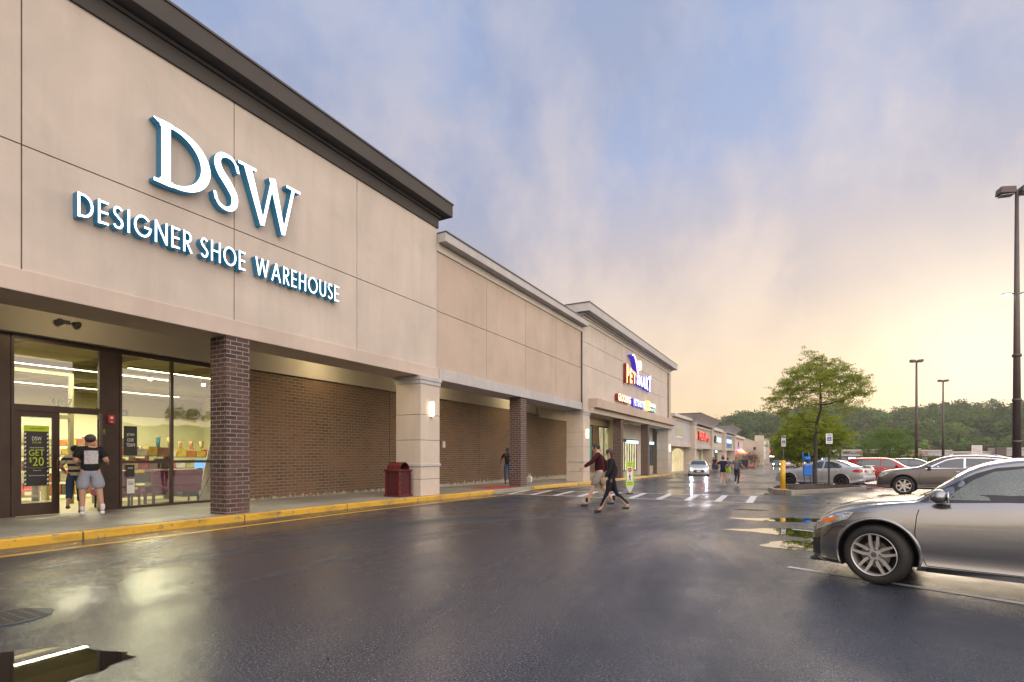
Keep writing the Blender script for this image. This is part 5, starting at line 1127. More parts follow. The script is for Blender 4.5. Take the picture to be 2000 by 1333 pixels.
# ================================================================ the rest of the strip
def small_shops():
    X0 = -11.2
    z = lambda y: zg(y)
    # wing 1
    w = thing('store_building', 'low pale wing with an arched lit window right beside the pet store', 'shop')
    boxes('wall', [(X0-0.4, X0, 52.0, 62.3, 2.86, 5.02)], 'trim_grey', w); boxes('frieze', [(X0-0.4, X0+0.06, 52.0, 62.3, 5.025, 5.28)], 'stucco_cream', w); boxes('cornice', [(X0-0.6, X0+0.35, 52.6, 62.25, 5.285, 5.60)], 'trim_white', w, 0.03)
    boxes('band', [(X0-0.5, X0+0.08, 52.0, 62.3, 2.42, 2.855)], 'stucco_band', w, 0.01); boxes('roof', [(-40, X0-0.4, 52.0, 62.3, 5.0, 5.28)], 'cap_dark', w)
    bm = bmesh.new(); box(bm, -12.05, -11.85, 52.0, 62.3, z(60)-0.1, 2.42); obj('back_wall', bm, 'stucco_column', w)
    bm = bmesh.new(); ou = [(56.0, -0.15), (61.6, -0.15), (61.6, 1.75)]+[(58.8+2.8*math.cos(R(a)), 1.75+0.50*math.sin(R(a))) for a in range(15, 180, 15)]+[(56.0, 1.75)]
    prism(bm, ou, 'x', -11.85, -11.82); f = obj('window', bm, 'lit_gold', w)
    boxes('mullion', [(-11.815, -11.79, 56+i*0.62-0.03, 56+i*0.62+0.03, -0.15, 2.15) for i in range(1, 9)], 'stucco_band', w)
    boxes('louvre', [(X0+0.001, X0+0.04, 54.6, 57.4, 3.45, 4.32)], plain('louvre', (0.42, 0.40, 0.22), 0.7, var=0.2, scale=8), w); boxes('louvre_frame', [(X0+0.001, X0+0.06, 54.5, 57.5, 3.30, 3.44)], 'white_paint', w)
    sconce_far(52.4, 2.3)
    def tower(y0, y1, lab, wallmat, zt=6.12, zb=5.15, xb=-10.7):
        t = thing('store_building', lab, 'shop')
        boxes('wall', [(xb-0.5, xb-0.3, y0+1.1, y1-1.1, 2.80, 4.72)], wallmat, t); boxes('band', [(xb-0.5, xb-0.2, y0+1.1, y1-1.1, 2.35, 2.79)], 'trim_grey', t); boxes('frieze', [(xb-0.5, xb-0.2, y0+1.1, y1-1.1, 4.725, 4.95)], 'trim_white', t)
        for a in (y0, y1-1.1): 
            c = boxes('pilaster', [(xb-1.2, xb, a, a+1.099, z(a)+0.1, 4.95)], 'stucco_column', t, 0.02); boxes('capital', [(xb-1.2, xb+0.06, a-0.06, a+1.16, 4.955, zb), (xb-1.2, xb+0.05, a-0.05, a+1.15, 2.2, 2.34)], 'trim_grey', c, 0.01)
        # flared cornice
        bm = bmesh.new(); o = 0.85; lo = [(-22, y0-0.05), (xb+0.05, y0-0.05), (xb+0.05, y1+0.05), (-22, y1+0.05)]; hi = [(-22, y0-o), (xb+o, y0-o), (xb+o, y1+o), (-22, y1+o)]
        rings = []
        for s_ in (0, 0.15, 0.35, 0.6, 0.85, 1.0):
            k = s_**1.35; rings.append([bm.verts.new((a[0]+(b[0]-a[0])*k, a[1]+(b[1]-a[1])*k, zb+(zt-zb)*s_)) for a, b in zip(lo, hi)])
        for p, q in zip(rings, rings[1:]):
            for i in range(4): bm.faces.new((p[i], p[(i+1) % 4], q[(i+1) % 4], q[i]))
        bm.faces.new(rings[0][::-1]); bm.faces.new(rings[-1]); obj('cornice', bm, 'trim_grey', t)
        boxes('cornice_cap', [(-22, xb+o+0.03, y0-o-0.03, y1+o+0.03, zt+0.002, zt+0.09)], 'cap_dark', t)
        boxes('side_wall', [(-22, xb-1.2, y0+0.1, y1-0.1, 4.0, zb-0.01)], 'stucco_tan', t)
        return t
    A = tower(62.3, 76.6, 'shop tower with flared cornice and red lit lettering', 'stucco_tan')
    boxes('back_wall', [(-12.6, -12.4, 62.4, 76.5, z(70)-0.1, 2.35)], 'in_wall', A); win_strip(A, -12.35, 63.8, 69.5, -0.3, 2.1, 8, 'lit_gold')
    s = thing('shop_sign', 'red lit lettering on the tower with the flared cornice', 'shop sign'); 
    M['sign_red'] = glow('sign_red', (1.0, 0.05, 0.04), 1.7); lettered(s, 'FERA', 66.0, 71.5, lambda f: 3.40, lambda f: 4.35, 'sign_red', 'ret_maroon', x=-11.0, d=0.2, bold=0.03); 
    lettered(s, 'CO', 72.2, 73.8, lambda f: 3.35, lambda f: 3.75, 'sign_red', 'ret_maroon', x=-11.0, d=0.2, bold=0.03)
    bm = bmesh.new(); tube(bm, (-10.98, 64.3, 3.75), (-10.85, 64.3, 3.75), 0.28, n=16); obj('emblem', bm, 'sign_red', s)
    w2 = thing('store_building', 'low pale wing with a small blue logo between the two flared towers', 'shop')
    boxes('wall', [(X0-0.4, X0, 76.6, 89.0, 2.75, 5.0)], 'stucco_light', w2); boxes('band', [(X0-0.4, X0+0.06, 76.6, 89.0, 2.3, 2.745)], 'stucco_tan', w2); boxes('cornice', [(X0-0.5, X0+0.35, 77.5, 88.1, 5.005, 5.45)], 'trim_white', w2, 0.03)
    boxes('back_wall', [(-12.6, -12.4, 76.6, 89.0, z(80)-0.1, 2.3)], 'in_wall', w2); win_strip(w2, -12.35, 80, 84.5, -0.4, 2.0, 3, 'lit_dark'); boxes('lit_header', [(-12.33, -12.2, 79.8, 84.6, 2.02, 2.28)], 'lit_blue', w2)
    s = thing('shop_sign', 'small pale blue logo lettering with dark bird shape on the second wing', 'shop sign'); lettered(s, 'salon', 82.0, 86.5, lambda f: 3.45, lambda f: 4.15, 'lit_blue', 'ink', d=0.15, bold=0.03)
    bm = bmesh.new(); prism(bm, [(80.2, 3.7), (80.9, 4.35), (81.4, 4.2), (81.6, 3.6), (81.0, 3.3)], 'x', -11.19, -11.0); obj('emblem', bm, 'ink', s)
    B = tower(89.0, 103.2, 'shop tower with flared cornice and blue sign panel', 'stucco_cream')
    boxes('back_wall', [(-12.6, -12.4, 89.1, 103.1, z(95)-0.1, 2.35)], 'in_wall', B); win_strip(B, -12.35, 90.3, 95, -0.5, 2.0, 3, 'lit_dark'); boxes('lit_header', [(-12.33, -12.2, 90.2, 95.2, 2.02, 2.3)], 'lit_blue', B)
    s = thing('shop_sign', 'blue sign panel with white lit box on the second flared tower', 'shop sign'); boxes('panel', [(-10.99, -10.93, 91.0, 99.2, 2.85, 4.68)], plain('sign_panel_blue', (0.02, 0.14, 0.38), 0.4), s)
    lettered(s, 'SHOES', 92.4, 98.0, lambda f: 3.55, lambda f: 4.15, 'lit_blue', 'sign_blue_deep', x=-10.95, d=0.08, bold=0.05)
    w3 = thing('store_building', 'low wing with an orange lit awning beyond the flared towers', 'shop')
    boxes('wall', [(X0-0.4, X0, 103.2, 122.6, 2.4, 4.85)], 'stucco_light', w3); boxes('cornice', [(X0-0.5, X0+0.35, 104.2, 122.6, 4.855, 5.3)], 'trim_white', w3, 0.03); boxes('back_wall', [(-12.6, -12.4, 103.2, 125, -1.1, 2.4)], 'stucco_column', w3); boxes('window', [(-11.24, -11.12, 106, 107.2, 3.3, 4.4), (-11.24, -11.12, 112, 113.2, 3.1, 4.2)], 'ink', w3)
    a = thing('awning', 'orange and violet lit awning over a far shop door', 'awning'); bm = bmesh.new(); prism(bm, [(X0+0.01, 2.9), (X0+1.0, 2.1), (X0+1.0, 1.85), (X0+0.01, 1.85)], 'y', 104.5, 119.0); obj('canopy', bm, glow('awning_lit', (1.0, 0.16, 0.06), 1.0), a); boxes('panel', [(-11.15, -10.9, 105.5, 112, 2.55, 3.1)], glow('awning_violet', (0.25, 0.12, 0.5), 0.8), a)
    bx = thing('store_building', 'plain tan brick block beyond the small shops', 'building'); boxes('wall', [(-40, X0, 123.5, 163, -1.1, 5.15)], 'stucco_tan', bx); boxes('roof_edge', [(-40, X0+0.06, 123.4, 163.1, 5.155, 5.3)], 'stucco_cream', bx); boxes('wall_lamp', [(X0+0.001, X0+0.5, 148, 149, 3.0, 3.7)], 'ink', bx)
    py = thing('sign_pylon', 'tall twin-finned stucco pylon with a white sign panel between', 'pylon', )
    boxes('fin', [(-11.6, -9.46, 157.4, 160, -1.1, 6.94)], 'stucco_cream', py); boxes('fin', [(-11.6, -9.46, 184, 186, -1.1, 6.9)], 'stucco_cream', py); boxes('panel', [(-10.6, -10.4, 160.1, 183.9, 0.5, 6.0)], 'white_paint', py)
    s = thing('shop_sign', 'vertical row of small maroon squares on the pylon panel', 'shop sign'); boxes('lettering', [(-10.39, -10.3, 166, 171, 1.9+i*0.62, 2.3+i*0.62) for i in range(6)], plain('maroon', (0.30, 0.01, 0.03), 0.4), s)
    cols = ['stucco_light', 'trim_grey', 'stucco_cream', 'stucco_light', 'stucco_tan']; labs = ['far shop with a crimson square logo', 'far shop with flared roof and green door', 'far shop with a pink lit logo', 'far shop with a small black logo', 'last far shop of the row before the trees']
    for i in range(5):
        y0 = 200+i*32; t = thing('store_building', labs[i], 'shop'); h = 4.6+0.35*(i % 2)
        boxes('wall', [(-40, X0, y0, y0+31.5, 2.0, h)], cols[i], t); boxes('cornice', [(-40, X0+0.6, y0+1, y0+30, h+0.002, h+0.5)], 'trim_grey', t, 0.05); boxes('front', [(-40, X0-1.5, y0, y0+31.5, -1.1, 1.99)], 'steel_dark', t)
        boxes('logo', [(X0+0.002, X0+0.3, y0+9, y0+20, 2.7, 3.7)], ['sign_red', 'steel_dark', 'sign_orange', 'ink', 'trim_white'][i], t)
    for i in range(5): 
        t = thing('lamp_globe', 'round lit lamp along the far shop porch', 'lamp', (X0+0.4, 190+i*17, 1.35), group='globe lamps along the far porch'); bm = bmesh.new(); ball(bm, (0, 0, 0), 0.38); obj('globe', bm, glow('globe_lit', (1.0, 0.95, 0.8), 3.5) if 'globe_lit' not in bpy.data.materials else bpy.data.materials['globe_lit'], t); bm = bmesh.new(); tube(bm, (0, 0, 0.3), (-0.38, 0, 0.45), 0.04); obj('bracket', bm, 'steel_dark', t)
def sconce_far(y, z): pass
def win_strip(p, x, y0, y1, z0, z1, n, lit_):
    w = (y1-y0)/n; f = boxes('window', [(x-0.05, x+0.05, y0+i*w-0.05, y0+i*w+0.05, z0, z1) for i in range(n+1)], 'black', p); boxes('pane', [(x-0.03, x-0.01, y0, y1, z0, z1)], lit_, f)
small_shops()
# strip across the lot
def across():
    segs = [(4, 17.0, 2.9, 'trim_grey', 'long low pale shop block seen behind the yellow-green tree'), (17.0, 27.5, 3.1, 'stucco_light', 'low shop with red lettering behind the second lamp pole'), (27.5, 34, 2.7, 'trim_grey', 'low white shop right of the red lettering'), (34, 42, 2.3, 'stucco_tan', 'low tan shop behind the white signboard'), (44.5, 62, 3.2, 'trim_grey', 'long white shop block behind the nearest lamp pole')]
    for x0, x1, h, m, lab in segs:
        t = thing('store_building', lab, 'shop'); Y = 178.0
        boxes('wall', [(x0, x1-0.05, Y, Y+14, 1.4, h)], m, t); boxes('front', [(x0+0.1, x1-0.15, Y+1.2, Y+13.9, -1.05, 1.39)], 'steel_dark', t); boxes('cornice', [(x0-0.1, x1+0.02, Y-0.25, Y+14, h+0.002, h+0.35)], 'trim_white', t)
        n = int((x1-x0)/2.2)
        for i in range(n): boxes('window', [(x0+0.5+i*2.2, x0+2.2+i*2.2, Y+1.12, Y+1.19, -0.7, 1.1)], 'lit_blue' if i % 3 == 0 and x0 < 17 else 'lit_dark', t)
    s = thing('shop_sign', 'red MODELLS lettering on the shop across the lot', 'shop sign'); text('lettering', 'MODELLS', 1, (21.8, 177.95, 1.75), FY, [plain('red_letter', (0.45, 0.03, 0.03), 0.5)], s, depth=0.15, width=7.2, height=1.0)
    s = thing('shop_sign', 'dark UPS Store lettering on the pale shop across the lot', 'shop sign'); text('lettering', 'UPS Store', 1, (9.8, 177.95, 1.95), FY, ['ink'], s, depth=0.15, width=3.6, height=0.6)
    boxes('emblem', [(13.6, 14.1, 177.85, 177.95, 1.95, 2.5)], 'red_letter' if 'red_letter' in M else bpy.data.materials['red_letter'], s)
    t = thing('brick_pillar', 'square brown pillar among the far shops', 'pillar', (43.2, 176, 0)); boxes('shaft', [(-0.9, 0.9, -0.9, 0.9, -1.0, 3.4)], 'steel_dark', t); boxes('cap', [(-1.0, 1.0, -1.0, 1.0, 3.405, 3.6)], 'steel_dark', t)
    x, y = at(1964, 60); t = thing('storage_bin', 'yellow clothing bin behind the parked crossover', 'bin', (x, y, zg(y))); boxes('body', [(-0.5, 0.5, -0.5, 0.5, 0.0, 1.55)], M['kerb_yellow'], t, 0.03); bm = bmesh.new(); prism(bm, [(-0.52, 1.55), (0.52, 1.55), (0.40, 1.85), (-0.40, 1.85)], 'y', -0.52, 0.52); obj('lid', bm, M['kerb_yellow'], t)
    x, y = at(1908, 60); t = thing('signboard', 'white square notice board on two posts above the parked cars', 'sign', (x, y, zg(y)));
    boxes('board', [(-0.46, 0.46, -0.03, 0.03, 2.35, 3.25)], 'white_paint', t)
    for a in (-0.26, 0.22): boxes('post', [(a, a+0.06, 0.032, 0.08, 0.0, 3.1)], 'steel_dark', t)
    boxes('printing', [(-0.35, 0.35, -0.036, -0.031, 2.5+i*0.14, 2.55+i*0.14) for i in range(5)], plain('pink_ink', (0.5, 0.3, 0.3), 0.5), t)
across()

# ================================================================ lamp poles
def pole(px, t_, h, lab, r0=0.15, r1=0.075, mid=True, litmid=True, arms=2, rz=0.2):
    x, y = at(px, t_); root = thing('lamp_pole', lab, 'lamp pole', (x, y, zg(y)), rz)
    H = h-zg(y)
    bm = bmesh.new(); tube(bm, (0, 0, 0.7), (0, 0, H-0.1), r0, r1, 12)
    for k in (2.0, 3.4, 4.9): tube(bm, (0, 0, k), (0, 0, k+0.09), r0*1.02, r0*1.02, 12)
    obj('pole', bm, 'steel_dark', root); bm = bmesh.new(); tube(bm, (0, 0, 0), (0, 0, 0.7), 0.3, 0.28, 20); obj('base', bm, 'concrete', root)
    for s in ((1, -1)[:arms]):
        bm = bmesh.new(); tube(bm, (0, 0, H-0.16), (s*0.12, 0, H-0.12), 0.035, n=8); obj('arm', bm, 'steel_dark', root)
        bm = bmesh.new(); prism(bm, [(s*0.07, H-0.24), (s*0.09, H-0.02), (s*0.50, H+0.02), (s*0.53, H-0.20)], 'y', -0.18, 0.18); hd_ = obj('lamp_head', bm, 'steel_dark', root, bevel=0.015); boxes('lens', [(min(s*.12, s*.48), max(s*.12, s*.48), -0.14, 0.14, H-0.262, H-0.245)], 'trim_white', hd_)
    if mid:
        zm = H*0.66
        for s in (1, -1):
            bm = bmesh.new(); tube(bm, (0, 0, zm), (s*0.2, 0, zm+0.05), 0.02, n=6); ball(bm, (s*0.26, 0, zm+0.03), 1.0, 0, (0.15, 0.09, 0.035)); fl = obj('flood_head', bm, 'steel_dark', root)
            bm = bmesh.new(); ball(bm, (s*0.27, -0.02, zm+0.0), 1.0, 0, (0.12, 0.09, 0.03)); obj('bulb', bm, glow('flood_lit', (0.55, 1.0, 0.85), 6.0) if 'flood_lit' not in bpy.data.materials else bpy.data.materials['flood_lit'], fl)
pole(1986, 18.0, 10.5, 'tall nearest lamp pole at the right edge with a lit mint flood lamp', 0.125, 0.05)
pole(1790, 50.3, 10.5, 'second lamp pole with twin heads above the blue SUV', mid=False)
pole(1842, 63.5, 10.5, 'third shorter-looking lamp pole right of the second one', mid=False)
pole(1641, 88, 10.4, 'distant lamp pole behind the crown of the yellow-green tree', arms=1, mid=False)
# ================================================================ people
def skin_mesh(V, E_, Rr, sub=1, root=0):
    me = bpy.data.meshes.new('sk'); me.from_pydata([tuple(v) for v in V], E_, []); o = bpy.data.objects.new('sk', me); C.objects.link(o)
    m = o.modifiers.new('Skin', 'SKIN'); m.use_smooth_shade = True; m.branch_smoothing = 0.4
    lay = me.skin_vertices[0].data
    for i, r in enumerate(Rr): lay[i].radius = (r, r) if not isinstance(r, tuple) else r
    lay[root].use_root = True
    s = o.modifiers.new('S', 'SUBSURF'); s.levels = sub; s.render_levels = sub
    dg = bpy.context.evaluated_depsgraph_get(); dg.update(); out = bpy.data.meshes.new_from_object(o.evaluated_get(dg))
    bpy.data.objects.remove(o); bpy.data.meshes.remove(me)
    for p in out.polygons: p.use_smooth = True
    return out
def chain(pts, rad, sub=1):
    return skin_mesh(pts, [(i, i+1) for i in range(len(pts)-1)], rad, sub)
SKIN = {}
def skinmat(k):
    if k not in SKIN:
        c = {'light': (0.50, 0.29, 0.20), 'tan': (0.36, 0.20, 0.13), 'dark': (0.10, 0.055, 0.035)}[k]; SKIN[k] = plain('skin_'+k, c, 0.5, var=0.06)
    return SKIN[k]
def cloth(name, c, stripes=None):
    t = MT(name); n = t.noise(14, 4); col = t.mix(n, tuple(x*0.75 for x in c), tuple(min(1, x*1.15) for x in c))
    if stripes:
        s = t.N.new('ShaderNodeSeparateXYZ'); t.L.new(t.tc.outputs['Object'], s.inputs[0]); col = t.mix(t.math('LESS_THAN', t.math('FRACT', t.math('MULTIPLY', s.outputs[2], 7.5)), 0.45), col, stripes)
    t.col(col).set(rough=0.85, spec=0.2).bump(t.noise(22, 3), 0.4, 0.01); return t.m
def person(label, loc, rz, H=1.75, skin='light', pose=None, top=None, bottom=None, hair=(0.02, 0.015, 0.012), hairstyle='short', shoe=(0.05, 0.05, 0.05), sleeves='short', legs='long', socks=None, cap=None, build=1.0, group=None, shoe_low=False, extra=None):
    """faces +Y; pose maps joint names to positions for a 1.75 m figure"""
    root = thing('person', label, 'person', loc, rz, group); s = H/1.75
    J = dict(pelvis=(0, 0, 0.95), waist=(0, 0, 1.08), chest=(0, 0, 1.28), neck=(0, 0.0, 1.47), skull=(0, 0.02, 1.57), crown=(0, 0.015, 1.665),
             shL=(-0.17, 0, 1.40), elL=(-0.23, -0.03, 1.13), wrL=(-0.24, 0.05, 0.89), shR=(0.17, 0, 1.40), elR=(0.23, -0.03, 1.13), wrR=(0.24, 0.05, 0.89),
             hipL=(-0.09, 0, 0.90), knL=(-0.10, 0.01, 0.50), anL=(-0.10, -0.02, 0.085), hipR=(0.09, 0, 0.90), knR=(0.10, 0.01, 0.50), anR=(0.10, -0.02, 0.085))
    J.update(pose or {}); J = {k: Vector(v)*s for k, v in J.items()}; b = build
    names = ['pelvis', 'waist', 'chest', 'neck', 'skull', 'crown', 'shL', 'elL', 'wrL', 'shR', 'elR', 'wrR', 'hipL', 'knL', 'anL', 'hipR', 'knR', 'anR']
    rad = dict(pelvis=0.115*b, waist=0.105*b, chest=(0.135*b, 0.10*b), neck=0.052, skull=0.082, crown=0.062, shL=0.058*b, elL=0.042*b, wrL=0.027, shR=0.058*b, elR=0.042*b, wrR=0.027, hipL=0.088*b, knL=0.055*b, anL=0.036, hipR=0.088*b, knR=0.055*b, anR=0.036)
    V = [J[n] for n in names]; Rr = [tuple(x*s for x in rad[n]) if isinstance(rad[n], tuple) else rad[n]*s for n in names]; ix = {n: i for i, n in enumerate(names)}
    E2 = [('pelvis', 'waist'), ('waist', 'chest'), ('chest', 'neck'), ('neck', 'skull'), ('skull', 'crown'), ('chest', 'shL'), ('shL', 'elL'), ('elL', 'wrL'), ('chest', 'shR'), ('shR', 'elR'), ('elR', 'wrR'), ('pelvis', 'hipL'), ('hipL', 'knL'), ('knL', 'anL'), ('pelvis', 'hipR'), ('hipR', 'knR'), ('knR', 'anR')]
    E_ = [(ix[a], ix[c]) for a, c in E2]
    def add(p, r, parent): V.append(Vector(p)); Rr.append(r*s); E_.append((parent, len(V)-1)); return len(V)-1
    # calves, then feet
    for sd in 'LR':
        a = ix['an'+sd]; dz = J['an'+sd]; add(dz+Vector((0, 0.09, -0.045))*s, 0.032, a); add(dz+Vector((0, 0.17, -0.058))*s, 0.026, len(V)-1)
    bodym = skin_mesh(V, E_, Rr, 2)
    bm = bmesh.new(); bm.from_mesh(bodym); bpy.data.meshes.remove(bodym)
    # hands: palm with five separate bent fingers and a thumb on the side
    for sd in 'LR':
        w = J['wr'+sd]; d = (w-J['el'+sd]).normalized(); side = Vector((1, 0, 0)) if abs(d.x) < 0.8 else Vector((0, 1, 0)); nn = d.cross(side).normalized(); side = nn.cross(d).normalized(); fw = Vector((0, 1, 0)); fw = (fw-d*fw.dot(d)).normalized() if abs(fw.dot(d)) < 0.95 else nn
        lat = d.cross(fw).normalized()
        hv = [w-d*0.01*s, w+d*0.045*s, w+d*0.085*s]; m = chain(hv, [0.024*s, (0.016*s, 0.036*s), (0.013*s, 0.036*s)], 1); bm.from_mesh(m); bpy.data.meshes.remove(m)
        for k, (o, ln) in enumerate(((-0.030, 0.060), (-0.010, 0.075), (0.010, 0.080), (0.029, 0.070))):
            p0 = w+d*0.075*s+fw*(-o)*s; p1 = p0+d*ln*0.5*s+lat*0.004*s; p2 = p1+d*ln*0.38*s+(lat*0.02*(1 if sd == 'L' else -1))*s
            m = chain([p0, p1, p2], [0.009*s, 0.0085*s, 0.007*s], 1); bm.from_mesh(m); bpy.data.meshes.remove(m)
        p0 = w+d*0.03*s+fw*0.025*s; m = chain([p0, p0+(d*0.025+fw*0.028)*s, p0+(d*0.055+fw*0.034)*s], [0.012*s, 0.010*s, 0.008*s], 1); bm.from_mesh(m); bpy.data.meshes.remove(m)
    # face
    sk = J['skull']; up = (J['crown']-J['skull']).normalized()
    ball(bm, sk+Vector((0, 0.088, -0.010))*s, 0.016*s, 0, (0.8, 1.1, 1.5), 8, 6); ball(bm, sk+Vector((0, 0.075, -0.055))*s, 0.024*s, 0, (1.1, 0.7, 0.8), 8, 6)
    for q in (-1, 1): ball(bm, sk+Vector((q*0.080, 0.0, -0.005))*s, 0.022*s, 0, (0.4, 0.8, 1.3), 8, 6)
    body = obj('body', bm, [skinmat(skin)], root)
    bm = bmesh.new()
    for q in (-1, 1): ball(bm, sk+Vector((q*0.031, 0.076, 0.018))*s, 0.011*s, 0, u=8, v=6)
    obj('eyes', bm, ['white_paint'], root); bm = bmesh.new(); ball(bm, sk+Vector((0, 0.093, -0.048))*s, 0.018*s, 0, (1.2, 0.35, 0.35), 8, 6); obj('mouth', bm, [plain('lips', (0.35, 0.12, 0.10), 0.5)] if 'lips' not in bpy.data.materials else [bpy.data.materials['lips']], root)
    # clothes follow the body
    def garment(name, pts, edges, radii, mat, sub=2):
        m = skin_mesh([p for p in pts], edges, [tuple(x*s for x in r) if isinstance(r, tuple) else r*s for r in radii], sub); o = link(name, m, root, [mat]); return o
    sl = 0.62 if sleeves == 'short' else 0.98
    pts = [J['pelvis']+Vector((0, 0, -0.02))*s, J['waist'], J['chest'], J['neck']-Vector((0, 0, 0.03))*s, J['shL'], None, J['shR'], None]
    arms = []
    for sd in 'LR':
        sh, el, wr = J['sh'+sd], J['el'+sd], J['wr'+sd]; arms.append([sh, sh.lerp(el, 0.80)] if sleeves == 'short' else [sh, el, el.lerp(wr, 0.93)])
    P = [J['pelvis']+Vector((0, 0, -0.075))*s, J['waist']-Vector((0, 0, 0.05))*s, J['chest'], J['neck']-Vector((0, 0, 0.035))*s]; Ed = [(0, 1), (1, 2), (2, 3)]; Rd = [0.158*b, 0.148*b, (0.172*b, 0.135*b), 0.070]
    for A in arms:
        prev = 2
        for i, q in enumerate(A): P.append(q); Ed.append((prev, len(P)-1)); Rd.append((0.078 if i == 0 else 0.066)*b if sleeves == 'short' else (0.072, 0.058, 0.045)[i]*b); prev = len(P)-1
    shirt = garment('shirt', P, Ed, Rd, top)
    P = [J['waist']+Vector((0, 0, 0.03))*s, J['pelvis']+Vector((0, 0, -0.03))*s]; Ed = [(0, 1)]; Rd = [0.118*b, 0.140*b]
    for sd in 'LR':
        hp, kn, an = J['hip'+sd], J['kn'+sd], J['an'+sd]; seq = {'long': [(hp, 0.100), (kn, 0.070), (an+Vector((0, 0, 0.03))*s, 0.060)], 'crop': [(hp, 0.102), (kn, 0.072), (kn.lerp(an, 0.55), 0.066)], 'shorts': [(hp, 0.115), (hp.lerp(kn, 0.5), 0.108), (kn+Vector((0, 0, 0.02))*s, 0.098)], 'tights': [(hp, 0.095), (kn, 0.060), (an+Vector((0, 0, 0.05))*s, 0.042)], 'mini': [(hp, 0.115), (hp.lerp(kn, 0.40), 0.105)]}[legs]
        prev = 1
        for q, r in seq: P.append(q); Ed.append((prev, len(P)-1)); Rd.append(r*b); prev = len(P)-1
    garment('shorts' if legs in ('shorts', 'mini') else 'trousers', P, Ed, Rd, bottom)
    sm = plain('shoe_mat', shoe, 0.5) 
    for sd in 'LR':
        an = J['an'+sd]; m = skin_mesh([an+Vector((0, -0.035, -0.035))*s, an+Vector((0, 0.08, -0.048))*s, an+Vector((0, 0.175, -0.055))*s], [(0, 1), (1, 2)], [0.048*s, 0.045*s, 0.036*s], 2); link('shoe', m, root, [sm])
        if socks: m = chain([an+Vector((0, 0, -0.01))*s, an+Vector((0, 0, 0.16))*s], [0.046*s, 0.052*s], 1); link('sock', m, root, [socks])
    hm = plain('hair', hair, 0.6, var=0.4, scale=60)
    bm = bmesh.new(); c = sk+Vector((0, -0.018, 0.035))*s; ball(bm, c, 1.0, 0, (0.092*s, 0.100*s, 0.088*s), 18, 12)
    if hairstyle == 'bun': ball(bm, c+Vector((0, -0.10, 0.03))*s, 0.045*s)
    if hairstyle == 'topbun': ball(bm, c+Vector((0, -0.03, 0.115))*s, 0.045*s)
    if hairstyle == 'long':
        for k in range(5): ball(bm, c+Vector((0, -0.045-0.006*k, -0.05-0.055*k))*s, 1.0, 0, (0.088*s*(1-0.06*k), 0.055*s, 0.06*s), 12, 8)
    if hairstyle == 'pony': tube(bm, c+Vector((0, -0.09, 0.02))*s, c+Vector((0, -0.15, -0.16))*s, 0.03*s, 0.012*s)
    if not cap: obj('hair', bm, [hm], root)
    else:
        obj('hair', bm, [hm], root); bm = bmesh.new(); ball(bm, c+Vector((0, 0.0, 0.022))*s, 1.0, 0, (0.101*s, 0.108*s, 0.082*s), 18, 10); ball(bm, c+Vector((0, 0.10, 0.015))*s, 1.0, 0, (0.07*s, 0.075*s, 0.012*s), 12, 6); obj('cap', bm, [cap], root)
    if extra: extra(root, J, s)
    return root
def gat(px, py, up=0.0):
    """ground point seen at that place of the photograph"""
    zz = 0
    a = (px-1000)/1045.0
    for _ in range(60):
        t_ = 1045*(1.45-zz-up)/(py-891); y = (0.8779+a*0.47885)*t_; zz = 0.5*zz+0.5*zg(y)
    return ((-0.47885+a*0.8779)*t_, y, zg(y)+up)
black_t = cloth('black_tee', (0.022, 0.022, 0.026)); denim = cloth('denim', (0.035, 0.055, 0.10)); grey_short = cloth('grey_short', (0.33, 0.35, 0.42)); stripe = cloth('stripe', (0.50, 0.42, 0.27), (0.03, 0.03, 0.05))
navy_t = cloth('navy_tee', (0.02, 0.022, 0.05)); heather = cloth('heather', (0.12, 0.13, 0.17)); tights_m = cloth('tights_m', (0.03, 0.032, 0.04)); maroon_t = cloth('maroon_top', (0.045, 0.006, 0.010)); khaki = cloth('khaki', (0.26, 0.23, 0.19)); black_d = cloth('black_wear', (0.014, 0.014, 0.018)); sock_w = cloth('sock_white', (0.7, 0.7, 0.7))
# the two at the shop door, seen from behind
def tee_print(root, J, s):
    bm = bmesh.new(); z0, z1 = 1.08*s, 1.36*s
    for i in range(12):
        for j in range(8):
            x0, x1 = -0.115*s+j*0.029*s, -0.115*s+(j+1)*0.029*s; a, b_ = z0+(z1-z0)*i/12, z0+(z1-z0)*(i+1)/12
            f = lambda x: -0.160*s*1.12*math.sqrt(max(0.05, 1-(x/(0.24*s))**2))
            bm.faces.new([bm.verts.new(p) for p in ((x0, f(x0), a), (x1, f(x1), a), (x1, f(x1), b_), (x0, f(x0), b_))])
    bmesh.ops.remove_doubles(bm, verts=bm.verts, dist=0.0005)
    for v in bm.verts: v.co.x += random.uniform(-1, 1)*0.004
    t = MT('shirt_print'); n = t.noise(26, 5, 0.8, stretch=(1, 1, 2.5)); t.col(t.ramp(n, [(0.38, (0.03, 0.03, 0.035)), (0.46, (0.5, 0.5, 0.52)), (0.58, (0.62, 0.60, 0.62)), (0.68, (0.35, 0.04, 0.06))])).set(rough=0.85); obj('shirt_print', bm, [t.m], root)
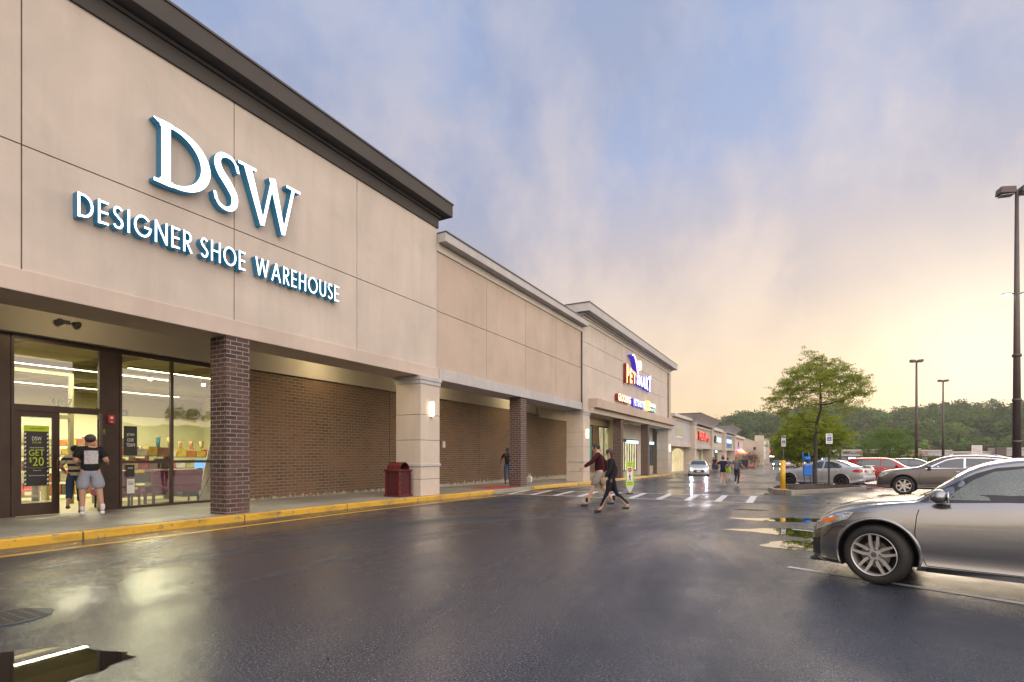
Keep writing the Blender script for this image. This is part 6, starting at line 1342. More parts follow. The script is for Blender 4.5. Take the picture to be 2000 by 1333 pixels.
man = person('man in black printed tee, grey shorts, cap and white socks at the store door', (-13.80, 5.90, 0.152), R(72), 1.82, 'light', dict(elL=(-0.25, -0.03, 1.13), wrL=(-0.16, 0.20, 1.06), elR=(0.27, -0.05, 1.14), wrR=(0.31, 0.17, 1.12), hipL=(-0.10, 0, 0.90), hipR=(0.10, 0, 0.90), knL=(-0.13, 0.02, 0.50), anL=(-0.13, 0.03, 0.085), knR=(0.15, 0.0, 0.50), anR=(0.20, -0.06, 0.085)), black_t, grey_short, (0.03, 0.02, 0.015), 'short', (0.72, 0.72, 0.72), 'short', 'shorts', sock_w, cloth('cap_grey', (0.10, 0.09, 0.09)), 1.28, extra=tee_print)
wom = person('woman in striped top and cropped jeans with hair in a bun at the store door', (-14.45, 5.88, 0.152), R(62), 1.60, 'tan', dict(elL=(-0.27, -0.02, 1.15), wrL=(-0.20, 0.22, 1.02), elR=(0.26, -0.03, 1.15), wrR=(0.22, 0.18, 1.0), knL=(-0.10, -0.02, 0.52), anL=(-0.11, -0.26, 0.22), knR=(0.10, 0.05, 0.50), anR=(0.10, 0.02, 0.085)), stripe, denim, (0.012, 0.008, 0.007), 'bun', (0.03, 0.03, 0.03), 'short', 'crop', None, None, 1.05)
# crossing pair
px_, py_, pz_ = gat(1172, 990)
person('man in maroon and black jacket and khaki shorts striding over the crosswalk', (px_, py_, pz_), R(112), 1.93, 'light', dict(chest=(0, 0.04, 1.28), neck=(0, 0.07, 1.47), skull=(0, 0.11, 1.56), crown=(0, 0.12, 1.655), shL=(-0.17, 0.05, 1.40), shR=(0.17, 0.04, 1.40), elL=(-0.26, 0.22, 1.20), wrL=(-0.28, 0.44, 1.05), elR=(0.24, -0.16, 1.16), wrR=(0.23, -0.20, 0.92), knL=(-0.10, 0.20, 0.52), anL=(-0.10, 0.34, 0.10), knR=(0.10, -0.10, 0.50), anR=(0.10, -0.36, 0.14)), maroon_t, khaki, (0.02, 0.015, 0.012), 'short', (0.03, 0.035, 0.05), 'long', 'shorts', cloth('sock_dark', (0.02, 0.02, 0.02)), None, 1.05)
px_, py_, pz_ = gat(1195, 1001)
person('woman in black carrying a black bag, crossing behind the man in maroon', (px_, py_, pz_), R(112), 1.72, 'light', dict(chest=(0, 0.03, 1.28), neck=(0, 0.05, 1.47), skull=(0, 0.08, 1.57), crown=(0, 0.08, 1.665), elL=(-0.22, 0.06, 1.13), wrL=(-0.22, 0.20, 0.92), elR=(0.22, -0.12, 1.14), wrR=(0.22, -0.10, 0.88), knL=(-0.09, 0.14, 0.50), anL=(-0.09, 0.30, 0.09), knR=(0.09, -0.12, 0.50), anR=(0.09, -0.44, 0.16)), black_d, cloth('black_tights', (0.012, 0.012, 0.02)), (0.04, 0.018, 0.015), 'long', (0.02, 0.02, 0.02), 'long', 'tights', None, None, 0.98)
bag = thing('handbag', 'black shoulder bag at the side of the woman in black', 'bag', (px_, py_, pz_), R(112))
bm = bmesh.new(); prism(bm, [(-0.17, 0.52), (0.15, 0.54), (0.13, 0.84), (-0.13, 0.84)], 'x', 0.20, 0.33); obj('body', bm, 'black', bag, bevel=0.03); bm = bmesh.new(); tube(bm, (0.26, -0.1, 0.84), (0.22, -0.04, 0.98), 0.008, n=6); tube(bm, (0.26, 0.1, 0.84), (0.22, 0.02, 0.98), 0.008, n=6); obj('strap', bm, 'black', bag)
# man on the porch, half behind the brick column
px_, py_, pz_ = gat(993, 945, 0.15)
mx_ = person('man in black tee and jeans half hidden by the brick column on the porch', (px_-0.05, py_, pz_), R(205), 1.88, 'dark', dict(elR=(0.30, -0.03, 1.15), wrR=(0.36, 0.04, 0.92)), black_t, cloth('blue_jeans', (0.05, 0.10, 0.20)), (0.01, 0.008, 0.007), 'short', (0.02, 0.02, 0.03), 'short', 'long')
bag = thing('plastic_bag', 'white plastic shopping bag on the porch beside the brick column', 'shopping bag', gat(1034, 943, 0.15)); bm = bmesh.new()
prism(bm, [(-0.14, 0), (0.15, 0.0), (0.17, 0.26), (0.06, 0.36), (-0.05, 0.35), (-0.15, 0.25)], 'y', -0.09, 0.09); 
for v in bm.verts: v.co += Vector((random.uniform(-1, 1), random.uniform(-1, 1), 0))*0.02
obj('sack', bm, [plain('bag_white', (0.62, 0.62, 0.60), 0.5)], bag, bevel=0.03); bm = bmesh.new(); tube(bm, (0.0, 0, 0.34), (-0.06, 0, 0.5), 0.02, 0.008); tube(bm, (0.02, 0, 0.34), (0.07, 0, 0.49), 0.02, 0.008); obj('handles', bm, [bpy.data.materials['bag_white']], bag)
# joggers walking away, another beyond them, and three far off by the shops
run1 = dict(elL=(-0.25, -0.06, 1.16), wrL=(-0.17, 0.12, 1.05), elR=(0.25, -0.06, 1.16), wrR=(0.17, 0.14, 1.05), knR=(0.08, 0.10, 0.50), anR=(0.07, 0.02, 0.085), knL=(-0.07, 0.0, 0.50), anL=(-0.06, -0.26, 0.22))
person('woman in navy tee and shorts walking away, hair in a top bun', gat(1412, 949), R(-8), 1.66, 'light', run1, navy_t, navy_t, (0.03, 0.018, 0.012), 'topbun', (0.45, 0.45, 0.48), 'short', 'mini')
run2 = dict(elL=(-0.27, -0.04, 1.14), wrL=(-0.27, 0.12, 0.95), elR=(0.27, -0.02, 1.16), wrR=(0.30, 0.20, 1.10), knR=(0.09, 0.0, 0.50), anR=(0.08, -0.06, 0.085), knL=(-0.06, 0.08, 0.52), anL=(-0.05, -0.14, 0.20))
person('blonde woman in heather grey tee and black leggings walking away', gat(1439, 950), R(-8), 1.70, 'light', run2, heather, tights_m, (0.30, 0.17, 0.07), 'long', (0.5, 0.5, 0.52), 'short', 'tights')
person('person in grey top and lime shorts hidden behind the navy-clad walker', gat(1421.5, 938), R(-5), 1.66, 'light', {}, heather, cloth('lime_short', (0.35, 0.55, 0.03)), (0.03, 0.02, 0.015), 'short', (0.1, 0.1, 0.12), 'short', 'shorts')
for k, (px, t_, lab, tp) in enumerate(((1395, 66, 'distant shopper in red near the blue lit doorway', maroon_t), (1399.5, 64, 'distant shopper in black near the blue lit doorway', black_d), (1393, 69, 'distant shopper in pale blue near the lit doorway', grey_short))):
    x, y = at(px, t_); person(lab, (x, y, zg(y)+0.15), R(40+60*k), 1.72, 'light', {}, tp, denim, group='shoppers far down the porch')

# ================================================================ street furniture
def litter_bin(name, label, loc, rz):
    t = thing(name, label, 'litter bin', loc, rz); m = M.setdefault('maroon_metal', plain('maroon_metal', (0.13, 0.018, 0.022), 0.32, 0.2, 0.25, 5)); W_ = 0.60; h = W_/2
    boxes('base', [(-h-0.03, h+0.03, -h-0.03, h+0.03, 0, 0.07)], m, t, 0.008); boxes('rim', [(-h-0.03, h+0.03, -h-0.03, h+0.03, 0.82, 0.87)], m, t, 0.008)
    for a in (-1, 1):
        for b in (-1, 1): 
            p = boxes('corner_post', [(min(a*h, a*(h-0.06)), max(a*h, a*(h-0.06)), min(b*h, b*(h-0.06)), max(b*h, b*(h-0.06)), 0.071, 0.819)], m, t, 0.005); bm = bmesh.new()
            for z in (0.15, 0.45, 0.75): ball(bm, (a*h, b*(h-0.03), z), 0.012, u=6, v=4)
            obj('rivet', bm, 'silver_metal', p)
    boxes('panel', [(-h+0.03, h-0.03, -h+0.03, h-0.03, 0.071, 0.819)], M.setdefault('maroon_dark', plain('maroon_dark', (0.075, 0.012, 0.016), 0.4, 0.1, 0.3, 12)), t)
    bm = bmesh.new(); n = 14; prof = [(0.24*math.cos(math.pi*i/n), 0.86+0.26*math.sin(math.pi*i/n)) for i in range(n+1)]; inner = [(x*0.93, 0.86+(z-0.86)*0.93) for x, z in prof]
    for a, b, c, d in zip(prof, prof[1:], inner, inner[1:]):
        q = [[bm.verts.new((yy, p[0], p[1])) for p in (a, b, d, c)] for yy in (-0.27, 0.27)]
        for i in range(4): bm.faces.new((q[0][i], q[0][(i+1) % 4], q[1][(i+1) % 4], q[1][i]))
        bm.faces.new(q[0]); bm.faces.new(q[1][::-1])
    obj('hood', bm, m, t); boxes('liner', [(-0.22, 0.22, -0.2, 0.2, 0.871, 0.885)], 'ink', t)
    return t
litter_bin('litter_bin', 'maroon metal litter bin with arched hood beside the first stucco column', (-11.66, 13.60, 0.13), R(0))
litter_bin('litter_bin', 'maroon litter bin outside the pet store entrance', gat(1277, 924, 0.15), R(0))
x, y = at(1424, 80); litter_bin('litter_bin', 'far maroon litter bin by the lit shop doorways', (-10.9+0.2, 79, zg(79)+0.15), 0)
# pedestrian sign standing on the crosswalk
x, y, z_ = gat(1230, 965); t = thing('crosswalk_sign', 'lime STATE LAW STOP FOR pedestrian sign standing on the crosswalk', 'crosswalk sign', (x, y, z_), R(22))
Wd = 0.155
bm = bmesh.new(); prism(bm, [(-Wd, 0.32), (-0.05, 0.10), (-0.05, 0.04), (0.05, 0.04), (0.05, 0.10), (Wd, 0.32)], 'y', -0.012, 0.012); obj('foot_panel', bm, 'trim_white', t)
bm = bmesh.new(); prism(bm, [(-Wd, 0.321), (Wd, 0.321), (Wd, 1.26), (Wd-0.03, 1.30), (-Wd+0.03, 1.30), (-Wd, 1.26)], 'y', -0.012, 0.012); obj('panel', bm, plain('lime_sign', (0.42, 0.68, 0.02), 0.45, emit=0.0), t)
boxes('white_field', [(-0.115, 0.115, -0.016, -0.0125, 0.50, 1.10)], 'white_paint', t); boxes('field_border', [(-0.125, 0.125, -0.0145, -0.0122, 0.49, 1.11)], 'ink', t)
bm = bmesh.new(); prism(bm, [(0.095*math.cos(R(22.5+45*i)), 0.98+0.095*math.sin(R(22.5+45*i))) for i in range(8)], 'y', -0.020, -0.0165); obj('stop_octagon', bm, plain('stop_red', (0.50, 0.015, 0.02), 0.4), t)
def sgn(s, w, h, z, m, yy=-0.022, xo=0): text('lettering', s, 1, (-w/2+xo, yy, z), FY, [m], t, depth=0.003, width=w, height=h)
sgn('STOP', 0.15, 0.055, 0.952, 'white_paint'); sgn('STATE', 0.19, 0.05, 1.215, 'ink', -0.0145); sgn('LAW', 0.12, 0.05, 1.145, 'ink', -0.0145); sgn('FOR', 0.08, 0.03, 0.84, 'ink', -0.0185); sgn('WITHIN', 0.18, 0.045, 0.425, 'ink', -0.0145); sgn('CROSSWALK', 0.24, 0.035, 0.365, 'ink', -0.0145)
bm = bmesh.new(); tube(bm, (0.0, -0.020, 0.785), (0.0, -0.0165, 0.785), 0.022, n=12)
for a, b, w in (((0, .755), (0.0, .655), 0.045), ((-0.005, .745), (-0.05, .69), 0.016), ((0.01, .745), (0.05, .70), 0.016), ((-0.005, .665), (-0.045, .53), 0.024), ((0.005, .665), (0.045, .53), 0.024)):
    ribbon(bm, [a, b], w, -0.0163-random.random()*0.0005, -0.0195-random.random()*0.0008, Matrix(((1, 0, 0), (0, 0, 1), (0, 1, 0))).to_4x4())
obj('walking_figure', bm, ['ink', 'ink'], t); bm = bmesh.new(); tube(bm, (0, 0, 0), (0, 0, 0.05), 0.17, 0.10, 20); obj('base', bm, 'rubber', t)
# yellow bollard
x, y, z_ = gat(1529, 962); t = thing('bollard', 'tall yellow bollard set in a yellow kerb block at the island corner', 'bollard', (x, y, z_)); bm = bmesh.new(); tube(bm, (0, 0, 0.15), (0, 0, 1.37), 0.105, n=24); ball(bm, (0, 0, 1.37), 0.105, 0, (1, 1, 0.3), 24, 8)
M['bollard_yellow'] = plain('bollard_yellow', (0.62, 0.36, 0.02), 0.4, var=0.15, scale=6); obj('post', bm, 'bollard_yellow', t); boxes('kerb_block', [(-0.42, 0.36, -0.30, 0.20, 0, 0.155)], 'bollard_yellow', t, 0.03)
# blue upright sack truck / donation stand under the tree
x, y = at(1578, 25.6); t = thing('donation_stand', 'blue metal stand with hanging box leaning by the tree', 'stand', (x, y, zg(y)+0.18), R(20)); blue = plain('blue_metal', (0.01, 0.14, 0.55), 0.4)
bm = bmesh.new()
for s_ in (-0.14, 0.14): tube(bm, (s_, 0.05, 0.02), (s_*0.95-0.10, -0.02, 1.62), 0.02, n=8)
for z in (0.95, 1.35): tube(bm, (-0.14-0.07*z/1.6, 0, z), (0.14-0.09*z/1.6, 0, z), 0.018, n=8)
obj('frame', bm, blue, t); boxes('box', [(-0.24, 0.14, -0.18, 0.0, 0.50, 1.0)], blue, t, 0.03); bm = bmesh.new(); tube(bm, (-0.21, -0.06, 1.30), (0.06, -0.06, 1.30), 0.11, n=20); obj('drum', bm, blue, t)
bm = bmesh.new(); prism(bm, [(-0.38, -0.22), (0.32, -0.18), (0.40, 0.15), (-0.28, 0.2)], 'z', 0.0, 0.05); obj('foot_plate', bm, blue, t, bevel=0.015)
def sign_post(px, t_, ztop, w, h, lab, up=0.0, pz=0.0, blue_sq=True, col='steel_dark'):
    x, y = at(px, t_); t = thing('parking_sign', lab, 'parking sign', (x, y, zg(y)+up), R(25)); H = ztop-zg(y)-up
    boxes('post', [(-0.03, 0.03, -0.02, 0.03, 0.0, H-0.05)], col, t); boxes('plate', [(-w/2, w/2, -0.035, -0.021, H-h, H)], 'white_paint', t, 0.004)
    if blue_sq: 
        s_ = w*0.62; boxes('symbol_field', [(-s_/2, s_/2, -0.041, -0.036, H-h*0.72, H-h*0.72+s_)], plain('sign_dark_blue', (0.01, 0.06, 0.25), 0.4) if 'sign_dark_blue' not in bpy.data.materials else bpy.data.materials['sign_dark_blue'], t)
        bm = bmesh.new(); fr = Matrix(((1, 0, 0), (0, 0, 1), (0, 1, 0))).to_4x4(); c = H-h*0.72+s_*0.42
        ribbon(bm, arc(0.0, c, s_*0.22, s_*0.22, 140, 400, 10), s_*0.09, -0.0411, -0.044, fr); ribbon(bm, [(-s_*0.05, c+s_*0.42), (-s_*0.05, c+s_*0.08), (s_*0.18, c+s_*0.08)], s_*0.09, -0.0411, -0.0445, fr); obj('wheelchair_symbol', bm, ['white_paint', 'white_paint'], t)
    boxes('printing', [(-w*0.3, w*0.3, -0.0385, -0.0352, H-h*0.16, H-h*0.10), (-w*0.3, w*0.3, -0.0385, -0.0352, H-h*0.24, H-h*0.20), (-w*0.3, w*0.3, -0.0385, -0.0352, H-h*0.90, H-h*0.86)], bpy.data.materials['sign_panel_blue'] if 'sign_panel_blue' in bpy.data.materials else 'ink', t)
    return t
sign_post(1530, 30.5, 2.64, 0.25, 0.66, 'tall narrow white parking sign rising behind the yellow bollard')
sign_post(1619, 25.2, 2.50, 0.30, 0.48, 'white disabled parking sign on a black post right of the tree', up=0.15, col='black')
sign_post(1565, 38, 2.15, 0.22, 0.40, 'small white sign above the blue stand, left of the tree'); sign_post(1629, 42, 2.25, 0.22, 0.5, 'small white sign further behind, right of the black signpost'); sign_post(1617, 52, 1.6, 0.22, 0.5, 'faint white sign low behind the silver sedan roof', blue_sq=False)

# ================================================================ evening haze
def haze():
    bm = bmesh.new(); box(bm, -330, 460, -240, 640, -6, 75); o = obj('haze', bm, []); o['kind'] = 'stuff'
    m = bpy.data.materials.new('haze'); m.use_nodes = True; N = m.node_tree.nodes; N.remove(N['Principled BSDF']); v = N.new('ShaderNodeVolumePrincipled'); v.inputs['Color'].default_value = (0.95, 0.93, 0.88, 1); v.inputs['Density'].default_value = HAZE; v.inputs['Anisotropy'].default_value = 0.5
    m.node_tree.links.new(v.outputs[0], N['Material Output'].inputs['Volume']); o.data.materials.append(m)
HAZE = 0.00042
# ================================================================ trees
def leafm(name, c, c2, trans=0.35):
    t = MT(name); n = t.noise(0.9, 3); n2 = t.noise(9, 2)
    col = t.mix(t.ramp(n, [(0.35, 0.0), (0.65, 1.0)]), c, c2); col = t.mix(t.math('MULTIPLY', n2, 0.5), col, tuple(x*0.6 for x in c)); t.col(col).set(rough=0.6, spec=0.3)
    tr = t.N.new('ShaderNodeBsdfTranslucent'); t.L.new(col, tr.inputs[0]); mx = t.N.new('ShaderNodeMixShader'); mx.inputs[0].default_value = trans
    t.L.new(t.b.outputs[0], mx.inputs[1]); t.L.new(tr.outputs[0], mx.inputs[2]); t.L.new(mx.outputs[0], t.N['Material Output'].inputs[0]); return t.m
M['bark'] = plain('bark', (0.055, 0.042, 0.032), 0.9, var=0.4, scale=9, bump=0.5)
M['leaf_locust'] = leafm('leaf_locust', (0.22, 0.29, 0.03), (0.40, 0.44, 0.05), 0.55); M['leaf_lime'] = leafm('leaf_lime', (0.22, 0.30, 0.025), (0.42, 0.48, 0.035), 0.5); M['leaf_green'] = leafm('leaf_green', (0.12, 0.21, 0.03), (0.22, 0.34, 0.05), 0.45)
def quads(name, cen, nrm, size, mat, parent=None, aspect=0.6, kind=None, col=None, smooth=False):
    """many small leaf faces in one mesh"""
    n = len(cen); nrm = nrm/np.linalg.norm(nrm, axis=1)[:, None]; r = rng.normal(size=(n, 3)); u = np.cross(nrm, r); u /= np.linalg.norm(u, axis=1)[:, None]; v = np.cross(nrm, u)
    s = (size*rng.uniform(0.6, 1.3, n))[:, None]; u = u*s; v = v*s*aspect
    co = np.stack([cen-u, cen-v*0.8, cen+u, cen+v*0.8], 1).reshape(-1, 3)
    me = bpy.data.meshes.new(name); me.vertices.add(4*n); me.vertices.foreach_set('co', co.ravel().astype(np.float32)); me.loops.add(4*n); me.loops.foreach_set('vertex_index', np.arange(4*n, dtype=np.int32))
    me.polygons.add(n); me.polygons.foreach_set('loop_start', np.arange(0, 4*n, 4, dtype=np.int32)); me.polygons.foreach_set('loop_total', np.full(n, 4, dtype=np.int32))
    if col is not None:
        a = me.color_attributes.new('tint', 'FLOAT_COLOR', 'POINT'); a.data.foreach_set('color', np.repeat(np.concatenate([col, np.ones((n, 1))], 1), 4, 0).ravel().astype(np.float32))
    me.update(calc_edges=True); me.validate()
    return link(name, me, parent, [mat])
def grow(label, base, trunk, pads, leaf, leaf_n, leaf_size, pad_r, flat=0.35, cat='tree', name='tree', group=None, r0=0.13):
    """trunk is a polyline, pads are leaf-cluster centres that get linked back to it by tapering limbs"""
    root = thing(name, label, cat, base, group=group)
    nodes = []; bm = bmesh.new(); tr = [Vector(p) for p in trunk]; n = len(tr); R0 = r0
    for i in range(n-1):
        a = R0*(1-0.72*i/(n-1)); b = R0*(1-0.72*(i+1)/(n-1)); tube(bm, tr[i], tr[i+1], a, b, 9, cap=False)
        for k in range(4): nodes.append((tr[i].lerp(tr[i+1], k/4), a*(1-k/4)+b*k/4, i/(n-1)))
    nodes = [(p, r) for p, r, f in nodes if p.z > tr[-1].z*0.34]
    nodes.append((tr[-1], R0*0.28)); obj('trunk', bm, 'bark', root)
    bm = bmesh.new(); todo = [Vector(p) for p in pads]; axis = tr[-1]
    todo.sort(key=lambda p: min((p-q[0]).length for q in nodes))
    for p in todo:
        best = min(nodes, key=lambda q: (p-q[0]).length+0.6*max(0, q[0].z-p.z+0.05)+(0.0 if q[1] > 0.02 else 0.15))
        a, ra = best; d = p-a; k = max(2, int(d.length/0.35)); prev = a; pr = min(ra*0.7, 0.055*(0.3+min(1.5, d.length)/1.5)); 
        for i in range(1, k+1):
            f = i/k; q = a+d*f+Vector((random.uniform(-1, 1), random.uniform(-1, 1), random.uniform(-0.4, 1)))*0.055*(1 if i < k else 0)+Vector((0, 0, -0.12*math.sin(math.pi*f)*d.length*0.4)); rr = pr*(1-0.6*f)+0.004
            tube(bm, prev, q, pr*(1-0.6*(i-1)/k)+0.004, rr, 6, cap=False); prev = q; nodes.append((q, rr))
        for s in range(5):
            e = p+Vector((random.gauss(0, 1), random.gauss(0, 1), random.gauss(0, 0.35)))*pad_r*0.55; tube(bm, p, e, 0.008, 0.003, 4, cap=False)
    obj('limbs', bm, 'bark', root)
    P = np.array([tuple(p) for p in todo]); m = leaf_n; N_ = len(P)*m
    # leaves sit in small sprays so that gaps stay open between them
    sp = 9; spray = np.repeat(P, sp, 0)+rng.normal(size=(len(P)*sp, 3))*np.array([pad_r*0.62, pad_r*0.62, pad_r*flat*0.62]); per = max(1, m//sp)
    c = np.repeat(spray, per, 0)+rng.normal(size=(len(spray)*per, 3))*np.array([0.09, 0.09, 0.045])*(pad_r/0.4)
    nr = rng.normal(size=(len(c), 3))+np.array([0, 0, 0.9]); quads('crown', c, nr, leaf_size, leaf, root, 0.5)
    return root
def canopy_pads(n, fn):
    out = []
    k = 0
    while len(out) < n and k < 20000:
        k += 1; p = fn()
        if p is not None and all((Vector(p)-Vector(q)).length > 0.30 for q in out): out.append(p)
    return out
tx, ty = at(1592, 26.8); tb = zg(ty)+0.12
S_ = 26.8/1045
def top_tree():
    def fn():
        # umbrella crown, higher in the middle, drooping rim, hollow below
        a = random.uniform(0, 2*math.pi); r = math.sqrt(random.uniform(0, 1)); x = 2.12*r*math.cos(a); y = 2.0*r*math.sin(a)
        ztop = 4.75+1.6*(1-r**1.7)+0.35*math.sin(3*a+1)*r
        zz = ztop-abs(random.gauss(0, 0.55)); 
        if r > 0.55 and zz < 3.7: return None
        if random.random() < 0.10: zz += 0.25
        return (x+0.05, y, zz)
    pads = canopy_pads(150, fn)+[(-0.15, 0.0, 6.45), (-0.32, 0.05, 6.75), (0.15, 0, 6.35)]
    pads += [(random.uniform(-1.7, 1.3), random.uniform(-1, 1), random.uniform(2.5, 3.8)) for _ in range(13)]
    tr = [(0, 0, 0), (-0.02, 0, 0.8), (0.03, 0, 1.7), (0.0, 0.02, 2.5), (0.10, 0, 3.2), (0.26, 0.0, 3.9), (0.24, 0, 4.5), (0.22, 0, 5.2)]
    grow('honey locust with a flat open crown growing in the planted island', (tx, ty, tb), tr, pads, 'leaf_locust', 210, 0.044, 0.33, 0.5, r0=0.115)
top_tree()
x2, y2 = at(1580, 33.0)
def low_tree():
    def fn():
        a = random.uniform(0, 2*math.pi); b = random.uniform(-0.9, 1); r = random.uniform(0.3, 1)**0.5; c = math.sqrt(1-b*b); x = 2.05*r*c*math.cos(a); y = 1.7*r*c*math.sin(a); zz = 2.7+1.6*b*r
        return (x, y, zz)
    pads = canopy_pads(125, fn)
    grow('lime-green leafy tree behind the honey locust', (x2, y2, zg(y2)), [(0, 0, 0), (0.05, 0, 0.8), (0.0, 0, 1.6), (0.05, 0, 2.6), (0, 0, 3.6)], pads, 'leaf_lime', 270, 0.066, 0.45, 0.6, r0=0.09)
low_tree()
def round_tree(px, t_, rad, zc, label, leaf='leaf_green', n=70, ls=0.085, group=None):
    x, y = at(px, t_)
    def fn():
        v = Vector((random.gauss(0, 1), random.gauss(0, 1), random.gauss(0, 1))).normalized()*random.uniform(0.35, 1)**0.5
        return (v.x*rad*0.93, v.y*rad*0.93, zc+v.z*rad*(0.85 if v.z > 0 else 0.72))
    pads = canopy_pads(n, fn); grow(label, (x, y, zg(y)), [(0, 0, 0), (0.05, 0, zc*0.4), (0, 0, zc*0.8), (0.05, 0, zc*1.2)], pads, leaf, 230, ls, rad*0.2, 0.9, r0=0.15, group=group)
round_tree(1737, 60, 2.85, 2.7, 'round bright green tree behind the red hatchback', n=90)
round_tree(1823, 112, 1.3, 1.5, 'small round shrub-like tree by the white shop', n=30, ls=0.11); round_tree(1866, 112, 1.2, 1.5, 'second small tree by the white shop', n=30, ls=0.11)
# reddish ornamental shrub in a brick planter far down the strip
xq, yq = -11.4, 128.0
pl = thing('planter', 'row of terracotta planters with a dark red shrub far down the strip', 'planter', (-9.6, 118, zg(118)))
for i in range(4): bm = bmesh.new(); tube(bm, (0, i*2.6, 0), (0, i*2.6, 0.75), 0.42, 0.55, 14); obj('pot', bm, plain('terracotta', (0.42, 0.14, 0.08), 0.7) if 'terracotta' not in bpy.data.materials else bpy.data.materials['terracotta'], pl)
c = rng.normal(size=(2600, 3))*np.array([0.9, 3.0, 0.75])+np.array([-0.1, 4.0, 1.9]); o = quads('foliage', c, rng.normal(size=(2600, 3)), 0.11, leafm('leaf_red', (0.10, 0.045, 0.03), (0.16, 0.07, 0.04), 0.2), pl)
t = thing('waste_container', 'dark waste container by the tan brick block', 'waste container', (-9.9, 108, zg(108))); boxes('body', [(-0.8, 0.8, 0, 3.5, 0.15, 1.5)], 'black', t, 0.05); boxes('lid', [(-0.85, 0.85, -0.05, 3.55, 1.505, 1.6)], 'plastic', t)

# ---------------------------------------------------------------- wooded hill
def hill_z(x, y):
    d = math.hypot(x, y)
    if y < 195: return zg(y)
    k = max(0.0, min(1.0, (d-215)/210)); s = k*k*(3-2*k); a = math.atan2(x, y)
    return zg(y)+s*(19+4.5*math.sin(a*7+0.6)+3.0*math.sin(a*17+2)+1.5*math.sin(a*41))
def hill():
    bm = bmesh.new(); rows = []
    for i in range(15):
        d = 205+i*28; row = []
        for j in range(41):
            a = R(-42+j*3.4); x, y = d*math.sin(a), d*math.cos(a); row.append(bm.verts.new((x, y, hill_z(x, y)-(0.6 if i == 0 else 0.0))))
        rows.append(row)
    for p, q in zip(rows, rows[1:]):
        for i in range(40): f = bm.faces.new((p[i], p[i+1], q[i+1], q[i])); f.smooth = True
    struct('hill', bm, plain('hill_soil', (0.035, 0.055, 0.018), 0.9, scale=0.05))
hill()
def forest(name, seed, count, amin, amax, d0, d1, h=(7, 12), per=300, base=hill_z):
    r = np.random.default_rng(seed); C_, N_, K_ = [], [], []
    pal = np.array([(0.050, 0.100, 0.022), (0.075, 0.140, 0.026), (0.110, 0.180, 0.034), (0.055, 0.110, 0.038), (0.085, 0.115, 0.030), (0.110, 0.100, 0.065), (0.040, 0.080, 0.024)])
    for i in range(count):
        a = math.radians(r.uniform(amin, amax)); d = d0+(d1-d0)*r.uniform(0, 1)**0.8; x, y = d*math.sin(a), d*math.cos(a); H = r.uniform(*h)*(0.75+0.35*(d > d0+60)); z = base(x, y); w = H*r.uniform(0.36, 0.52)
        nl = 16; lobes = r.normal(size=(nl, 3)); lobes /= np.linalg.norm(lobes, axis=1)[:, None]; lobes *= r.uniform(0.45, 0.92, nl)[:, None]; lobes = lobes*np.array([w, w, H*0.40])+np.array([x, y, z+H*0.62])
        m = per; idx = r.integers(0, nl, m); v = r.normal(size=(m, 3)); v /= np.linalg.norm(v, axis=1)[:, None]; lr = w*0.42
        v[:, 2] = np.where(v[:, 2] < -0.3, -v[:, 2], v[:, 2]); v[:, 1] = np.where(r.uniform(size=m) < 0.6, -np.abs(v[:, 1]), v[:, 1])
        c = lobes[idx]+v*lr*r.uniform(0.65, 1.08, m)[:, None]; C_.append(c); N_.append(v+r.normal(size=(m, 3))*0.45); col = pal[r.choice(7, p=[.22, .22, .14, .14, .12, .05, .11])]*r.uniform(0.8, 1.2)
        K_.append(np.tile(col, (m, 1))*r.uniform(0.8, 1.2, m)[:, None])
    C_, N_, K_ = np.concatenate(C_), np.concatenate(N_), np.concatenate(K_)
    t = MT('forest_leaf_'+str(seed)); at_ = t.N.new('ShaderNodeVertexColor'); at_.layer_name = 'tint'; t.L.new(at_.outputs[0], t.b.inputs['Base Color']); t.set(rough=0.75, spec=0.15)
    tr = t.N.new('ShaderNodeBsdfTranslucent'); t.L.new(at_.outputs[0], tr.inputs[0]); mx = t.N.new('ShaderNodeMixShader'); mx.inputs[0].default_value = 0.3; t.L.new(t.b.outputs[0], mx.inputs[1]); t.L.new(tr.outputs[0], mx.inputs[2]); t.L.new(mx.outputs[0], t.N['Material Output'].inputs[0])
    o = quads(name, C_, N_, 0.62, t.m, None, 0.8, col=K_); o['kind'] = 'stuff'; return o
forest('forest', 5, 900, -9, 34, 225, 430, per=280)
forest('forest', 6, 130, -13, 34, 212, 250, h=(6, 9), per=330)
forest('forest', 8, 260, 34, 60, 215, 420, per=160)
# the unseen side of the lot: a low belt of trees that the shop windows reflect
def flat(x, y): return 0.0
o = forest('treeline', 9, 150, 70, 205, 75, 110, h=(6, 9), per=260, base=lambda x, y: zg(y) if y > 0 else 0.0)
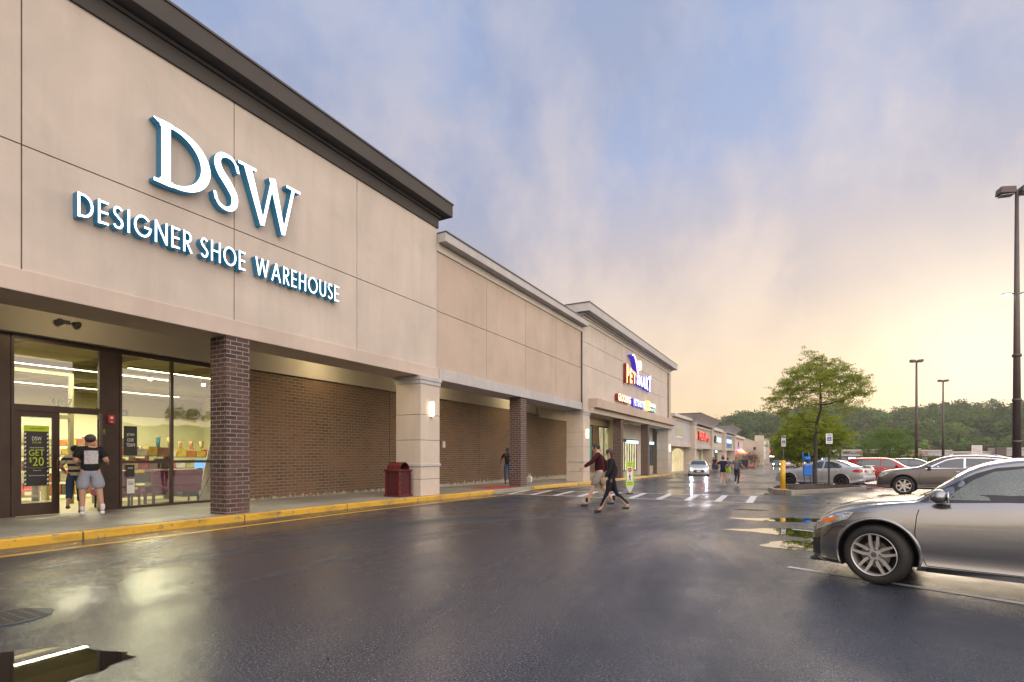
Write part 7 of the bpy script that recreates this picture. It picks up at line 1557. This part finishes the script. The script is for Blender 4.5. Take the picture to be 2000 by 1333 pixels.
# planted island
def island():
    pts = [at(1512, 22.9), at(1546, 22.0), at(1600, 22.9), at(1655, 24.3), at(1692, 25.6), at(1690, 26.9), at(1640, 28.2), at(1560, 28.6), at(1512, 27.2), at(1500, 24.6)]
    bm = bmesh.new(); lo = [bm.verts.new((x, y, zg(y)-0.05)) for x, y in pts]; hi = [bm.verts.new((x, y, zg(y)+0.16)) for x, y in pts]; cx = sum(p[0] for p in pts)/len(pts); cy = sum(p[1] for p in pts)/len(pts)
    inn = [(x+(cx-x)*0.09, y+(cy-y)*0.09) for x, y in pts]; hi2 = [bm.verts.new((x, y, zg(y)+0.16)) for x, y in inn]; lo2 = [bm.verts.new((x, y, zg(y)-0.05)) for x, y in inn]; n = len(pts)
    for i in range(n):
        j = (i+1) % n; bm.faces.new((lo[i], lo[j], hi[j], hi[i])); bm.faces.new((hi[i], hi[j], hi2[j], hi2[i])); bm.faces.new((hi2[i], hi2[j], lo2[j], lo2[i]))
    struct('kerb', bm, 'concrete', bevel=0.015)
    bm = bmesh.new(); rings = []
    for k in (1.0, 0.8, 0.6, 0.4, 0.2):
        rings.append([bm.verts.new((cx+(x-cx)*k+random.uniform(-.03, .03), cy+(y-cy)*k, zg(y)+0.12+0.17*(1-k**1.5)+random.uniform(-0.015, 0.015)*(k < 1))) for x, y in inn])
    for a, b in zip(rings, rings[1:]):
        for i in range(n): bm.faces.new((a[i], a[(i+1) % n], b[(i+1) % n], b[i]))
    bm.faces.new(rings[-1]); 
    for f in bm.faces: f.smooth = True
    struct('planting_bed', bm, plain('mulch', (0.045, 0.030, 0.022), 0.95, var=0.5, scale=30, bump=1.0))
    v = []; 
    for i in range(5000):
        j = random.randrange(n); k = math.sqrt(random.uniform(0, 1)); a, b = inn[j], inn[(j+1) % n]; u = random.random(); ex, ey = a[0]+(b[0]-a[0])*u, a[1]+(b[1]-a[1])*u; x, y = cx+(ex-cx)*k, cy+(ey-cy)*k; v.append((x, y, zg(y)+0.125+0.17*(1-k**1.5)))
    o = quads('mulch_chips', np.array(v), rng.normal(size=(len(v), 3))+np.array([0, 0, 1.2]), 0.03, plain('bark_chip', (0.07, 0.045, 0.03), 0.9, var=0.6, scale=40), None, 0.4); o['kind'] = 'stuff'
    o = None
island()

def litter():
    v = np.stack([rng.uniform(-9.8, 3, 260), rng.uniform(2.0, 16, 260), np.full(260, 0.006)], 1); v[:, 2] += np.array([zg(y) for y in v[:, 1]])
    o = quads('fallen_leaf_litter', v, rng.normal(size=(260, 3))*0.25+np.array([0, 0, 1.5]), 0.014, plain('litter_leaf', (0.05, 0.035, 0.02), 0.8, var=0.6, scale=30), None, 0.6); o['kind'] = 'stuff'
litter()
haze()
